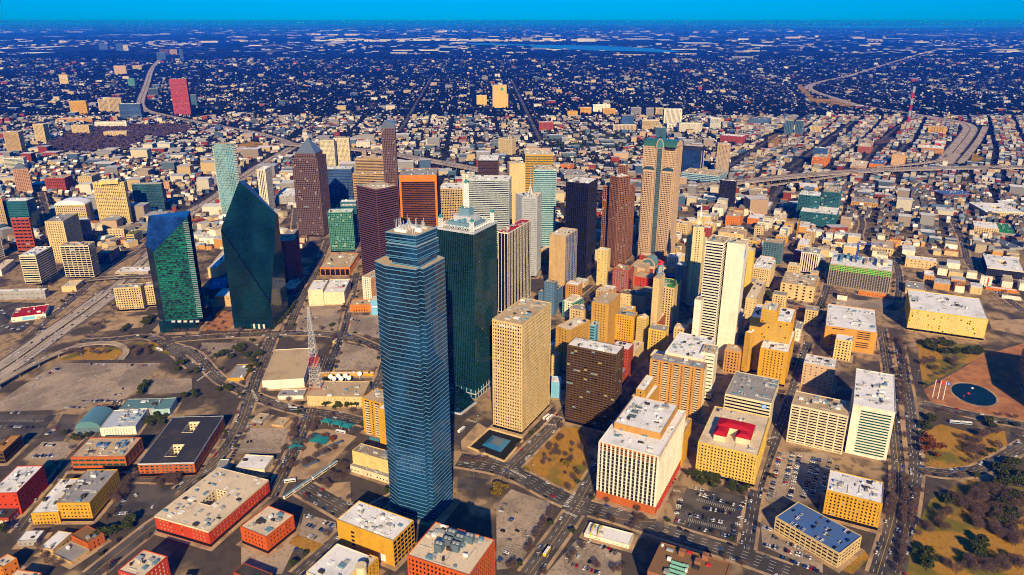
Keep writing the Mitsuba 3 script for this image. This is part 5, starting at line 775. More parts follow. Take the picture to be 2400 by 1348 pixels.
for j, (p, w, zz, lanes, nocar) in enumerate(ROADS):
    if p[:, 1].min() > 1500 or w > 30 or zz.max() > 1: continue
    s_ = np.r_[0, np.cumsum(np.linalg.norm(np.diff(p, axis=0), axis=1))]; dd = np.arange(0, s_[-1], 4.0); q = np.c_[np.interp(dd, s_, p[:, 0]), np.interp(dd, s_, p[:, 1])]
    if len(q) < 3: continue
    sw = MB()
    for sg in (-1, 1):
        a_, b_ = offset(q, sg * (w / 2 + .1)), offset(q, sg * (w / 2 + 3.3)); m_ = (a_ + b_) / 2; bad = near_other(m_[:, 0], m_[:, 1], j)
        for i in range(len(q) - 1):
            if bad[i] or bad[i + 1]: continue
            V4 = [(*a_[i], .13), (*a_[i + 1], .13), (*b_[i + 1], .13), (*b_[i], .13)]
            sw.add(V4 + [(x, y, 0) for x, y, z in V4], [[0, 1, 2], [0, 2, 3], [0, 4, 5], [0, 5, 1], [2, 6, 7], [2, 7, 3]] if sg < 0 else [[0, 2, 1], [0, 3, 2], [0, 5, 4], [0, 1, 5], [2, 7, 6], [2, 3, 7]], 'pavement')
    if not sw.empty(): ent(numbered('sidewalk'), sw.ply('ground_pave'), kind='structure')
# crosswalk bars
CW = MB()
for a, b, n_, L_ in [((15.0,645.9),(-1.0,660.7),9,4),((50.5,598.3),(63.0,621.4),9,4),((50.0,591.5),(62.0,583.1),9,4),((-251.1,638.2),(-246.2,651.7),10,4),((-412.9,863.4),(-406.4,892.6),10,4),((-341.6,817.0),(-342.2,839.7),8,4),((-316.1,809.7),(-333.1,839.7),8,4),((36.7,754.8),(51.6,751.6),9,4),((48.6,774.7),(61.0,768.0),9,4),((571.8,731.2),(582.5,728.1),8,4),((518.3,680.3),(526.6,661.7),9,4),((289.4,722.1),(300.6,726.6),7,4),((161.8,625.0),(169.2,623.2),7,4),((-53.7,764.6),(-41.6,758.1),8,4)]:
    a, b = np.array(a), np.array(b); t = (b - a) / np.linalg.norm(b - a); nn = np.array([-t[1], t[0]])
    for i in range(n_):
        c = a + (b - a) * (i + .5) / n_; w_ = np.linalg.norm(b - a) / n_ * .27
        CW.add([[*(c + t * w_ + nn * 1.7), .33], [*(c - t * w_ + nn * 1.7), .33], [*(c - t * w_ - nn * 1.7), .33], [*(c + t * w_ - nn * 1.7), .33]], [[0, 1, 2], [0, 2, 3]], (.55, .5, .42))
ent('crosswalk_bars', CW.ply('plain'), kind='stuff', label='painted crosswalk bars at the near junctions')
# lakes on the plain
sheet('lake', [(-1051.9, 15896.1), (-637.2, 16515.0), (422.6, 15321.4), (1631.9, 14786.5), (2365.9, 13382.7), (2628.2, 11875.4), (2301.4, 11549.6), (1865.7, 12045.2), (1351.7, 12219.9), (932.0, 12971.5), (375.5, 13598.0), (326.4, 14786.5), (-591.6, 15321.4)], 'lake_water', .5, label='long blue lake in the far distance')
sheet('lake', [(21993.7, 66988.4), (37337.0, 75835.2), (57336.6, 87366.8), (50470.2, 72638.2), (25175.4, 51081.3), (20813.5, 54307.1)], 'lake_water', .5, label='thin far lake near the horizon on the right')
# ------------------------------------------------------------------ buildings of the table
for i, row in enumerate(BLD): building(row, 100 + i)

# ------------------------------------------------------------------ facet cladding: rows of glass between real mullion bars on any flat polygon
def facet(key, pts, gl, fp, bp, lc, lw=.5, parts=False, cap=80, vw=None, vc_=None):
    p = np.asarray(pts, float); n = np.cross(p[1] - p[0], p[2] - p[0]); n /= np.linalg.norm(n)
    if abs(n[2]) > .97: u = (p[1] - p[0]) / np.linalg.norm(p[1] - p[0])
    else: u = np.cross([0, 0, 1.], n); u /= np.linalg.norm(u)
    v = np.cross(n, u); o = p[0]
    q = np.c_[(p - o) @ u, (p - o) @ v]; poly = Polygon(q).buffer(0)
    x0, y0, x1, y1 = poly.bounds; vz = max(abs(v[2]), .05); step = fp / vz
    k0 = o[2] / vz if abs(v[2]) > .05 else 0
    lines, rows = MB(), MB()
    def to3(a, off=0.): a = np.asarray(a, float); return o + a[:, :1] * u + a[:, 1:2] * v + n * off
    ks = [y0] + [k * step - k0 for k in range(int(math.floor((y0 + k0) / step)) + 1, int(math.ceil((y1 + k0) / step)))] + [y1]
    made = 0
    for a, b in zip(ks[:-1], ks[1:]):
        if b - a < .3: continue
        g = poly.intersection(shapely.box(x0 - 1, a, x1 + 1, b))
        for h_ in getattr(g, 'geoms', [g]):
            if h_.geom_type != 'Polygon' or h_.area < .5: continue
            c = np.array(h_.exterior.coords)[:-1]
            if not h_.exterior.is_ccw: c = c[::-1]
            m = MB() if parts and made < cap else rows
            m.add(to3(c), [[0, i, i + 1] for i in range(1, len(c) - 1)], 'black')
            if m is not rows:
                d = m.ply('plain'); d['bsdf'] = {'type': 'ref', 'id': gl}; ent(part(key, 'window_row'), d); made += 1
    def seg(s):
        g = poly.intersection(shapely.LineString(s))
        for h_ in getattr(g, 'geoms', [g]):
            if h_.geom_type == 'LineString' and h_.length > .2:
                e = to3(h_.coords, .05); yield e[0], e[-1]
    for y in ks:
        yy = min(max(y, y0 + .02), y1 - .02)
        for a, b in seg([(x0 - 1, yy), (x1 + 1, yy)]): lines.bar(a, b, lw, lc)
    nb = max(1, round((x1 - x0) / bp))
    for k in range(nb + 1):
        xx = min(max(x0 + (x1 - x0) * k / nb, x0 + .02), x1 - .02)
        for a, b in seg([(xx, y0 - 1), (xx, y1 + 1)]): lines.bar(a, b, vw or lw * .5, vc_ or lc)
    if not rows.empty():
        d = rows.ply('plain'); d['bsdf'] = {'type': 'ref', 'id': gl}; ent(part(key, 'glass_field'), d, kind='stuff')
    if not lines.empty(): ent(part(key, 'mullions'), lines.ply('plain'), kind='stuff')
def wallset(key, poly, z0, z1, gl, fp, bp, lc, lw, parts=(), roofc='roof_tan', vw=None, vc_=None):
    """glazed walls round a plan polygon (counter-clockwise) and a roof on top"""
    n = len(poly)
    for i in range(n):
        a, b = poly[i], poly[(i + 1) % n]
        facet(key, [(*a, z0), (*b, z0), (*b, z1), (*a, z1)], gl, fp, bp, lc, lw, i in parts, vw=vw, vc_=vc_)
    m = MB(); m.prism(poly, z1 - .6, z1 - .1, roofc); ent(part(key, 'roof'), m.ply('roofing'))
def inset(poly, m): g = Polygon(poly).buffer(-m, join_style=2); c = np.array(g.exterior.coords)[:-1]; return (c if g.exterior.is_ccw else c[::-1]).tolist()
def start(k, label, cat, **o): key = numbered(k); labels[key] = {'label': label, 'category': cat, **o}; return key
# ---- the tall setback glass tower in front
k = start('setback_glass_tower', 'tallest dark blue glass tower in front with pale floor lines, notched corner and stepped top', 'tower')
PL = [(-107.3, 586.8), (-79, 574.9), (-77.3, 579.3), (-73.2, 577.1), (-58.4, 607.3), (-68.7, 619.2), (-97, 631), (-102.8, 629), (-117.6, 598.7)]
wallset(k, PL, 0, 251, 'gl_bofa', 4.0, 1.55, 'bofaline', .42, parts=(0, 1, 2, 3, 8), vw=.2, vc_=(.02, .035, .05))
Q4 = [(-105, 588), (-78, 576.2), (-63.5, 601.5), (-91, 616)]
for z0, z1, q_ in ((251, 258.3, [(-101.5, 592), (-76.9, 580), (-65, 606), (-89, 617)]), (258.3, 270.4, [(-105, 588), (-77.7, 576), (-62.5, 604), (-90, 620)]), (270.4, 273.6, inset(Q4, 1.8)), (273.6, 279.6, Q4)):
    wallset(k, q_, z0, z1, 'gl_bofa', 4.0 if z1 < 275 else 6, 1.6, 'bofaline', .42, parts=(0, 1), vw=.2, vc_=(.02, .035, .05))
m = MB()
tp = inset(Q4, 1.5); cx, cy = np.mean(tp, 0)
for i in range(46):
    t, s = rnd.uniform(.1, .9), rnd.uniform(.1, .9); e = np.array(tp[0]) * (1 - t) * (1 - s) + np.array(tp[1]) * t * (1 - s) + np.array(tp[2]) * t * s + np.array(tp[3]) * (1 - t) * s
    m.bar([*e, 279.5], [*e, 279.5 + rnd.uniform(2.5, 11)], .22, rnd.choice(['steel', 'whitepaint', 'steelblue']))
ent(part(k, 'antennas'), m.ply('plain'), kind='stuff')
for i in range(10):
    t, s = rnd.uniform(.15, .8), rnd.uniform(.15, .8); e = np.array(tp[0]) * (1 - t) * (1 - s) + np.array(tp[1]) * t * (1 - s) + np.array(tp[2]) * t * s + np.array(tp[3]) * (1 - t) * s
    ent(part(k, 'roof_unit'), ibox(at(*e, 0, -23), -2.5, 2.5, -1.6, 1.6, 279.5, 279.5 + rnd.uniform(1, 3), rnd.choice(['roof_white', 'steel', 'duct'])))
RECTS.append((-118, 590, -23, 52, 50)); pavement(-118, 590, -23, 52, 46)
# ---- the tower with trussed corner masts
k = start('truss_crowned_tower', 'dark green glass tower crowned with white truss masts and blue plant boxes', 'tower')
PR = [(-89.3, 837), (-44.5, 812.1), (-18.7, 863.2), (-62.5, 888)]
wallset(k, PR, 14, 214, 'gl_facet', 3.9, 2.6, 'facetline', .3, parts=(0, 1), roofc='roof_brown', vw=.4, vc_=(.012, .05, .05))
for zi, ins in ((217, 0.0),):
    m = MB(); a = np.array(PR)
    for i in range(4): m.bar([*a[i], 215.2], [*a[(i + 1) % 4], 215.2], 2.4, 'steel')
    ent(part(k, 'roof_rim'), m.ply('paint'))
for z0, z1 in ((0, 14),):
    wallset(k, inset(PR, 1.2), z0, z1, 'gl_teal', 7, 7, 'steel', 1.0, roofc='roof_grey')
def truss(m, base, w, z0, z1, n, c, t=.35, taper=1.0):
    """a square lattice mast"""
    lv = [(z0 + (z1 - z0) * i / n, w * (1 + (taper - 1) * i / n)) for i in range(n + 1)]
    cor = [[np.array([base[0] + sx * ww / 2, base[1] + sy * ww / 2, z]) for sx, sy in ((-1, -1), (1, -1), (1, 1), (-1, 1))] for z, ww in lv]
    for i in range(n):
        cc = c(i) if callable(c) else c
        for j in range(4):
            m.bar(cor[i][j], cor[i + 1][j], t, cc); m.bar(cor[i][j], cor[i][(j + 1) % 4], t * .8, cc)
            m.bar(cor[i][j], cor[i + 1][(j + 1) % 4], t * .6, cc); m.bar(cor[i][(j + 1) % 4], cor[i + 1][j], t * .6, cc)
pin = np.array(inset(PR, 4)); ctr = pin.mean(0)
for i in range(4):
    m = MB(); truss(m, pin[i], 4.2, 214, 228, 5, 'whitepaint', .45); ent(part(k, 'corner_mast'), m.ply('plain'))
    m = MB(); m.add([[pin[i][0] + a, pin[i][1] + b, 228] for a, b in ((-2.6, -2.6), (2.6, -2.6), (2.6, 2.6), (-2.6, 2.6))] + [[*pin[i], 232]], [[0, 1, 4], [1, 2, 4], [2, 3, 4], [3, 0, 4]], 'canopygreen'); ent(part(k, 'mast_cap'), m.ply('paint'))
m = MB(); truss(m, ctr + [0, 3], 5.5, 236, 266, 9, 'whitepaint', .5, .8); ent(part(k, 'centre_mast'), m.ply('plain'))
m = MB(); m.add([[ctr[0] + a, ctr[1] + 3 + b, 266] for a, b in ((-3, -3), (3, -3), (3, 3), (-3, 3))] + [[ctr[0], ctr[1] + 3, 270]], [[0, 1, 4], [1, 2, 4], [2, 3, 4], [3, 0, 4]], 'canopygreen'); ent(part(k, 'mast_cap'), m.ply('paint'))
for (x0, x1, y0, y1, z0, z1, c) in ((-17, 17, -15, 15, 214, 221, 'unitblue'), (-12, 12, -10, 10, 221, 228, 'steel'), (-7, 7, -6, 6, 228, 236, 'unitblue'), (-4, -1, -16, 16, 221, 224, 'bofaline'), (3, 6, -16, 16, 221, 226, 'unitblue')):
    ent(part(k, 'plant_box'), ibox(at(*ctr, 0, -28), x0, x1, y0, y1, z0, z1, c))
def rail_truss(m, a, b, z0, z1, n, c, t=.3):
    for i in range(n):
        p, q = a + (b - a) * i / n, a + (b - a) * (i + 1) / n
        m.bar([*p, z0], [*p, z1], t, c); m.bar([*p, z1], [*q, z1], t, c); m.bar([*p, z0], [*q, z1], t * .8, c); m.bar([*p, z1], [*q, z0], t * .8, c)
m = MB()
for i in range(4): rail_truss(m, pin[i], pin[(i + 1) % 4], 214.2, 220, 9, 'whitepaint')
ent(part(k, 'roof_trusses'), m.ply('plain'), kind='stuff')
for i in range(9):
    e = pin[0] + (pin[1] - pin[0]) * (.1 + .09 * i); mm = trimesh.creation.icosphere(1, 1.4); mm.apply_translation([*e, 217]); m = MB(); m.mesh((mm, 'dishwhite')); ent(part(k, 'dish'), m.ply('paint', smooth=True))
RECTS.append((-90, 830, -28, 52, 60)); pavement(-89, 837, -28, 51, 56)
k = start('glass_pyramid_entrance', 'sloped dark glass entrance pavilion at the foot of the green glass tower', 'pavilion')
PG = [(-73.6, 781.5), (-61.2, 776.4), (-44.6, 804.3), (-72.6, 839.7)]
m = MB(); m.add([(*p, 0.2) for p in PG] + [(*PG[3], 16), (*PG[0], 12)], [[0, 1, 5], [1, 2, 4], [1, 4, 5], [2, 3, 4], [3, 0, 5], [3, 5, 4]], 'black'); d = m.ply('plain'); d['bsdf'] = {'type': 'ref', 'id': 'gl_facet'}; ent(part(k, 'glass_slope'), d)
m = MB(); m.bar((*PG[1], 1), (*PG[2], 1), 2.2, 'steel'); m.bar((*PG[0], 1), (*PG[1], 1), 2.2, 'steel'); ent(part(k, 'rim'), m.ply('paint'))
# ---- faceted dark tower
k = start('faceted_glass_tower', 'faceted dark green glass tower with a sloping blue top and a diagonal fold', 'tower')
O = np.array([-425.3, 1040.8]); ph = math.radians(-3); ex, ey = np.array([math.cos(ph), math.sin(ph)]), np.array([-math.sin(ph), math.cos(ph)])
def L3(x, y, z): return (*(O + ex * x + ey * y), z)
W_ = 61
def hull_facets(P_):
    from scipy.spatial import ConvexHull
    P_ = np.asarray(P_, float); H_ = ConvexHull(P_); out = []; done = []
    for e in H_.equations:
        if any(np.abs(e - q).max() < .02 for q in done): continue
        done.append(e); on = P_[np.abs(P_ @ e[:3] + e[3]) < .25]; c = on.mean(0); u = on[0] - c; u /= np.linalg.norm(u); w_ = np.cross(e[:3], u)
        out.append((e[:3], on[np.argsort(np.arctan2((on - c) @ w_, (on - c) @ u))]))
    return out
for n_, f_ in hull_facets([L3(*q) for q in ((0, 0, 0), (W_, 0, 0), (W_, 66, 0), (0, 66, 0), (0, 0, 160), (W_, 0, 45), (W_, 59.7, 166), (W_, 66, 163), (16, 44, 219), (21, 53, 219), (0, 66, 130))]):
    if n_[2] < -.9: continue
    roof_ = n_[2] > .45 and n_[0] > .4
    facet(k, f_, 'gl_blue' if roof_ else 'gl_facet', 3.9, 3.0, 'bluegrey' if roof_ else 'facetline', .26, n_[1] < -.3, 60)
facet(k, [L3(0, -3, 0), L3(W_, -3, 0), L3(W_, -3, 42), L3(0, -3, 157)], 'gl_facet', 3.9, 3.0, 'facetline', .26, True, 60)
facet(k, [L3(0, -3, 157), L3(W_, -3, 42), L3(W_, 1, 43.5), L3(0, 1, 158.5)], 'gl_black', 60, 60, 'black', .1)
facet(k, [L3(W_, -3, 0), L3(W_, 0, 0), L3(W_, 0, 43), L3(W_, -3, 42)], 'gl_facet', 3.9, 3, 'facetline', .2); facet(k, [L3(0, 0, 0), L3(0, -3, 0), L3(0, -3, 157), L3(0, 0, 158)], 'gl_facet', 3.9, 3, 'facetline', .2)
for i in range(6): ent(part(k, 'lobby_window'), ibox(at(*O, 0, -3), 26 + i * 3.8, 29 + i * 3.8, -3.5, -2.8, 1, 9, 'gl_white' if i % 2 else 'gl_teal'))
RECTS.append((-425, 1040, -3, 62, 62)); pavement(-425, 1040, -3, 62, 62, 8)
# ---- emerald slanted tower
k = start('emerald_glass_tower', 'emerald green glass apartment tower with a slanted blue roof plane', 'tower')
Z = dict(P2=(-521, 1020, 128), P1=(-535, 1031, 137), P0=(-540, 1062, 172), P4=(-479, 1066, 179), P3=(-468, 1030, 178))
P2, P1, P0, P4, P3 = Z.values()
g = lambda p, z=20: (p[0], p[1], z)
for n_, f_ in hull_facets([*Z.values(), *[g(q) for q in Z.values()]]):
    if n_[2] < -.9: continue
    if n_[2] > .2: facet(k, f_, 'gl_blue', 60, 60, 'bluegrey', .1)
    elif n_[1] < -.8: facet(k, f_, 'gl_emerald', 3.3, 1.9, 'dark', .75, True, 60, vw=.25)
    else: facet(k, f_, 'gl_facet', 3.3, 3, 'dark', .4, n_[0] < 0, 40, vw=.3)
for q in range(48):       # balcony slabs on the right edge, dark panes on the green field
    z = 24 + q * 3.1
    ent(part(k, 'balcony'), ibox(at(P3[0], P3[1], 0, 10.9), -7, .4, -.9, .1, z, z + .5, 'steel'))
r = random.Random(3)
for i in range(150):
    t, z = r.uniform(.08, .86), 24 + 3.3 * r.randint(0, 44)
    if z > 122 + t * 44: continue
    ent(part(k, 'dark_window'), ibox(at(P2[0] + (P3[0] - P2[0]) * t, P2[1] + (P3[1] - P2[1]) * t, 0, 10.7), 0, r.choice([1.9, 3.8, 3.8]), -.14, .05, z + .4, z + 2.9, 'gl_black'))
PP = [(-531.1, 1020.4), (-479.6, 1030.0), (-486.6, 1106.7)]; PP.append((PP[0][0] + PP[2][0] - PP[1][0] + 4, PP[0][1] + PP[2][1] - PP[1][1]))
wallset(k, PP, 0, 20, 'gl_facet', 6.5, 5, 'facetline', .3, parts=(0, 1), roofc='roof_slate')
for i in range(5): ent(part(k, 'pool_deck_hut'), ibox(at(P2[0] + 12 + 9 * i, P2[1] - 5, 0, 9), 0, 5, 0, 3, 20, 22.5, rnd.choice(['roof_white', 'duct', 'steel'])))
RECTS.append((-540, 1018, 5, 75, 60)); pavement(-541, 1018, 5, 62, 56, 6)
# ---- oval residential tower
k = start('oval_glass_tower', 'rounded pale turquoise glass tower with white balcony edges in the arts quarter', 'tower')
cx, cy = -668, 1715; oval = [(cx + 27 * math.cos(a) * (1 if math.cos(a) < 0 else .96), cy + 17 * math.sin(a)) for a in np.linspace(0, 2 * math.pi, 21)[:-1]]
wallset(k, oval, 8, 171, 'gl_museum', 4.0, 3.2, 'museumline', .42, parts=(10, 11, 12, 13, 14, 15, 16), roofc='roof_grey', vw=.42)
wallset(k, inset(oval, 6), 171, 177, 'gl_museum', 3, 3, 'museumline', .4)
for q in range(40): ent(part(k, 'balcony'), ibox(at(cx + 21, cy - 11, 0, 38), 0, 9, -1.4, 1, 12 + q * 4, 12.5 + q * 4, 'whitepaint'))
# ---- pyramid topped tower
k = building(('pyramid_crown_tower', 'dark mauve stone tower with a black pyramid crown', 'tower', ('grid', 'mauve', 'gl_black', 4, 3.9, .66, .62), dict(near=1, roofc='roof_dark', noroof=1),
    [(-466, 1552, -5.5, 56, 56, 172, 0), (-460, 1557.5, -5.5, 45, 45, 181, 165, dict(z0=165))]), 901)
m = MB()
def hip(m, M, x0, x1, y0, y1, z0, z1, c, t=.12):
    a, b = (x1 - x0) * (.5 - t / 2), (y1 - y0) * (.5 - t / 2)
    v = [(x0, y0, z0), (x1, y0, z0), (x1, y1, z0), (x0, y1, z0), (x0 + a, y0 + b, z1), (x1 - a, y0 + b, z1), (x1 - a, y1 - b, z1), (x0 + a, y1 - b, z1)]
    m.add(v, [[0, 1, 5], [0, 5, 4], [1, 2, 6], [1, 6, 5], [2, 3, 7], [2, 7, 6], [3, 0, 4], [3, 4, 7], [4, 5, 6], [4, 6, 7]], c)
hip(m, None, 7, 50, 7, 50, 181, 211, 'roof_slate', 0); ent(part(k, 'pyramid_crown'), m.ply('gloss', at(-466, 1552, 0, -5.5)))
# ---- copper vaulted twin-pier tower
k = building(('copper_vault_tower', 'tall peach stone tower with a turquoise glass centre strip and green copper arched top', 'tower', ('grid', 'pinktan', 'gl_dark', 3.9, 2.6, .6, .5), dict(near=1, many=1, noroof=1, roofc='roof_dark'),
    [(246.2, 1381.3, -27, 26, 44, 226, 0), (283.6, 1377.9, -27, 24, 44, 225, 0)]), 902)
M = at(246.2, 1381.3, 0, -27)
wl = 37.6
m = MB(); m.box(26, wl + .5, -2.2, 42, 0, 226, 'pinktan'); ent(part(k, 'centre_shaft'), m.ply('paint', M))
for q in range(55): ent(part(k, 'glass_row'), ibox(M, 27.5, wl - 1, -2.7, -2, 8 + q * 3.9, 11.3 + q * 3.9, 'gl_teal'))
m = MB()
for i in range(9): m.box(27.4 + (wl - 29) * i / 8, 27.7 + (wl - 29) * i / 8, -2.9, -2.5, 8, 223, 'slate')
ent(part(k, 'mullions'), m.ply('plain', M), kind='stuff')
def vault(m, x0, x1, y0, y1, z, hh, c, axis='y', n=14, ends=None):
    th = np.linspace(0, math.pi, n + 1); i = np.arange(n); kk = n + 1
    if axis == 'y': xs = (x0 + x1) / 2 - (x1 - x0) / 2 * np.cos(th); A = np.c_[xs, xs * 0 + y0, z + hh * np.sin(th)]; B = np.c_[xs, xs * 0 + y1, z + hh * np.sin(th)]
    else: ys = (y0 + y1) / 2 + (y1 - y0) / 2 * np.cos(th); A = np.c_[ys * 0 + x0, ys, z + hh * np.sin(th)]; B = np.c_[ys * 0 + x1, ys, z + hh * np.sin(th)]
    m.add(np.vstack([A, B]), np.vstack([np.c_[i, i + 1, i + kk + 1], np.c_[i, i + kk + 1, i + kk]]), c)
    e = ends or c
    m.add(A, np.c_[i * 0, i + 1, i][1:], e); m.add(B, np.c_[i * 0, i, i + 1][1:], e)
wt = wl + 24
m = MB(); vault(m, -.5, wt + .5, -1, 45, 225.5, 11, (.035, .12, .09), 'x', ends='pinktan'); ent(part(k, 'copper_vault'), m.ply('gloss', M))
m = MB(); vault(m, 25.5, wl + 1, -3.2, 22, 224, 16, (.035, .12, .09), 'y', ends='gl' and (.05, .2, .22)); ent(part(k, 'copper_arch'), m.ply('gloss', M))
m = MB()
for i in range(14):
    a0, a1 = math.pi * i / 14, math.pi * (i + 1) / 14; cxm, R_ = (25.5 + wl + 1) / 2, (wl - 24.5) / 2
    m.bar([cxm - R_ * math.cos(a0), -3.6, 224 + 16 * math.sin(a0)], [cxm - R_ * math.cos(a1), -3.6, 224 + 16 * math.sin(a1)], 1.4, 'pinktan')
ent(part(k, 'arch_rim'), m.ply('paint', M))
for x0 in (3, wl + 2):
    m = MB(); m.box(x0, x0 + 20, -5, 0, 0, 182, 'pinktan'); ent(part(k, 'wing_wall'), m.ply('paint', M))
    m = MB(); vault(m, x0 - .5, x0 + 20.5, -5.5, .2, 182, 6, (.02, .06, .09), 'y'); ent(part(k, 'wing_vault'), m.ply('gloss', M))
    m = MB()
    for q in range(45):
        for c_ in range(6): m.box(x0 + 1 + c_ * 3.1, x0 + 3 + c_ * 3.1, -5.2, -4.9, 4 + q * 3.9, 6.1 + q * 3.9, 'black')
    d = m.ply('plain', M); d['bsdf'] = {'type': 'ref', 'id': 'gl_dark'}; ent(part(k, 'wing_windows'), d, kind='stuff')
k = start('vaulted_atrium', 'glazed barrel vault atrium with stone arch front at the foot of the copper topped tower', 'atrium')
MA = at(241.4, 1310.3, 0, -27); m = MB(); vault(m, 0, 27, 0, 30, 14, 14, (.10, .22, .24), 'y', ends=(.06, .14, .17)); ent(part(k, 'glass_vault'), m.ply('gloss', MA))
m = MB(); m.box(0, 27, -.3, 30, 0, 14, 'pinktan'); m.box(2, 25, -.5, -.2, 1, 9, 'darkred'); ent(part(k, 'stone_base'), m.ply('paint', MA))
m = MB()
for i in range(14):
    a0, a1 = math.pi * i / 14, math.pi * (i + 1) / 14
    m.bar([13.5 - 13.5 * math.cos(a0), -.6, 14 + 14 * math.sin(a0)], [13.5 - 13.5 * math.cos(a1), -.6, 14 + 14 * math.sin(a1)], 2.0, 'pinktan')
ent(part(k, 'arch_rim'), m.ply('paint', MA))
k = building(('stone_podium', 'low peach stone podium left of the vaulted atrium', 'podium', ('blank', 'pinktan', 'gl_dark', 5, 6, .1, .1), dict(roofc='roof_tan'), [(217.0, 1284.3, -27, 28, 45, 20, 0)]), 903)
# ---- spires, needles, roof signs on the buildings of the table
def spire(k, x, y, z0, z1, w, c, n=8):
    m = MB(); a = np.linspace(0, 2 * math.pi, n + 1)[:-1]
    m.add(np.vstack([np.c_[x + w / 2 * np.cos(a), y + w / 2 * np.sin(a), a * 0 + z0], [[x, y, z1]]]), [[i, (i + 1) % n, n] for i in range(n)], c); ent(part(k, 'spire'), m.ply('paint'))
x_, y_ = 314.7, 1192.0
spire('spire_clock_tower', x_, y_, 137, 162, 5, 'whitepaint')
for z, w in ((124, 13), (131, 10.5), (137.2, 8)):
    ent(part('spire_clock_tower', 'crown_stage'), ibox(at(x_, y_, 0, -26.7), -w / 2, w / 2, -w / 2, w / 2, z - 13, z, 'ivorycream'))
m = MB(); d_ = trimesh.creation.cylinder(2.3, .3, sections=20); d_.apply_transform(trimesh.transformations.rotation_matrix(math.pi / 2, [1, 0, 0])); m.mesh((d_, 'whitepaint'))
ent(part('spire_clock_tower', 'clock_face'), m.ply('paint', at(x_, y_, 0, -26.7) @ TS().translate([0, -5.5, 128])))
m = MB()
for a_, l in ((.6, 1.4), (2.2, 2.0)): m.bar([0, -5.8, 128], [l * math.sin(a_), -5.8, 128 + l * math.cos(a_)], .25, 'black')
ent(part('spire_clock_tower', 'clock_hands'), m.ply('plain', at(x_, y_, 0, -26.7)))
x_, y_ = 32.4, 1281.4
spire('textured_tower', x_, y_, 149, 205, 2.2, 'steel', 5)
m = MB()
for a_ in range(4): m.bar([x_ + 7 * math.cos(a_ * 1.57 + .6), y_ + 7 * math.sin(a_ * 1.57 + .6), 150], [x_, y_, 172], .8, 'steel')
ent(part('textured_tower', 'spire_legs'), m.ply('plain'))
x_, y_ = 213.7, 1004.1
m = MB(); truss(m, (x_, y_), 9, 100, 112, 3, 'steelblue', .5, .6); truss(m, (x_, y_), 5, 112, 114, 1, 'steelblue', .5); ent(part('sign_tower_block', 'lattice_mast'), m.ply('plain'))
m = MB()
for pl in ([(0, 0), (5, 1), (8, 4), (6, 6), (3, 4), (0, 4)], [(3, 4), (6, 6), (2, 9), (-3, 9.5), (0, 6)], [(0, 1), (-3, -1), (-2, 3), (0, 4)]):
    m.prism(np.array(pl) * .9, 0, .5, 'redpaint')
d = m.ply('paint', TS().translate([x_ - 2, y_, 114]).rotate([1, 0, 0], 90)); ent(part('sign_tower_block', 'red_sign'), d)
# lettering
def letters(parent, text, h, M, c, name='lettering', depth=.25):
    t = meshkit.text_mesh(text, h); t.apply_scale([1, 1, 1]); m = MB(); m.mesh((t, c)); ent(part(parent, name), m.ply('plain', M))

building(('civic_hall', 'tan concrete civic hall at the right edge shading the brick plaza', 'hall', ('bands', 'tan', 'gl_dark', 5, 8, .9, .5), dict(roofc='roof_tan'), [(628, 787, -26.7, 60, 120, 35, 0)]), 904)
# ------------------------------------------------------------------ details on buildings of the table
def row_of(k): return VOLS[k]
x, y, phi, w, d, h = VOLS['cream_sign_tower'][0][:6]
letters('cream_sign_tower', 'WESTIN', 3.9, at(x, y, 0, phi) @ TS().translate([w * .24, -.35, h - 7.2]).rotate([1, 0, 0], 90), 'whitepaint')
x, y, phi, w, d, h = VOLS['phone_company_block'][0][:6]
m = MB(); c_ = trimesh.creation.cylinder(3.0, .4, sections=24); c_.apply_transform(trimesh.transformations.rotation_matrix(math.pi / 2, [1, 0, 0])); m.mesh((c_, (.04, .25, .62)))
for z in (-1.6, -.6, .5, 1.5): m.box(-2.4 + abs(z) * .3, 2.4 - abs(z) * .3, -.3, -.22, z, z + .35, 'whitepaint')
ent(part('phone_company_block', 'round_emblem'), m.ply('plain', at(x, y, 0, phi) @ TS().translate([w * .86, -.3, h - 6])))
x, y, phi, w, d, h = VOLS['arch_restaurant'][0][:6]
for xo in (w * .14, w * .3):
    m = MB()
    for j in range(12):
        a0, a1 = math.pi * j / 12, math.pi * (j + 1) / 12; yc = d * .5; R_ = d * .52
        m.bar([xo, yc - R_ * math.cos(a0), h - 2.5 + 5.5 * math.sin(a0)], [xo, yc - R_ * math.cos(a1), h - 2.5 + 5.5 * math.sin(a1)], .9, 'yellowpaint')
    ent(part('arch_restaurant', 'roof_arch'), m.ply('paint', at(x, y, 0, phi)))
x, y, phi, w, d, h = VOLS['white_billboard_block'][0][:6]
m = MB()
for pl in ([(0, 0), (5, 2), (9, 7), (5, 5)], [(5, 2), (12, 1), (14, 3), (9, 4)]): m.prism(np.array(pl) * 1.1, 0, .08, (.6, .02, .05))
m.prism(np.array([(-2, -1), (1, 0), (0, 2), (-2, 1.5)]) * 1.1, 0, .08, (.7, .35, .02))
ent(part('white_billboard_block', 'roof_emblem'), m.ply('plain', at(x, y, 0, phi) @ TS().translate([w * .45, d * .35, h - .6])))
x, y, phi, w, d, h = VOLS['yellow_hotel'][0][:6]; M = at(x, y, 0, phi)
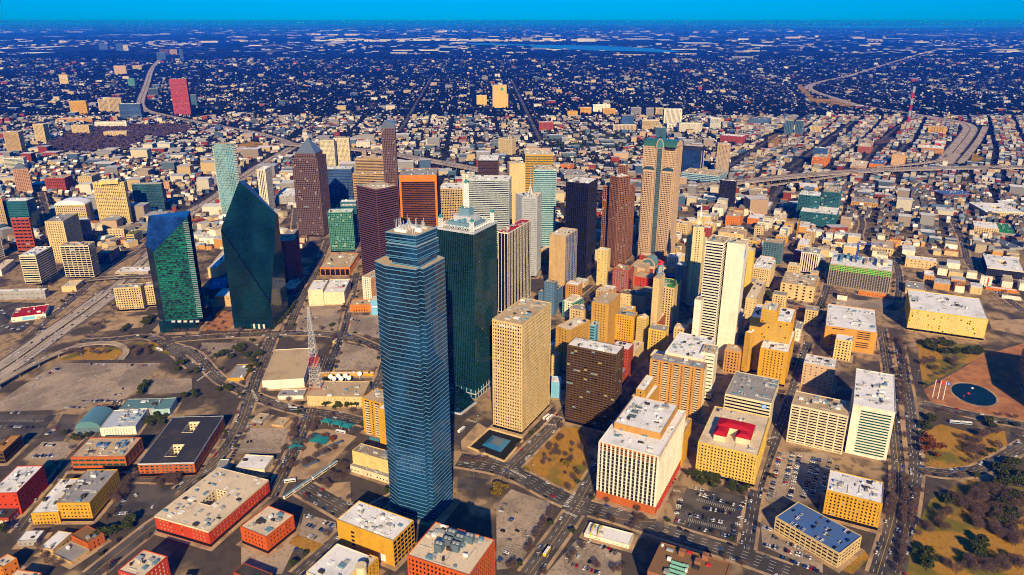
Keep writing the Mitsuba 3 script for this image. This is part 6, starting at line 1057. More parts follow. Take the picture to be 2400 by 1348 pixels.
for (x0, x1, y0, y1, z) in ((w * .22, w * .82, d * .36, d * .56, 10), (w * .22, w * .42, d * .14, d * .36, 9), (w * .58, w * .82, d * .2, d * .36, 9)):
    ent(part('yellow_hotel', 'roof_house'), ibox(M, x0, x1, y0, y1, h - .8, h + z - 3, 'ivory'))
    m = MB(); hip(m, None, x0 - .8, x1 + .8, y0 - .8, y1 + .8, h + z - 3, h + z, 'hotelred', .5); ent(part('yellow_hotel', 'red_roof'), m.ply('paint', M))
x, y, phi, w, d, h = VOLS['red_tower_block'][0][:6]; M = at(x, y, 0, phi)
for i, (u, v_) in enumerate(((.36, .48), (.5, .62), (.30, .30), (.52, .42), (.34, .68), (.62, .72))):
    X, Y = w * u, d * v_
    ent(part('red_tower_block', 'cooling_tower'), ibox(M, X, X + 6.5, Y, Y + 5.5, h - .7, h + 5.5, 'slate'))
    m = MB()
    for q in range(2):
        cc = trimesh.creation.cylinder(1.3, 1, sections=14); cc.apply_translation([X + 1.7 + q * 3.1, Y + 2.7, h + 6]); m.mesh((cc, 'unit'))
    ent(part('red_tower_block', 'fan'), m.ply('paint', M))
x, y, phi, w, d, h = VOLS['greenhouse_roof_block'][0][:6]; M = at(x, y, 0, phi)
for i in range(7):
    m = MB(); m.add([(w * .25, d * .45 - i * 5, h - .5), (w * .5, d * .45 - i * 5, h - .5), (w * .5, d * .45 - i * 5 + 3.6, h - .5), (w * .25, d * .45 - i * 5 + 3.6, h - .5), (w * .25, d * .45 - i * 5 + 1.2, h + 1.6), (w * .5, d * .45 - i * 5 + 1.2, h + 1.6)], [[0, 1, 5], [0, 5, 4], [2, 3, 4], [2, 4, 5], [1, 2, 5], [3, 0, 4]], (.16, .36, .28)); ent(part('greenhouse_roof_block', 'skylight'), m.ply('gloss', M))
for u, v_ in ((.3, .75), (.62, .85), (.55, .6)): ent(part('greenhouse_roof_block', 'roof_house'), ibox(M, w * u, w * u + 5, d * v_, d * v_ + 5, h - .6, h + 4, 'rust'))
for i, (u, v_) in enumerate(((.4, .9), (.7, .7))): ent(part('greenhouse_roof_block', 'red_hatch'), ibox(M, w * u, w * u + 4, d * v_, d * v_ + 3, h - .6, h + .4, 'redpaint'))
x, y, phi, w, d, h = VOLS['red_awning_office'][0][:6]; M = at(x, y, 0, phi)
for i in range(3): ent(part('red_awning_office', 'cooling_tower'), ibox(M, w * .2, w * .2 + 8, d * (.50 + .11 * i), d * (.50 + .11 * i) + 7, h, h + 5.6, 'slate'))
for i in range(14): ent(part('red_awning_office', 'awning'), ibox(M, w + .2, w + 2, 6 + i * (d - 12) / 14, 9 + i * (d - 12) / 14, 3.5, 4.6, 'redpaint'))
x, y, phi, w, d, h = VOLS['brick_band_office'][0][:6]; M = at(x, y, 0, phi)
for u in (.28, .42, .64, .78): ent(part('brick_band_office', 'roof_vent'), ibox(M, w * u, w * u + 4, d * .55, d * .55 + 5, h - .7, h + 1.6, 'roof_blue'))
x, y, phi, w, d, h = VOLS['gold_tank_block'][0][:6]
m = MB(); cc = trimesh.creation.cylinder(4.6, 9, sections=28); cc.apply_translation([w * .85, d * .1, h + 3]); m.mesh((cc, 'ivory')); ent(part('gold_tank_block', 'water_tank'), m.ply('paint', at(x, y, 0, phi)))
x, y, phi, w, d, h = VOLS['gold_blank_block'][0][:6]
ent(part('gold_blank_block', 'white_mural'), ibox(at(x, y, 0, phi), w * .73, w * .85, -.12, .05, 2, 9, 'whitepaint'))
x, y, phi, w, d, h = VOLS['stair_step_tower'][0][:6]
def front_panel(key, u0, u1, v0, v1, c, name, face='f', out=.14):
    x, y, phi, w, d, h = VOLS[key][0][:6]
    if face == 'f': b_ = (w * u0, w * u1, -out, .05)
    else: b_ = (w - .05, w + out, d * u0, d * u1)
    ent(part(key, name), ibox(at(x, y, 0, phi), *b_, h * v0, h * v1, c, 'plain'))
front_panel('red_roof_store', .3, .68, .15, .75, 'skyblue', 'wall_mural'); front_panel('billboard_block', .45, .95, .25, .8, 'black', 'billboard'); front_panel('white_swoosh_block', .2, .5, .4, .7, 'black', 'wall_mark')
front_panel('white_red_block', .62, .74, .05, .95, 'redpaint', 'red_stripe', 'f', .2); front_panel('mural_wall_block', .1, .9, .55, .62, (.6, .75, .8) and 'whitepaint', 'mural_stroke')
x, y, phi, w, d, h = VOLS['dark_hotel'][0][:6]
ent(part('dark_hotel', 'sign_band'), ibox(at(x, y, 0, phi), 0, w, -.25, .1, h - 9.5, h - 3.2, 'slate', 'plain'))
letters('dark_hotel', 'JW MARRIOTT', 3.2, at(x, y, 0, phi) @ TS().translate([w * .06, -.5, h - 8.0]).rotate([1, 0, 0], 90), 'whitepaint')
def disc(key, M, r_, c, name):
    m = MB(); c_ = trimesh.creation.cylinder(r_, .5, sections=24); c_.apply_transform(trimesh.transformations.rotation_matrix(math.pi / 2, [1, 0, 0])); m.mesh((c_, c)); ent(part(key, name), m.ply('plain', M))
x, y, phi, w, d, h = VOLS['tan_medical_tower'][0][:6]
disc('tan_medical_tower', at(x, y, 0, phi) @ TS().translate([w * .66, -.4, h - 20]), 8, (.03, .28, .18), 'round_emblem')
x, y, phi, w, d, h = VOLS['white_pier_tower'][1][:6]
m = MB(); s_ = trimesh.creation.icosphere(2, 1); s_.apply_scale([.5, 3.2, 6.5]); m.mesh((s_, (.03, .25, .65))); ent(part('white_pier_tower', 'blue_emblem'), m.ply('paint', at(x, y, 0, phi) @ TS().translate([w, 6, h - 14]), smooth=True))
# construction site, cranes
x, y, phi, w, d, h = VOLS['construction_block'][0][:6]; M = at(x, y, 0, phi)
for i in range(9): ent(part('construction_block', 'roof_stack'), ibox(M, 4 + w * .1 * i, 9 + w * .1 * i, d * rnd.uniform(.2, .7), d * rnd.uniform(.75, .9), h, h + rnd.uniform(1, 7), rnd.choice(['conc', 'grey', 'unitblue', 'ivory'])))
def crane(label, x, y, hh, ang, L_, c):
    k = start('tower_crane', label, 'crane')
    m = MB(); truss(m, (x, y), 2.4, 0, hh, int(hh / 5), c, .4); ent(part(k, 'mast'), m.ply('plain'))
    dx, dy = math.cos(ang), math.sin(ang); m = MB()
    n_ = 16
    for i in range(n_):
        a0, a1 = -12 + (L_ + 12) * i / n_, -12 + (L_ + 12) * (i + 1) / n_
        p0, p1 = np.array([x + dx * a0, y + dy * a0, hh]), np.array([x + dx * a1, y + dy * a1, hh])
        m.bar(p0, p1, .5, c); m.bar(p0 + [0, 0, 2.2], p1 + [0, 0, 2.2], .35, c); m.bar(p0, p1 + [0, 0, 2.2], .3, c)
    ent(part(k, 'jib'), m.ply('plain'))
    m = MB(); m.bar([x, y, hh], [x, y, hh + 7], .8, c); m.bar([x, y, hh + 7], [x + dx * L_ * .7, y + dy * L_ * .7, hh + 2], .2, c); m.bar([x, y, hh + 7], [x - dx * 11, y - dy * 11, hh + 2], .2, c); ent(part(k, 'apex'), m.ply('plain'))
    ent(part(k, 'counterweight'), ibox(at(x - dx * 10, y - dy * 10), -1.5, 1.5, -1.5, 1.5, hh - 2.5, hh, 'conc')); ent(part(k, 'cab'), ibox(at(x + dx * 2, y + dy * 2), -1.2, 1.2, -1.2, 1.2, hh - 2.2, hh, 'whitepaint'))
x_, y_ = 593.8, 1477.9; crane('orange tower crane beside the dark podium of the teal twin tower', x_, y_, 52, 2.3, 44, 'craneyellow')
x_, y_ = 612.6, 1246.5; crane('blue tower crane over the green wrapped construction block', x_, y_, 72, .1, 45, 'craneblue')
# lattice mast
k = start('lattice_mast', 'tall red and white lattice radio mast beside the wide low garage', 'mast')
x_, y_ = -244.5, 820.8
for i, (z0, z1) in enumerate(((0, 17), (17, 45), (45, 58), (58, 92), (92, 121))):
    w0, w1 = 15 * (1 - z0 / 136), 15 * (1 - z1 / 136); m = MB(); truss(m, (x_, y_), w0, z0, z1, max(2, int((z1 - z0) / 5)), 'redpaint' if i in (0, 2) else (.5, .5, .5), .34, w1 / w0)
    ent(part(k, 'red_section' if i in (0, 2) else 'white_section'), m.ply('plain'))
k2 = start('lattice_mast', 'thin red and white far radio mast in the right districts', 'mast'); x_, y_ = 1647.1, 3107.2
for i in range(8): m = MB(); truss(m, (x_, y_), 7, i * 24, i * 24 + 24, 3, 'redpaint' if i % 2 == 0 else 'steel', .8); ent(part(k2, 'mast_section'), m.ply('plain'))
# satellite dishes
DISH = []
for i, (x_, y_) in enumerate([(-236.5, 859.4), (-226.7, 861.4), (-217.4, 861.4), (-230.4, 853.4), (-221.2, 853.4), (-211.5, 855.4), (-199.9, 867.5), (-216.5, 832.0), (-210.1, 835.9)]):
    k = start('satellite_dish', 'white satellite dish in the cream studio yard', 'satellite dish', group='satellite dishes in the studio yard'); DISH.append((k, x_, y_))
    m = MB(); s_ = trimesh.creation.icosphere(2, 3.0); v = np.array(s_.vertices); v[:, 2] = np.where(v[:, 2] > 0, -.2, v[:, 2] * .35); s_.vertices = v
    s_.apply_transform(trimesh.transformations.rotation_matrix(.9, [1, 0, 0])); s_.apply_translation([x_, y_, 9]); m.mesh((s_, 'dishwhite')); ent(part(k, 'reflector'), m.ply('paint', smooth=True))
    m = MB(); m.bar([x_, y_, 0], [x_, y_, 8.5], .5, 'steel'); ent(part(k, 'post'), m.ply('plain'))
distinguish(DISH)
# flags, pond floats, sunken courtyard pool, hotel pool
FL = [('dark flag', (.10, .02, .03)), ('red and white flag', (.5, .03, .03)), ('blue flag with a white mark', (.03, .08, .35))]
for i, ((x_, y_), (nm, c)) in enumerate(zip([(527.1, 818.9), (531.4, 815.2), (537.1, 813.4)], FL)):
    k = start('flagpole', f'{["left", "middle", "right"][i]} of three white flagpoles, flying a {nm}', 'flagpole')
    m = MB(); cc = trimesh.creation.cylinder(.38, 25, sections=10); cc.apply_translation([x_, y_, 12.5]); m.mesh((cc, 'whitepaint')); ent(part(k, 'pole'), m.ply('plain'))
    m = MB(); g_ = np.array([[x_ + .4 + q * .8, y_ + .25 * math.sin(q * 1.1), 24.5 - z * 3.6 - .18 * q] for q in range(7) for z in (0, 1)]); m.add(g_, [[a, a + 2, a + 3] for a in range(0, 12, 2)] + [[a, a + 3, a + 1] for a in range(0, 12, 2)], c)
    if i == 2: m.box(x_ + 2, x_ + 3.4, y_ - .5, y_ + .5, 21.4, 23, 'whitepaint')
    ent(part(k, 'flag'), m.ply('plain'))
for i, (p_, c, nm) in enumerate((((958, 668), 'redpaint', 'large red'), ((925, 685), 'redpaint', 'small red'), ((985, 630), 'whitepaint', 'white ring'))):
    x_, y_ = [(578.2, 829.0), (568.6, 822.6), (591.7, 843.6)][i]; k = numbered('pond_float'); m = MB(); s_ = trimesh.creation.icosphere(2, 1) if i < 2 else trimesh.creation.torus(1.2, .5); s_.apply_scale([1.9, 1.9, 1.2] if i == 0 else [1, 1, 1]); s_.apply_translation([x_, y_, .5]); m.mesh((s_, c))
    ent(k, m.ply('paint', smooth=True), label=f'{nm} float on the oval pond', category='float')
RC = [(-48.6, 704.4), (-8.1, 675.6), (14.0, 722.1), (-26.9, 743.6)]
k = start('sunken_courtyard', 'sunken square courtyard with a blue glass roof in front of the cream sign tower', 'courtyard')
m = MB(); a = np.array(RC)
for i in range(4): m.bar([*a[i], .75], [*a[(i + 1) % 4], .75], 1.8, 'sand')
ent(part(k, 'rim'), m.ply('paint'))
c_ = a.mean(0); m = MB(); m.prism(c_ + (a - c_) * .93, .2, .27, (.02, .02, .012)); ent(part(k, 'planting'), m.ply('plain'))
b_ = c_ + (a - c_) * .52; t_ = c_ + (a - c_) * .26
m = MB(); m.add(np.vstack([np.c_[b_, np.full(4, 1.)], np.c_[t_, np.full(4, 3.)]]), [[0, 1, 5], [0, 5, 4], [1, 2, 6], [1, 6, 5], [2, 3, 7], [2, 7, 6], [3, 0, 4], [3, 4, 7]], (.03, .16, .30)); ent(part(k, 'glass_roof'), m.ply('gloss'))
m = MB(); m.prism(t_, 2.4, 3.02, 'slate'); ent(part(k, 'roof_light'), m.ply('gloss'))
k = start('hotel_pool', 'small turquoise pool on the gold hotel terrace', 'pool'); m = MB(); m.prism([(-161.2, 725.1), (-148.1, 719.1), (-148.2, 715.2), (-161.3, 721.2)], .5, .9, 'bluepool'); ent(part(k, 'water'), m.ply('gloss'))
# transit canopies, shelter roofs, playground
for i, (cx_, cy_, w_, d_) in enumerate((*(( *p, 13, 11) for p in [(-239.2, 713.1), (-238.0, 700.0), (-216.8, 756.4), (-203.2, 751.6), (-191.0, 745.2)]), *((*p, 26, 17) for p in [(-216.8, 716.1)]))):
    k = start('transit_canopy', ['turquoise canopy nearest the crossing street', 'second turquoise canopy beside it', 'small turquoise canopy by the curved street', 'middle turquoise canopy by the curved street', 'right turquoise canopy by the curved street', 'largest turquoise canopy in the middle of the transit plaza'][i], 'canopy')
    M = at(cx_, cy_, 0, -20); m = MB(); hip(m, None, -w_ / 2, w_ / 2, -d_ / 2, d_ / 2, 4, 6.2, 'canopygreen', .2); ent(part(k, 'roof'), m.ply('gloss', M))
    for sx in (-1, 1):
        for sy in (-1, 1): ent(part(k, 'post'), ibox(M, sx * w_ * .4 - .2, sx * w_ * .4 + .2, sy * d_ * .4 - .2, sy * d_ * .4 + .2, 0, 4, 'steel'))
for i, (cx_, cy_) in enumerate([(-213.0, 667.0), (-205.1, 687.4), (-195.3, 705.8)]):
    k = start('platform_shelter', ['left', 'middle', 'right'][i] + ' dark platform shelter beside the tram track', 'shelter', group='platform shelters along the tram track'); M = at(cx_, cy_, 0, 42)
    ent(part(k, 'roof'), ibox(M, -8, 8, -2.5, 2.5, 3.6, 4.2, 'roof_slate'))
    for sx in (-6, 0, 6): ent(part(k, 'post'), ibox(M, sx - .2, sx + .2, -.2, .2, 0, 3.6, 'steel'))
# tram and buses
def vehicle(name, label, cat, x, y, ang, L_, W_, H_, body, stripe, roofc_, seg=1, group=None):
    k = start(name, label, cat, **({'group': group} if group else {})); M = at(x, y, .35, ang); n_ = seg
    for s_ in range(n_):
        x0 = -L_ / 2 + L_ * s_ / n_ + (.4 if s_ else 0); x1 = -L_ / 2 + L_ * (s_ + 1) / n_
        ent(part(k, 'body'), ibox(M, x0, x1, -W_ / 2, W_ / 2, .5, H_, body, 'gloss'))
        ent(part(k, 'window_strip'), ibox(M, x0 + .4, x1 - .4, -W_ / 2 - .03, W_ / 2 + .03, H_ * .45, H_ * .8, 'gl_black'))
        ent(part(k, 'stripe'), ibox(M, x0 + .1, x1 - .1, -W_ / 2 - .05, W_ / 2 + .05, .7, H_ * .32, stripe, 'gloss'))
        ent(part(k, 'roof'), ibox(M, x0 + .3, x1 - .3, -W_ / 2 + .2, W_ / 2 - .2, H_, H_ + .35, roofc_))
        for u in (.18, .82): ent(part(k, 'wheels'), ibox(M, x0 + (x1 - x0) * u - .5, x0 + (x1 - x0) * u + .5, -W_ / 2 - .02, W_ / 2 + .02, 0, .9, 'tyre'))
TR = [(-225.4, 608.8), (-206.9, 643.9), (-185.8, 674.0)]
a_, b_ = np.array(TR[0]), np.array(TR[2]); t_ = b_ - a_; ang = math.degrees(math.atan2(t_[1], t_[0])); L_ = np.linalg.norm(t_)
for i, nm in enumerate(('front', 'rear')):
    c = a_ + t_ * (.25 + .5 * i); vehicle('tram', f'{nm} white and yellow tram with a dark roof crossing the transit street', 'tram', *c, ang, L_ * .47, 2.8, 3.7, 'whitepaint', 'yellowpaint', 'unitblue', 3)
for nm, (x_, y_), an, bd, st in (('white and yellow bus at the transit plaza corner', (-227.1, 639.1), 15, 'whitepaint', 'yellowpaint'), ('white and blue bus in the transit plaza', (-196.0, 734.3), -20, 'whitepaint', 'craneblue'), ('white bus on the curved ramp street', (-505.0, 958.6), -30, 'whitepaint', 'unitblue'), ('yellow bus stopped on the street beside the lot', (30.9, 532.3), 63, 'yellowpaint', 'yellowpaint'), ('yellow bus on the street by the mast', (-259.9, 987.8), 80, 'yellowpaint', 'whitepaint'), ('white bus turning by the sign tower', (-58.2, 739.0), 60, 'whitepaint', 'unitblue'), ('pair of white buses beside the crossing, left one', (40.6, 768.0), 55, 'whitepaint', 'redpaint'), ('pair of white buses beside the crossing, right one', (44.8, 766.3), 55, 'whitepaint', 'steel'), ('blue train passing under the plaza street', (525.2, 754.8), -10, 'steel', 'skyblue'), ('dark bus on the curved street', (-265.9, 788.4), -12, 'slate', 'steel')):
    vehicle('train_car' if 'train' in nm else 'bus', nm, 'train' if 'train' in nm else 'bus', x_, y_, an, 24 if 'train' in nm else 11.5, 2.7, 3.2, bd, st, 'roof_white', 2 if 'train' in nm else 1)
# ------------------------------------------------------------------ cars
def car_mesh(c, van=False):
    m = MB(); L_, W_ = 4.6, 1.85
    pr = [(-2.3, .45), (-2.3, .85), (-2.1, 1.0), (-1.6, 1.02), (.9, .98), (2.0, .85), (2.3, .7), (2.3, .4)] if not van else [(-2.4, .45), (-2.4, 1.2), (1.4, 1.2), (2.3, .95), (2.4, .45)]
    n = len(pr); v = [(x, s, z) for s in (-W_ / 2, W_ / 2) for x, z in pr]
    m.add(v, [[0, i, i + 1] for i in range(1, n - 1)] + [[n, n + i + 1, n + i] for i in range(1, n - 1)] + [[i, (i + 1) % n + n, (i + 1) % n] for i in range(n)] + [[i, i + n, (i + 1) % n + n] for i in range(n)], c)
    zr = 1.48 if not van else 1.95; zb = 1.0 if not van else 1.2
    xs = (-1.75, 1.05, .35, -1.2) if not van else (-2.35, 1.3, .7, -2.1)
    m.add([(xs[3], -.72, zr), (xs[2], -.72, zr), (xs[2], .72, zr), (xs[3], .72, zr), (xs[3], -.72, zr - .07), (xs[2], -.72, zr - .07), (xs[2], .72, zr - .07), (xs[3], .72, zr - .07)], [[0, 1, 2], [0, 2, 3], [0, 4, 5], [0, 5, 1], [1, 5, 6], [1, 6, 2], [2, 6, 7], [2, 7, 3], [3, 7, 4], [3, 4, 0]], c)
    g = MB(); g.add([(xs[0], -.86, zb), (xs[1], -.86, zb), (xs[1], .86, zb), (xs[0], .86, zb), (xs[3], -.7, zr - .05), (xs[2], -.7, zr - .05), (xs[2], .7, zr - .05), (xs[3], .7, zr - .05)], [[0, 1, 5], [0, 5, 4], [1, 2, 6], [1, 6, 5], [2, 3, 7], [2, 7, 6], [3, 0, 4], [3, 4, 7]], 'black')
    w_ = MB()
    for sx in (-1.4, 1.4):
        for sy in (-1, 1): cc = trimesh.creation.cylinder(.34, .22, sections=8); cc.apply_transform(trimesh.transformations.rotation_matrix(math.pi / 2, [1, 0, 0])); cc.apply_translation([sx, sy * .84, .34]); w_.mesh((cc, 'tyre'))
    return m, g, w_
CARC = dict(white=(.72, .72, .70), silver=(.42, .44, .46), black=(.012, .012, .014), grey=(.14, .15, .16), red=(.40, .015, .015), blue=(.03, .09, .30), dark_blue=(.015, .03, .09), tan=(.36, .27, .15), green=(.2, .5, .04))
for cn, c in CARC.items():
    for vn in (0, 1):
        b_, g_, w_ = car_mesh(c, vn); d = g_.ply('plain'); d['bsdf'] = {'type': 'ref', 'id': 'gl_dark'}
        scene[f'car_{cn}_{vn}'] = {'type': 'shapegroup', 'body': b_.ply('gloss'), 'windows': d, 'wheels': w_.ply('plain')}
CW_ = ['white'] * 6 + ['silver'] * 4 + ['black'] * 5 + ['grey'] * 5 + ['red'] * 1 + ['blue'] * 2 + ['dark_blue'] * 2 + ['tan']
CARS = []
def car(x, y, ang, where, z=.32, c=None): CARS.append((x, y, z, ang, where, c or rnd.choice(CW_), int(rnd.random() < .3)))
def rows(where, spec):
    for a, b, n_, fill in spec:
        a, b = np.array(a), np.array(b); ang = math.degrees(math.atan2(*(b - a)[::-1])) + 90
        for i in range(n_):
            if rnd.random() < fill: q = a + (b - a) * (i + .5) / n_; car(*q, ang + rnd.choice([0, 180]) + rnd.uniform(-3, 3), where)
rows('in the full lot', [((293.2,693.2),(255.1,612.3),20,0.95),((307.1,693.2),(275.0,628.7),17,0.95),((312.7,688.8),(274.1,610.6),20,0.9),((326.6,684.5),(287.2,610.6),19,0.95),((331.7,682.4),(297.2,614.1),17,0.9),((342.8,680.3),(314.0,628.7),12,0.9),((349.6,674.0),(316.2,617.7),12,0.8)])
rows('in the dark lot', [((177.7,631.5),(236.1,607.0),26,0.4),((184.9,619.5),(217.0,600.9),18,0.85),((184.8,596.6),(210.2,588.1),12,0.8),((168.7,586.5),(200.9,573.4),14,0.85),((152.5,579.9),(182.2,560.7),14,0.5),((166.5,610.6),(157.1,586.5),8,0.9),((228.5,607.0),(219.1,593.2),6,0.9),((217.2,583.1),(202.8,554.5),9,0.6),((191.5,557.6),(205.4,553.0),5,0.9)])
rows('in the tan lot by the blue tower', [((-11.5,589.8),(-0.9,614.1),9,0.35),((-12.0,554.5),(4.4,589.8),12,0.4),((-10.6,535.2),(22.5,593.2),14,0.2),((-12.3,519.7),(-0.8,539.6),7,0.4)])
rows('in the palm lot at the bottom', [((69.1,548.5),(94.8,533.8),12,0.5),((58.5,541.1),(66.3,539.6),3,0.6),((45.3,521.0),(76.3,506.1),10,0.4),((87.4,535.2),(92.7,530.9),3,0.6),((57.4,528.1),(75.5,515.5),8,0.25)])
rows('below the blue roofed garage strip', [((235.6,556.1),(260.7,536.7),10,0.7),((226.6,544.0),(263.2,525.2),18,0.75),((236.6,526.6),(263.5,508.8),12,0.75),((232.0,570.2),(241.2,563.8),6,0.9)])
rows('in the wide worn lot', [((-538.7,809.7),(-487.4,809.7),16,0.8),((-545.4,793.6),(-517.0,792.6),9,0.7),((-619.9,884.1),(-614.6,901.2),6,0.8),((-507.3,824.5),(-491.2,828.2),6,0.5),((-506.1,839.7),(-495.2,843.6),4,0.6),((-631.3,871.6),(-616.3,871.6),4,0.3),((-594.8,914.5),(-550.6,912.2),12,0.25),((-526.0,910.0),(-488.9,910.0),10,0.2)])
rows('in the lot left of the brick office', [((-595.8,748.4),(-555.0,746.8),14,0.4),((-611.2,779.8),(-588.9,779.8),8,0.4),((-519.4,686.0),(-497.1,687.4),9,0.9),((-520.7,708.7),(-508.0,708.7),5,0.9),((-531.6,729.6),(-527.6,745.2),5,0.6)])
rows('in the red courtyard lot', [((-384.3,605.3),(-366.5,625.0),8,0.5),((-381.2,586.5),(-364.9,589.8),7,0.7),((-368.2,596.6),(-347.7,598.3),7,0.4),((-383.2,596.6),(-381.7,608.8),4,0.8)])
rows('in the lot beside the low bank', [((-311.7,700.0),(-311.6,735.8),7,0.8),((-297.9,714.6),(-287.7,717.6),3,0.9),((-302.6,683.2),(-304.3,705.8),4,0.7),((-313.8,751.6),(-290.5,751.6),6,0.6)])
rows('in the lots above the mast', [((-328.6,1060.7),(-322.9,1120.9),9,0.5),((-281.9,1102.6),(-281.8,1120.9),3,0.9),((-316.4,1074.3),(-311.1,1084.8),3,0.6),((-209.5,1021.5),(-201.4,1018.4),2,0.9),((-243.9,1067.5),(-224.3,1060.7),5,0.3),((-372.2,975.8),(-367.1,985.9),3,0.9),((-435.8,963.5),(-407.7,970.8),7,0.4),((-465.0,1028.1),(-451.9,1026.1),5,0.9),((-256.5,1077.8),(-238.6,1067.5),4,0.5)])
rows('in the orange block lot', [((-197.5,584.8),(-188.3,581.5),4,0.9),((-195.5,573.4),(-183.6,567.0),4,0.6),((-179.1,565.4),(-171.8,560.7),3,0.9),((-177.3,575.0),(-165.5,568.6),5,0.8),((-186.9,556.1),(-175.3,550.0),4,0.7),((-199.8,541.1),(-187.0,533.8),5,0.7)])
rows('in the lot beyond the freeway', [((-840.0,1121.1),(-792.2,1072.3),8,0.8),((-790.7,1049.3),(-758.0,1032.5),6,0.7),((-755.8,1032.5),(-755.8,1060.7),5,0.6),((-765.1,1174.0),(-755.8,1187.9),4,0.8)])
rows('on the roof of the white garage block', [])
x, y, phi, w, d, h = VOLS['blue_roof_garage'][0][:6]
for i in range(26):
    u, v_ = rnd.uniform(.06, .94), rnd.choice([.12, .4, .6, .88]); c_ = math.radians(phi); X = x + math.cos(c_) * w * u - math.sin(c_) * d * v_; Y = y + math.sin(c_) * w * u + math.cos(c_) * d * v_
    car(X, Y, phi + 90, 'on the blue rooftop deck', h - .7)
for ri, (p, w, zz, lanes, nocar) in enumerate(ROADS):
    s_ = np.r_[0, np.cumsum(np.linalg.norm(np.diff(p, axis=0), axis=1))]
    fw = w > 30; dens = .02 if not fw else .042
    for _ in range(int(s_[-1] * dens * lanes / 4 * (1 if not fw else 1.2))):
        dd = rnd.uniform(5, s_[-1] - 5) if s_[-1] > 12 else s_[-1] / 2; j = min(len(p) - 2, int(np.searchsorted(s_, dd)))
        t = p[j + 1] - p[j]; L_ = np.linalg.norm(t); t = t / L_; lane = rnd.randrange(lanes); o = -w / 2 + w * (lane + .5) / lanes
        q = [np.interp(dd, s_, p[:, 0]) - t[1] * o, np.interp(dd, s_, p[:, 1]) + t[0] * o]
        car(*q, math.degrees(math.atan2(t[1], t[0])) + (180 if o > 0 else 0), 'on the wide freeway' if fw else 'on a downtown street' if q[1] < 1500 else 'on a distant street', float(np.interp(dd, s_, zz)) + .03)
for ri, (p, w, zz, lanes, nocar) in enumerate(ROADS):
    if p[:, 1].min() > 1000 or w > 30 or zz.max() > 1: continue
    s_ = np.r_[0, np.cumsum(np.linalg.norm(np.diff(p, axis=0), axis=1))]; dd = np.arange(4, s_[-1], 6.5); q = np.c_[np.interp(dd, s_, p[:, 0]), np.interp(dd, s_, p[:, 1])]
    if len(q) < 3: continue
    for sg in (-1, 1):
        a_ = offset(q, sg * (w / 2 - 1.2)); bad = near_other(a_[:, 0], a_[:, 1], ri); tt = np.gradient(q, axis=0)
        for (x, y), b_, t in zip(a_, bad, tt):
            if not b_ and rnd.random() < .2 and y < 1100: car(x, y, math.degrees(math.atan2(t[1], t[0])), 'at the kerb of a near street')
def in_view(x, y, z=0):
    d = np.array([x, y, z - EYE]); fw = np.array([0, math.cos(PITCH), -math.sin(PITCH)]); up = np.array([0, math.sin(PITCH), math.cos(PITCH)]); k_ = d @ fw
    return k_ > 0 and abs(d[0] / k_) < .71 and abs((d @ up) / k_) < .41
CARS.sort(key=lambda c: c[0] ** 2 + c[1] ** 2)
CARS = [c for c in CARS if in_view(*c[:3])]
restc = {}
for i, (x, y, z, ang, where, c, vn) in enumerate(CARS):
    M = TS().translate([x, y, z - .28]).rotate([0, 0, 1], ang)
    if i < 300:
        k = numbered('parked_car' if 'lot' in where or 'strip' in where or 'deck' in where else 'car'); ent(k, inst(f'car_{c}_{vn}', M), label=f'{c.replace("_", " ")} {"van" if vn else "car"} {where}', category='van' if vn else 'car', group=f'vehicles {where}')
    else:
        COUNT['cs'] = COUNT.get('cs', 0) + 1; ent(f'distant_cars__{COUNT["cs"]:03d}', inst(f'car_{c}_{vn}', M))
distinguish([(k, *np.array(scene[k]['to_world'].matrix, float)[:2, 3]) for k in labels if k in scene and labels[k].get('category') in ('car', 'van')])
labels['distant_cars'] = {'kind': 'stuff', 'label': 'further cars on freeways, streets and lots', 'category': 'cars'}
# parking stall lines
ST = MB()
for a, b, n_ in [((-559.1,820.8),(-514.7,871.6),30),((-574.3,795.4),(-517.0,839.7),36),((-604.9,802.5),(-563.6,871.6),40),((-631.2,802.5),(-597.5,871.6),36),((-587.1,879.9),(-526.0,910.0),30),((-10.9,554.5),(4.4,589.8),16),((-6.7,535.2),(24.6,593.2),22),((-0.8,529.5),(31.0,593.2),22),((182.8,610.6),(214.8,593.2),20),((166.8,578.2),(198.7,565.4),20),((204.8,554.5),(222.3,589.8),12),((-311.1,729.6),(-262.4,729.6),18),((-297.6,700.0),(-266.2,700.0),14),((-231.4,933.8),(-185.1,923.0),18),((-232.0,915.1),(-184.7,907.3),18),((-320.7,1040.8),(-274.5,1040.8),16),((-604.3,761.3),(-553.8,761.3),18),((-521.9,702.9),(-484.1,702.9),16)]:
    a, b = np.array(a), np.array(b); t = (b - a) / np.linalg.norm(b - a); nn = np.array([-t[1], t[0]])
    for i in range(n_ + 1):
        c = a + (b - a) * i / n_; ST.add([[*(c + t * .2 + nn * 2.5), .31], [*(c - t * .2 + nn * 2.5), .31], [*(c - t * .2 - nn * 2.5), .31], [*(c + t * .2 - nn * 2.5), .31]], [[0, 1, 2], [0, 2, 3]], 'line')
ent('parking_stall_lines', ST.ply('plain'), kind='stuff', label='painted stall lines on the parking lots')
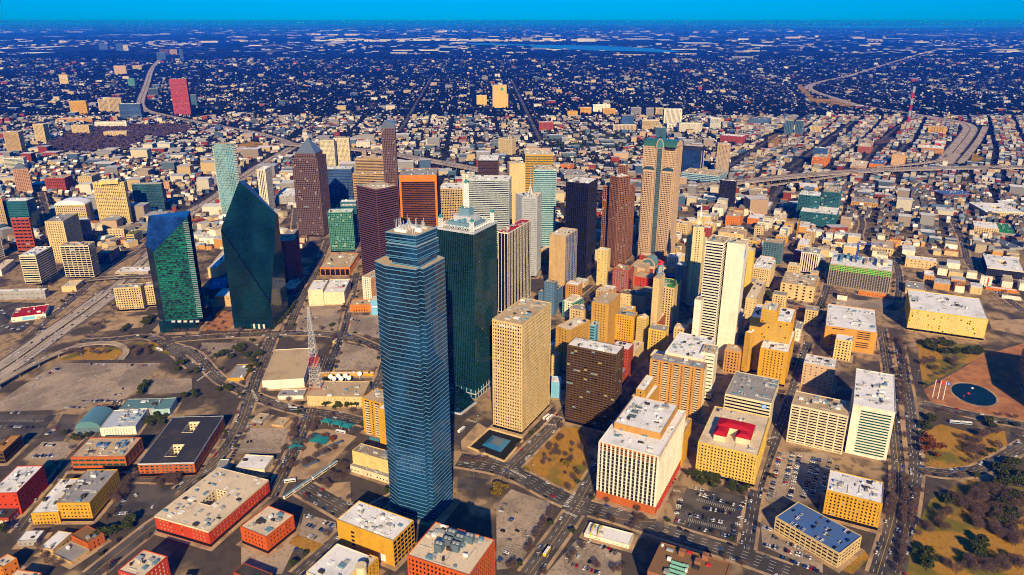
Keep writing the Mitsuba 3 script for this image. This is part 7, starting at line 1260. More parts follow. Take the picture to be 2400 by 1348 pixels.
# street lamps
LAMPS = []
for i, (x_, y_) in enumerate([(-595.8, 923.5), (-542.1, 859.4), (-541.2, 807.9), (-579.7, 781.5), (-545.2, 905.6), (-545.1, 918.9), (-607.1, 832.0), (-704.5, 941.9), (-681.0, 1001.3), (-658.4, 896.9), (-740.8, 1061.6), (-649.7, 991.0), (-621.7, 1001.3), (-320.4, 751.6), (-318.4, 720.6), (-317.5, 702.9), (-317.5, 686.0), (-327.1, 843.6), (-349.9, 851.4), (14.0, 542.5), (38.3, 589.8), (46.7, 512.8), (57.4, 528.1), (22.2, 519.7), (82.3, 516.9), (18.1, 634.4), (22.0, 653.7), (196.2, 603.5), (184.4, 565.4), (250.7, 605.3), (166.0, 570.2), (533.5, 932.6), (535.7, 871.6), (-39.5, 646.4), (-39.8, 754.8), (-260.4, 710.9), (-227.6, 680.3)]):
    k = start('street_lamp', 'tall thin lamp post on a street or parking lot', 'street lamp', group='lamp posts of the streets and lots'); LAMPS.append((k, x_, y_))
    m = MB(); m.bar([x_, y_, 0], [x_, y_, 11], .28, 'slate'); ent(part(k, 'pole'), m.ply('plain')); m = MB(); m.bar([x_ - 1.3, y_, 11], [x_ + 1.3, y_, 11.1], .3, 'steel'); ent(part(k, 'lamp_head'), m.ply('plain'))
distinguish([(k, x_, y_) for k, x_, y_ in LAMPS])
# ------------------------------------------------------------------ trees
def tree_proto(kind, seed, n):
    r = np.random.default_rng(seed); tr, cr = MB(), MB(); Hh = 9
    if kind == 'bare':
        tr.bar([0, 0, 0], [0, 0, 3.2], .42, (.10, .07, .05))
        for i in range(10):
            a = r.uniform(0, 6.28); e = np.array([math.cos(a) * r.uniform(1.5, 3.5), math.sin(a) * r.uniform(1.5, 3.5), r.uniform(5.5, 8.8)]); tr.bar([0, 0, r.uniform(1.8, 3.2)], e, .16, (.10, .07, .05))
        for i in range(n):
            p = r.normal(0, 1, 3); p = p / np.linalg.norm(p) * r.uniform(.35, 1) ** .5 * [4.0, 4.0, 3.0] + [0, 0, 6.2]; q = r.normal(0, .75, 3); s_ = np.cross(q, r.normal(0, 1, 3)); s_ = s_ / np.linalg.norm(s_) * .10
            c = np.array([(.11, .075, .065), (.085, .06, .05), (.15, .09, .055)][r.integers(3)]); cr.add([p - q, p + q, p + q + s_, p - q + s_], [[0, 1, 2], [0, 2, 3]], tuple(c * r.uniform(.7, 1.2)))
    else:
        tr.bar([0, 0, 0], [0, 0, 3.4], .6, 'bark')
        for i in range(5): a = i * 1.3; tr.bar([0, 0, 2.4], [2.6 * math.cos(a), 2.6 * math.sin(a), 5.2], .28, 'bark')
        cl = r.normal(0, 1, (11, 3)); cl = cl / np.linalg.norm(cl, axis=1, keepdims=True) * r.uniform(.4, .95, (11, 1)) * [3.9, 3.9, 2.0] + [0, 0, 5.6]
        for i in range(n):
            c0 = cl[r.integers(11)]; p = r.normal(0, 1, 3); p = p / np.linalg.norm(p) * r.uniform(.6, 1.05) * [1.7, 1.7, 1.25] + c0; u = r.normal(0, 1, 3); u /= np.linalg.norm(u); w_ = np.cross(u, r.normal(0, 1, 3)); w_ /= np.linalg.norm(w_); s_ = r.uniform(.25, .5)
            base = np.array({'oak': (.045, .055, .012), 'gold': (.17, .115, .012), 'red': (.15, .05, .015)}[kind]); cr.add([p - u * s_ - w_ * s_, p + u * s_ - w_ * s_, p + u * s_ + w_ * s_, p - u * s_ + w_ * s_], [[0, 1, 2], [0, 2, 3]], tuple(base * r.uniform(.5, 1.5)))
    return tr, cr
for kd, n_ in (('bare', 420), ('oak', 620), ('gold', 520), ('red', 420)):
    for s_ in (0, 1, 2):
        tr, cr = tree_proto(kd, 50 + s_, n_); scene[f'tree_{kd}_{s_}'] = {'type': 'shapegroup', 'trunk': tr.ply('plain'), 'crown': cr.ply('plain')}
TREES = []
def grove(kind, where, pts, n_, s0=.8, s1=1.3):
    P_ = Polygon(pts).buffer(0); x0, y0, x1, y1 = P_.bounds; k_ = 0; tries = 0
    while k_ < n_ and tries < 4000:
        tries += 1; x, y = rnd.uniform(x0, x1), rnd.uniform(y0, y1)
        if P_.contains(shapely.Point(x, y)): TREES.append((x, y, rnd.uniform(s0, s1), kind, where)); k_ += 1
def trow(kind, where, spec, s0=.7, s1=1.1):
    for a, b, n_ in spec:
        for i in range(n_): t = (i + .5) / n_; TREES.append((a[0] + (b[0] - a[0]) * t + rnd.uniform(-1.5, 1.5), a[1] + (b[1] - a[1]) * t + rnd.uniform(-1.5, 1.5), rnd.uniform(s0, s1), kind, where))
grove('oak', 'below the long yellow office', [(591.9, 975.8), (618.6, 991.0), (669.2, 956.2), (657.1, 932.6), (607.2, 932.6), (582.7, 946.6)], 22, 1, 1.4); grove('bare', 'below the long yellow office', [(564.2, 918.9), (614.0, 923.5), (605.3, 901.2), (554.0, 888.3)], 9)
grove('oak', 'along the pavement below the yellow hotel', [(182.2, 651.7), (191.9, 653.7), (242.2, 623.2), (237.2, 614.1), (199.3, 628.7), (179.6, 640.1)], 26, .8, 1.1)
grove('gold', 'at the tan lot corner', [(-23.0, 623.2), (-15.6, 636.3), (-2.1, 634.4), (-4.2, 621.4), (-15.0, 607.0), (-24.9, 612.3)], 7, .9, 1.2)
grove('bare', 'in the brown park beside the sign tower', [(16.7, 669.7), (53.6, 729.6), (77.9, 729.6), (80.0, 667.0), (60.9, 634.0)], 26, .5, .9); grove('gold', 'in the brown park beside the sign tower', [(50.3, 675.0), (61.3, 680.5), (60.0, 661.8), (49.5, 661.8)], 2, .8, 1)
grove('bare', 'in the transit plaza', [(-258.3, 761.3), (-217.9, 761.3), (-223.6, 717.6), (-190.9, 700.0), (-216.1, 664.4), (-244.5, 648.9), (-242.6, 694.4)], 30, .7, 1.1); grove('red', 'in the transit plaza', [(-213.0, 726.6), (-201.0, 723.6), (-196.9, 705.8), (-206.4, 705.8)], 3, .9, 1.1)
grove('bare', 'beside the tram street', [(-194.6, 651.7), (-175.3, 674.0), (-167.1, 645.9), (-180.0, 632.5), (-192.5, 628.7)], 14, .7, 1.1)
grove('oak', 'left of the wide low garage', [(-415.9, 932.6), (-397.1, 975.8), (-384.0, 1011.8), (-378.8, 996.1), (-383.2, 941.9), (-356.1, 951.4), (-332.4, 871.6), (-342.9, 863.4), (-358.9, 888.3), (-363.0, 923.5), (-380.4, 928.0), (-406.5, 923.5)], 30, .8, 1.2)
grove('oak', 'along the front of the cream studio', [(-238.2, 809.7), (-214.2, 813.4), (-186.9, 809.7), (-182.1, 784.9), (-206.3, 784.9), (-232.1, 791.9)], 14, .8, 1.1); grove('oak', 'by the curved ramp street', [(-467.8, 914.5), (-450.0, 918.9), (-435.4, 888.3), (-425.4, 896.9), (-415.0, 875.7), (-454.5, 888.3)], 7, .8, 1.2); grove('oak', 'by the junction below the ramp street', [(-375.4, 835.9), (-360.5, 839.7), (-353.6, 820.8), (-369.7, 820.8)], 3, 1, 1.3); grove('oak', 'by the junction below the ramp street', [(-410.9, 820.8), (-396.3, 824.5), (-392.1, 809.7), (-408.1, 809.7)], 3, .9, 1.2)
grove('oak', 'behind the pale metal hall', [(-478.7, 835.9), (-471.4, 855.4), (-462.3, 839.7), (-467.8, 820.8)], 7, .8, 1.1); grove('oak', 'around the pale metal hall', [(-434.2, 768.0), (-410.1, 774.7), (-403.0, 754.8), (-412.5, 738.9), (-425.1, 748.4)], 10, .7, 1.1); grove('oak', 'around the pale metal hall', [(-510.5, 729.6), (-482.9, 729.6), (-474.7, 717.6), (-497.1, 714.6)], 9, .6, .9)
grove('oak', 'by the loop under the emerald tower', [(-572.7, 1050.2), (-572.1, 1097.2), (-550.7, 1050.2), (-560.5, 1033.4)], 6, 1, 1.4); grove('oak', 'by the loop under the emerald tower', [(-605.4, 1036.2), (-587.7, 1044.6), (-579.1, 1022.5), (-595.0, 1019.8)], 4, .8, 1.1)
grove('bare', 'inside the freeway loop', [(-635.5, 944.3), (-613.6, 970.8), (-569.9, 965.9), (-565.8, 941.9), (-604.9, 932.6)], 12, .7, 1); grove('bare', 'inside the freeway loop', [(-551.0, 961.0), (-524.7, 965.9), (-507.3, 937.3), (-534.2, 934.9)], 10, .7, 1.1); grove('bare', 'beside the freeway ramp on the left', [(-652.2, 1050.2), (-633.1, 1055.9), (-614.2, 1028.0), (-634.5, 1025.2)], 5, .8, 1.1); grove('bare', 'beside the freeway ramp on the left', [(-674.7, 1140.4), (-659.1, 1147.0), (-636.6, 1102.4), (-649.5, 1096.2)], 5, .8, 1.1)
trow('oak', 'along the street right of the faceted tower', [((-363.7,1047.4),(-358.7,1128.5),9),((-360.7,1055.9),(-361.2,1154.7),9),((-379.0,1302.1),(-383.9,1380.4),6),((-280.2,1043.6),(-274.9,1049.3),2),((-337.3,1043.6),(-334.5,1049.3),1)], .7, 1)
grove('oak', 'in the park behind the emerald tower', [(-691.0, 1565.2), (-664.7, 1612.5), (-631.2, 1531.4), (-662.6, 1509.6)], 14, .9, 1.3); grove('bare', 'on the faceted tower court', [(-477.6, 1106.7), (-456.3, 1106.7), (-427.8, 1032.0), (-468.0, 1032.0)], 18, .4, .6); trow('bare', 'along the street below the faceted tower', [((-465.2,1017.1),(-366.8,1025.2),16),((-518.4,1023.4),(-473.9,1023.4),8)], .5, .8)
grove('oak', 'by the brown roofed lodge', [(-380.7, 557.6), (-365.4, 565.4), (-354.8, 548.5), (-369.7, 542.5)], 6, 1.1, 1.5); grove('oak', 'by the brown roofed lodge', [(-367.1, 575.0), (-353.6, 575.0), (-348.5, 562.3), (-360.5, 563.8)], 4, 1, 1.4); grove('bare', 'around the red courtyard apartments lot', [(-394.9, 586.5), (-401.0, 636.3), (-386.7, 643.9), (-382.5, 621.4), (-380.1, 570.2)], 18, .7, 1.1); grove('bare', 'around the red courtyard apartments lot', [(-366.8, 640.1), (-341.3, 643.9), (-337.7, 625.0), (-359.4, 628.7)], 9, .8, 1.1)
grove('bare', 'by the bottom left corner street', [(-427.3, 541.1), (-404.8, 528.1), (-389.1, 514.2), (-400.8, 511.5)], 6, .6, .9); grove('oak', 'by the left edge street', [(-478.0, 565.4), (-470.8, 567.0), (-463.7, 556.1), (-470.8, 554.5)], 3)
grove('red', 'on the lawn right of the boulevard', [(460.6, 720.6), (481.5, 723.6), (465.7, 683.2), (444.3, 677.8)], 9, .9, 1.3); grove('oak', 'on the lawn right of the boulevard', [(480.2, 761.3), (502.3, 768.0), (491.6, 742.1), (471.8, 735.8)], 7, 1, 1.4); grove('bare', 'on the lawn right of the boulevard', [(505.6, 720.6), (563.7, 738.9), (551.4, 711.6), (510.4, 686.0), (488.9, 691.6)], 20, .8, 1.2); grove('oak', 'on the lawn right of the boulevard', [(554.2, 761.3), (567.6, 761.3), (555.8, 742.1), (546.1, 745.2)], 3, .9, 1.2)
grove('oak', 'beside the park drive', [(501.0, 659.7), (535.5, 671.9), (537.7, 655.7), (520.0, 628.7), (488.7, 625.0)], 12, 1.2, 1.7); grove('oak', 'in the bottom right park', [(407.7, 542.5), (426.2, 547.0), (418.7, 528.1), (401.7, 523.8)], 5, 1.1, 1.5); grove('oak', 'in the bottom right park', [(358.5, 528.1), (370.9, 529.5), (366.7, 512.8), (354.2, 508.8)], 5, 1, 1.3)
grove('bare', 'in the bottom right park', [(427.3, 614.1), (468.8, 628.7), (508.2, 614.1), (456.5, 532.3), (430.3, 563.8), (431.7, 593.2)], 84, .8, 1.3); grove('oak', 'in the bottom right park', [(425.1, 614.1), (447.1, 610.6), (436.9, 596.6), (421.7, 600.0)], 9, .7, 1); grove('oak', 'in the bottom right park', [(464.6, 603.5), (503.8, 614.1), (469.1, 554.5), (448.7, 560.7)], 16, .9, 1.4); grove('bare', 'in the bottom right park', [(382.5, 570.2), (421.1, 593.2), (402.3, 557.6), (378.3, 554.5)], 12, .8, 1.1); grove('bare', 'in the bottom right park', [(375.0, 528.1), (403.2, 518.3), (446.0, 525.2), (433.6, 506.1), (372.5, 506.1)], 26, .8, 1.2)
trow('bare', 'on the median of the boulevard', [((329.7,505.0),(364.1,562.3),9),((365.0,570.2),(404.0,643.9),11),((475.3,788.4),(529.6,896.9),9),((537.8,905.6),(572.9,996.1),9),((357.5,578.2),(395.2,653.7),9),((372.2,570.2),(404.9,621.4),7)], .7, 1.05)
trow('bare', 'along the plaza street', [((552.7,871.6),(611.7,905.6),6),((501.2,788.4),(537.8,768.0),8),((557.8,991.0),(493.8,847.5),8)], .5, .8); trow('bare', 'along the lot pavement at the bottom', [((10.8,528.1),(38.3,589.8),10),((-4.6,512.8),(3.9,512.8),3),((49.1,519.7),(55.6,529.5),2),((60.1,536.7),(66.2,538.1),1),((69.3,511.5),(75.3,514.2),2),((86.8,507.4),(97.0,512.8),3),((-56.3,674.0),(-24.6,676.1),8)], .6, .95); trow('bare', 'beside the fast-food restaurant', [((109.4,563.8),(118.1,573.4),3),((116.3,581.5),(125.6,575.0),4)], .6, .9)
trow('red', 'along the white-ribbed office pavement', [((168.0,643.9),(140.0,596.6),8)], .3, .4)
grove('oak', 'by the tan windowless block', [(446.6, 1209.2), (469.0, 1216.5), (449.8, 1167.1), (432.8, 1167.1)], 7, .8, 1.1); grove('oak', 'by the pale hall with pilasters', [(784.6, 1447.4), (816.0, 1457.4), (763.6, 1353.4), (728.7, 1327.3)], 12, .9, 1.2)
grove('bare', 'in the shadowed street on the left', [(-994.7, 1486.6), (-978.5, 1486.6), (-874.3, 1327.6), (-884.9, 1307.3)], 12, .8, 1.1); grove('oak', 'in the shadowed street on the left', [(-1238.3, 1846.6), (-1225.6, 1865.4), (-1171.7, 1783.3), (-1189.7, 1774.6)], 8, .9, 1.2); grove('oak', 'in the shadowed street on the left', [(-963.8, 1461.8), (-953.1, 1461.8), (-889.4, 1359.0), (-901.0, 1359.0)], 7, .8, 1.1)
for ri, (p, w, zz, lanes, nocar) in enumerate(ROADS):
    if p[:, 1].min() > 1250 or w > 30 or zz.max() > 1: continue
    s_ = np.r_[0, np.cumsum(np.linalg.norm(np.diff(p, axis=0), axis=1))]; dd = np.arange(6, s_[-1], 15.0); q = np.c_[np.interp(dd, s_, p[:, 0]), np.interp(dd, s_, p[:, 1])]
    if len(q) < 3: continue
    for sg in (-1, 1):
        a_ = offset(q, sg * (w / 2 + 3.2)); bad = near_other(a_[:, 0], a_[:, 1], ri)
        for (x, y), b_ in zip(a_, bad):
            if b_ or rnd.random() > .42 or y > 1300 or any(((x - X) * math.cos(math.radians(f_)) + (y - Y) * math.sin(math.radians(f_)) > -2) and ((x - X) * math.cos(math.radians(f_)) + (y - Y) * math.sin(math.radians(f_)) < w_ + 2) and (-(x - X) * math.sin(math.radians(f_)) + (y - Y) * math.cos(math.radians(f_)) > -2) and (-(x - X) * math.sin(math.radians(f_)) + (y - Y) * math.cos(math.radians(f_)) < d_ + 2) for X, Y, f_, w_, d_ in RECTS): continue
            TREES.append((x, y, rnd.uniform(.55, .95), rnd.choice(['bare', 'bare', 'bare', 'oak']), 'along a near street'))
TREES = [t for t in TREES if in_view(t[0], t[1])]
TREES.sort(key=lambda t: (t[0] ** 2 + t[1] ** 2))
TN = dict(bare='bare tree', oak='green oak', gold='golden oak', red='rusty tree')
for i, (x, y, s_, kd, where) in enumerate(TREES):
    M = TS().translate([x, y, 0]).rotate([0, 0, 1], rnd.uniform(0, 360)).scale([s_, s_, s_ * rnd.uniform(.85, 1.1)]); g_ = f'tree_{kd}_{rnd.randrange(3)}'
    nm = {'bare': 'bare_tree', 'oak': 'oak_tree', 'gold': 'golden_tree', 'red': 'rusty_tree'}[kd]
    if i < 300: ent(numbered(nm), inst(g_, M), label=f'{TN[kd]} {where}', category='tree', group=f'{TN[kd]}s {where}')
    else: COUNT['ts'] = COUNT.get('ts', 0) + 1; ent(f'further_trees__{COUNT["ts"]:03d}', inst(g_, M))
distinguish([(k, *np.array(scene[k]['to_world'].matrix, float)[:2, 3]) for k in labels if k in scene and labels[k].get('category') == 'tree'])
labels['further_trees'] = {'kind': 'stuff', 'label': 'further park and street trees', 'category': 'trees'}
# ------------------------------------------------------------------ the spread-out city beyond: low blocks, houses, trees
NR = np.random.default_rng(21)
WOOD = [Polygon(q).buffer(0) for q in ([(-1796.5, 2877.2), (-1903.4, 3280.8), (-1736.2, 3374.7), (-1459.1, 3374.7), (-1365.9, 3148.9), (-1453.6, 2913.3), (-1404.2, 2677.5), (-1552.8, 2646.8), (-1688.8, 2677.5)], [(1416.0, 2877.2), (1497.8, 2931.6), (1454.4, 2842.0), (1383.6, 2807.6)])]
OAKS = [Polygon(q).buffer(0) for q in ([(138.8, 3148.9), (530.9, 3148.9), (498.4, 2877.2), (354.4, 2616.7), (158.7, 2741.1), (123.3, 2913.3)],)]
def zone(x, y):
    """0 empty, 1 downtown gaps, 2 brick district on the right, 3 uptown on the left, 4 middle distance, 5 homes, 6 dark roofed terraces"""
    z = np.where(y > 3700, 5, 4)
    z = np.where((y < 3700) & (x > .32 * y - 60) & (y > 2080), 2, z); z = np.where((y < 2500) & (x < -.16 * y) & (y > 1750), 3, z)
    z = np.where((y <= 2080) & (x > 120), 1, z); z = np.where((x > 780) & (y > 1500) & (y < 2080), 6, z)
    z = np.where((y <= 1750) & (x < 120), 0, z); z = np.where((y < 1750) & (y > 1450) & (x < -430), 1, z); z = np.where((y < 1050) | ((x < 480) & (y < 1080)), 0, z)
    z = np.where((x > 560) & (y < 1200) & (y > 950), 0, z); z = np.where((y < 2350) & (y > 1650) & (x > -260) & (x < 450), 4, z)
    return z
def free(x, y, rad):
    ok = np.ones(len(x), bool)
    for (X, Y, phi, w, d) in RECTS:
        c, s = math.cos(math.radians(phi)), math.sin(math.radians(phi)); u = (x - X) * c + (y - Y) * s; v_ = -(x - X) * s + (y - Y) * c
        ok &= ~((u > -rad - 3) & (u < w + rad + 3) & (v_ > -rad - 3) & (v_ < d + rad + 3))
    for (p, w, zz, lanes, nocar) in ROADS:
        lo, hi = p.min(0) - w - 60, p.max(0) + w + 60; idx = np.nonzero((x > lo[0]) & (x < hi[0]) & (y > lo[1]) & (y < hi[1]) & ok)[0]
        for a, b in zip(p[:-1], p[1:]):
            if not len(idx): break
            ab = b - a; t = np.clip(((x[idx] - a[0]) * ab[0] + (y[idx] - a[1]) * ab[1]) / (ab @ ab + 1e-9), 0, 1)
            dd = np.hypot(x[idx] - a[0] - t * ab[0], y[idx] - a[1] - t * ab[1]); ok[idx[dd < w / 2 + (rad[idx] if np.ndim(rad) else rad) + 1]] = False; idx = idx[dd >= w / 2 + 1]
    for P_ in AREAS: ok &= ~shapely.contains_xy(P_, x, y)
    return ok
def inview_np(x, y, m=.73):
    k_ = y * math.cos(PITCH) + EYE * math.sin(PITCH); return (y > 300) & (np.abs(x) < m * k_ + 40)
def lattice(phi, bx, by, lx, ly, y0, y1):
    """lot centres on a street grid turned by phi: blocks bx by by metres between streets 15 m wide, lots lx by ly"""
    R_ = y1 * 1.25; c, s = math.cos(math.radians(phi)), math.sin(math.radians(phi))
    u = np.arange(-R_, R_, lx); v_ = np.arange(-R_ * .6, R_ * 1.1, ly); U, V = [q.ravel() for q in np.meshgrid(u, v_)]
    k_ = ((U % bx) > 15) & ((V % by) > 15); U, V = U[k_], V[k_]; x, y = U * c - V * s, U * s + V * c
    x, y = x + 55 * (meshkit.fbm(np.c_[x * .0009, y * .0009, x * 0], 2) - .5) * (y > 2300), y + 70 * (meshkit.fbm(np.c_[x * .0008, y * .0008, x * 0 + 9], 2) - .5) * (y > 2300); k_ = (y > y0) & (y < y1) & inview_np(x, y); return x[k_], y[k_]
WALLC = np.array([PAL[c] for c in ('ivory', 'white', 'grey', 'pinktan', 'slate', 'redbrick', 'grey', 'white', 'conc', 'bluegrey', 'cream')]) * .72
ROOFC = dict(white=(.66, .65, .62), pale_grey=(.44, .45, .46), tan=(.46, .36, .22), brown=(.17, .10, .06), dark_grey=(.07, .075, .085), red=(.32, .05, .03), blue_grey=(.16, .26, .36), cream=(.6, .5, .32), teal=(.12, .28, .28), orange=(.42, .16, .04))
RN = list(ROOFC); RV = np.array([ROOFC[q] for q in RN])
LOWS = []
# yellow, cream and brick mid-rise blocks packed into the gaps of the core
MR = random.Random(5); MID = []
for u_ in range(-8, 30):
    for v_ in range(0, 44):
        if u_ % 4 == 3 or v_ % 4 == 3: continue
        c, s = math.cos(math.radians(-26.7)), math.sin(math.radians(-26.7)); x, y = -60 + (u_ * 26) * c - (v_ * 27) * s, 720 + (u_ * 26) * s + (v_ * 27) * c
        if not (60 < x < 640 and 840 < y < 1620 and x > .04 * y) or (x > 470 and y < 1250): continue
        w_, d_ = MR.uniform(17, 24.5), MR.uniform(17, 25)
        if not free(np.array([x]), np.array([y]), np.array([13.]))[0] or MR.random() < .12: continue
        cn = MR.choice(['yellow', 'cream', 'gold', 'cream', 'sand', 'orangetan', 'redbrick', 'yellowcream', 'white', 'tan']); hh = MR.uniform(14, 44) * (1 if y < 1350 else .6)
        nn_ = nearest_name(x, y, 90); lb = f'{cn.replace("orangetan", "orange tan").replace("redbrick", "red brick").replace("yellowcream", "pale yellow")} mid-rise block ' + (f'beside the {nn_}' if nn_ else 'in the downtown core')
        k = building(('mid_rise_block', lb, 'office building', ('grid', cn, 'gl_dark', 4, 4.2, .5, .55), {}, [(x - w_ / 2, y - d_ / 2, -26.7, w_, d_, hh, 0)]), 3000 + u_ * 50 + v_); labels[k]['group'] = 'mid-rise blocks of the core'; MID.append((k, x, y))
distinguish(MID)
def add_lows(phi, bx, by, lx, ly, y0, y1, zs, fill, size, hgt_, probs, gable=0., jit=.18):
    x, y = lattice(phi, bx, by, lx, ly, y0, y1); k_ = np.isin(zone(x, y), zs) & (NR.random(len(x)) < fill); x, y = x[k_], y[k_]
    x = x + NR.normal(0, lx * jit * .4, len(x)); y = y + NR.normal(0, ly * jit * .4, len(x)); w = np.minimum(lx * .97, NR.uniform(*size, len(x)) * lx); d = np.minimum(ly * .97, NR.uniform(*size, len(x)) * ly); h = NR.uniform(*hgt_, len(x)) * NR.choice([1, 1, 1, 1.6, 2.3], len(x)) if not gable else NR.uniform(*hgt_, len(x))
    k_ = free(x, y, np.maximum(w, d) * .5)
    for W_ in WOOD: k_ &= ~shapely.contains_xy(W_, x, y)
    x, y, w, d, h = x[k_], y[k_], w[k_], d[k_], h[k_]; n = len(x)
    p_ = np.array([probs.get(q, 0) for q in RN], float); p_ /= p_.sum()
    LOWS.append(np.c_[x, y, np.full(n, phi) + NR.normal(0, 1.0, n), w, d, h, NR.choice(len(RN), n, p=p_), NR.integers(0, len(WALLC), n), (NR.random(n) < gable).astype(float), zone(x, y)])
MIX = dict(white=6, pale_grey=4, tan=2, cream=2, brown=2, dark_grey=2, red=.35, blue_grey=1.2, teal=.4, orange=.4)
add_lows(-26.7, 95, 100, 26, 28, 1000, 2080, (1,), .75, (.5, .97), (6, 14), dict(white=4, tan=3, cream=3, pale_grey=2, orange=1.5, brown=1))
add_lows(-30, 92, 110, 17, 30, 2080, 3700, (2,), .93, (.62, 1.), (5, 8), {**MIX, 'red': 1.1, 'orange': 1.4})
add_lows(-26.7, 70, 44, 9, 14, 1500, 2080, (6,), .86, (.7, 1.), (6, 10), dict(dark_grey=6, blue_grey=1.2, brown=2, tan=1, white=.8), gable=.85, jit=.35); add_lows(-26.7, 140, 132, 46, 40, 1500, 2080, (6,), .2, (.5, .95), (10, 14), dict(white=4, pale_grey=2, blue_grey=1))
add_lows(3, 90, 60, 14, 18, 1450, 2500, (1, 3), .6, (.6, 1.), (7, 11), dict(tan=2, brown=3, dark_grey=3, cream=2, white=3, blue_grey=2, red=.5), gable=.6); add_lows(3, 180, 120, 60, 48, 1500, 3000, (1, 3, 4), .22, (.5, .95), (12, 16), dict(white=5, pale_grey=3, cream=1))
add_lows(3, 105, 120, 30, 26, 1650, 3700, (4,), .30, (.45, .95), (5, 10), MIX); add_lows(3, 105, 60, 15, 18, 1650, 3700, (4,), .36, (.6, .85), (4, 7), MIX, gable=.7)
add_lows(3, 110, 70, 19, 27, 3700, 6200, (5,), .17, (.38, .7), (4, 6.5), {**MIX, 'brown': 4, 'dark_grey': 4, 'white': 5}, gable=.55); add_lows(3, 230, 260, 52, 46, 3700, 9500, (5,), .05, (.5, 1.), (5, 11), dict(white=6, cream=3, pale_grey=3, tan=2, red=.6))
add_lows(3, 150, 90, 34, 40, 6200, 9500, (5,), .09, (.3, .6), (4, 7), {**MIX, 'white': 6, 'dark_grey': 3})
L_ = np.vstack(LOWS); L_ = L_[np.argsort(np.hypot(L_[:, 0], L_[:, 1]))]
for i in range(len(RN)):
    for g_ in (0, 1):
        for wi in range(3):
            kk = f'low_{RN[i]}_{g_}_{wi}'; wm, rm = MB(), MB(); wc = ('cream', 'white', 'orangetan')[wi]
            wm.box(-.5, .5, -.5, .5, 0, .92 if not g_ else .7, wc)
            if g_: rm.add([(-.54, -.54, .68), (.54, -.54, .68), (.54, .54, .68), (-.54, .54, .68), (-.54, 0, 1.2), (.54, 0, 1.2)], [[0, 1, 5], [0, 5, 4], [2, 3, 4], [2, 4, 5], [1, 2, 5], [3, 0, 4]], ROOFC[RN[i]])
            else:
                rm.box(-.5, .5, -.5, .5, .92, .98, ROOFC[RN[i]])
                for q in range(3): rm.box(-.3 + .2 * q, -.22 + .2 * q, -.2 + .15 * q, -.1 + .15 * q, .98, 1.12, 'unit')
            scene[kk] = {'type': 'shapegroup', 'wall': wm.ply('paint'), 'roof': rm.ply('roofing')}
ZN = {1: 'in the gaps of downtown', 2: 'in the brick district right of the towers', 3: 'in the townhouse streets on the left', 4: 'beyond the elevated freeway', 5: 'in the far suburbs', 6: 'in the dark roofed terraces on the right'}
used_sg, LOWK = set(), []
for i in range(300):
    x, y, phi, w, d, h, rc, wc, g_, zn = L_[i]; nm = 'terraced_house' if g_ else 'low_block'; kk = f'low_{RN[int(rc)]}_{int(g_)}_{int(wc) % 3}'; used_sg.add(kk)
    nn_ = nearest_name(x, y, 110)
    t = f'{RN[int(rc)].replace("_", " ")} {"gabled house" if g_ else "flat-roofed low block"} {("beside the " + nn_) if nn_ else ZN.get(int(zn), ZN[1])}'; LOWK.append(None)
    ent(numbered(nm), inst(kk, TS().translate([x, y, 0]).rotate([0, 0, 1], phi).scale([w, d, h])), label=t, category='house' if g_ else 'low building', group=t.replace('house', 'houses').replace('block', 'blocks'))
distinguish([(k, *np.array(scene[k]['to_world'].matrix, float)[:2, 3]) for k in labels if k in scene and labels[k].get('category') in ('house', 'low building') and scene[k].get('type') == 'instance'])
for kk in [q for q in scene if q.startswith('low_') and scene[q].get('type') == 'shapegroup' and q not in used_sg]: del scene[kk]
B_ = L_[300:]
def mass(key, B, gab, label):
    B = B[B[:, 8] == gab]; n = len(B); c, s = np.cos(np.radians(B[:, 2])), np.sin(np.radians(B[:, 2]))
    if gab: uv = UC.copy(); uv[:, 2] += .5; tp = np.array([[-.5, 0, 1.5], [.5, 0, 1.5]]); uv = np.vstack([uv, tp])
    else: uv = UC.copy(); uv[:, 2] += .5
    top = np.array([[-.52, -.52, 1.0], [.52, -.52, 1.0], [.52, .52, 1.0], [-.52, .52, 1.0]]); 
    if gab: rv = np.array([[-.54, -.54, .95], [.54, -.54, .95], [.54, .54, .95], [-.54, .54, .95], [-.54, 0, 1.5], [.54, 0, 1.5]]); rf = np.array([[0, 1, 5], [0, 5, 4], [2, 3, 4], [2, 4, 5], [1, 2, 5], [3, 0, 4]])
    else: rv = top + [0, 0, .02]; rf = np.array([[0, 1, 2], [0, 2, 3]])
    wv = UC + [0, 0, .5]; wf = CUBE_F[4:]
    for nm, vv, ff, cc, mat in (('walls', wv, wf, WALLC[B[:, 7].astype(int)] * NR.uniform(.75, 1.05, (n, 1)), 'plain'), ('roofs', rv, rf, RV[B[:, 6].astype(int)] * NR.uniform(.75, 1.1, (n, 1)), 'roofing')):
        X = vv[None, :, 0] * B[:, 3:4]; Y = vv[None, :, 1] * B[:, 4:5]; Z = vv[None, :, 2] * B[:, 5:6]
        V = np.stack([X * c[:, None] - Y * s[:, None] + B[:, 0:1], X * s[:, None] + Y * c[:, None] + B[:, 1:2], Z], -1).reshape(-1, 3)
        F = (ff[None] + (np.arange(n) * len(vv))[:, None, None]).reshape(-1, 3); C = np.repeat(cc, len(vv), 0)
        ent(f'{key}__{nm}', mikit.ply((V, F), mat, color=C), kind='stuff')
    labels[key] = {'kind': 'stuff', 'label': label, 'category': 'buildings'}
mass('distant_blocks', B_, 0, 'mass of further low blocks spreading to the suburbs'); mass('distant_houses', B_, 1, 'mass of further gabled houses spreading to the suburbs')
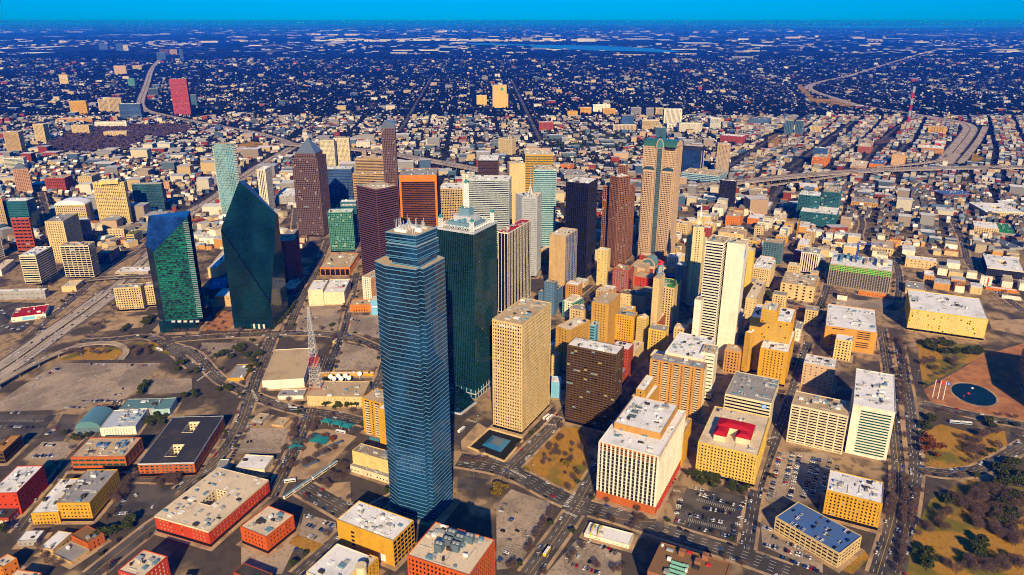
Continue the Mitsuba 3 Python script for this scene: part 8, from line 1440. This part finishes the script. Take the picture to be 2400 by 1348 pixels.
# roof plant and dark window strips of the brick district, as part of the mass
# trees of the suburbs: small clumps, two lumps each
def clumps(key, x, y, s_, base, label):
    n = len(x); oc = np.array([[1, 0, 0], [-1, 0, 0], [0, 1, 0], [0, -1, 0], [0, 0, 1], [0, 0, -1.]]); of = np.array([[0, 2, 4], [2, 1, 4], [1, 3, 4], [3, 0, 4], [2, 0, 5], [1, 2, 5], [3, 1, 5], [0, 3, 5]])
    VS, FS, CS = [], [], []
    for q in range(2):
        v = oc[None] * NR.uniform(.55, 1.1, (n, 6, 1)) * s_[:, None, None] * [1, 1, .75]; a = NR.uniform(0, 6.28, n); ca, sa = np.cos(a)[:, None], np.sin(a)[:, None]
        v = np.stack([v[..., 0] * ca - v[..., 1] * sa, v[..., 0] * sa + v[..., 1] * ca, v[..., 2]], -1)
        v += np.stack([x + NR.normal(0, 1, n) * s_ * .45, y + NR.normal(0, 1, n) * s_ * .45, s_ * NR.uniform(.9, 1.35, n)], -1)[:, None]
        VS.append(v.reshape(-1, 3)); FS.append((of[None] + (np.arange(n) * 6)[:, None, None]).reshape(-1, 3) + q * n * 6); CS.append(np.repeat(base * NR.uniform(.5, 1.5, (n, 1)), 6, 0))
    ent(key, mikit.ply((np.vstack(VS), np.vstack(FS)), 'plain', color=np.vstack(CS)), kind='stuff', label=label, category='trees')
def scatter(y0, y1, n):
    u = NR.random(n); y = np.sqrt(y0 ** 2 + u * (y1 ** 2 - y0 ** 2)); x = NR.uniform(-.76, .76, n) * y; return x, y
TC = np.array([(.009, .016, .005), (.016, .014, .007), (.011, .012, .008), (.007, .013, .005)])
for i, (y0, y1, n, dens) in enumerate(((1450, 2600, 15000, .5), (2600, 3700, 24000, .5), (3700, 6200, 52000, 1.), (6200, 11000, 56000, 1.))):
    x, y = scatter(y0, y1, n); s_ = NR.uniform(2.2, 5.2, n) * (1 if i < 2 else 1.25 if i == 2 else 1.9)
    z_ = zone(x, y); k_ = (z_ > 1) & ((z_ != 2) | (NR.random(n) < .25)) & ((z_ != 6) | (NR.random(n) < .4)) & (fbmv := meshkit.fbm(np.c_[x * .0012, y * .0012, x * 0], 3) > (.33 if i < 2 else .28))
    k_ &= free(x, y, np.full(n, 1.0)); x, y, s_ = x[k_], y[k_], s_[k_]
    if i > 1: TC = np.array([(.004, .009, .003), (.008, .008, .004), (.006, .007, .005), (.003, .008, .003)])
    clumps(f'suburban_trees' if i == 0 else f'suburban_trees_{i:03d}', x, y, s_, TC[NR.integers(0, 4, len(x))], ['trees between the nearer low blocks', 'trees between the blocks beyond the freeway', 'dark tree cover of the nearer suburbs', 'dark tree cover of the far suburbs'][i])
for nm, Z_, n, bc, lb in (('creek_wood', WOOD, 2600, (.06, .04, .038), 'bare purple brown wood along the creek on the left'), ('oak_grove', OAKS, 900, (.022, .035, .010), 'dark oak grove behind the black octagon tower')):
    X, Y = [], []
    for P_ in Z_:
        x0, y0, x1, y1 = P_.bounds; x = NR.uniform(x0, x1, n * 3); y = NR.uniform(y0, y1, n * 3); k_ = shapely.contains_xy(P_, x, y); X.append(x[k_][:n]); Y.append(y[k_][:n])
    x, y = np.concatenate(X), np.concatenate(Y); k_ = free(x, y, np.full(len(x), 2.)) | (nm == 'creek_wood'); clumps(nm, x[k_], y[k_], NR.uniform(3.5, 6.5, k_.sum()), np.array(bc), lb)
# big pale sheds and towers far out on the plain
FB = []
for i in range(450):
    y = math.sqrt(NR.uniform(9500 ** 2, 42000 ** 2)); x = NR.uniform(-.75, .75) * y
    if meshkit.fbm(np.array([[x * .00016, y * .00012, 3.]]), 3)[0] < .48: continue
    FB.append((x, y, NR.uniform(-20, 20), NR.uniform(60, 420), NR.uniform(40, 160), NR.uniform(8, 22) if NR.random() < .9 else NR.uniform(30, 70), NR.choice([0, 0, 0, 1, 7]), NR.integers(0, 3), 0, 5))
for i in range(900):
    y = math.sqrt(NR.uniform(9300 ** 2, 19000 ** 2)); x = NR.uniform(-.75, .75) * y
    if meshkit.fbm(np.array([[x * .0004, y * .0003, 5.]]), 3)[0] < .47: continue
    FB.append((x, y, NR.uniform(-8, 8), NR.uniform(20, 110), NR.uniform(20, 70), NR.uniform(5, 14), NR.choice([0, 0, 0, 1, 7]), NR.integers(0, 3), 0, 5))
for i in range(110):
    y = NR.uniform(17800, 19800) + NR.normal(0, 300); x = NR.uniform(-.26, .12) * y; FB.append((x, y, NR.uniform(-8, 8), NR.uniform(50, 300), NR.uniform(40, 120), NR.uniform(8, 24), NR.choice([0, 0, 7, 1]), 1, 0, 5))
FB = [q for q in FB if not any(shapely.contains_xy(A_, q[0], q[1]) for A_ in AREAS)]
mass('far_sheds', np.array(FB, float), 0, 'pale warehouse roofs far out on the plain')
# ------------------------------------------------------------------ haze
if HAZE:
    scene['haze_air'] = {'type': 'homogeneous', 'albedo': rgb(.01, .40, .98), 'sigma_t': {'type': 'rgb', 'value': [1.2e-5, 1.7e-5, 5.2e-5]}}
    scene['camera']['medium'] = {'type': 'ref', 'id': 'haze_air'}
    scene['haze'] = {'type': 'cube', 'to_world': TS().translate([0, 0, (EYE + 14 - 1) / 2]).scale([GR + 4000, GR + 4000, (EYE + 14 + 1) / 2]), 'bsdf': {'type': 'null'}, 'interior': {'type': 'ref', 'id': 'haze_air'}}
    labels['haze'] = {'kind': 'stuff', 'label': 'blue haze over the plain', 'category': 'haze'}
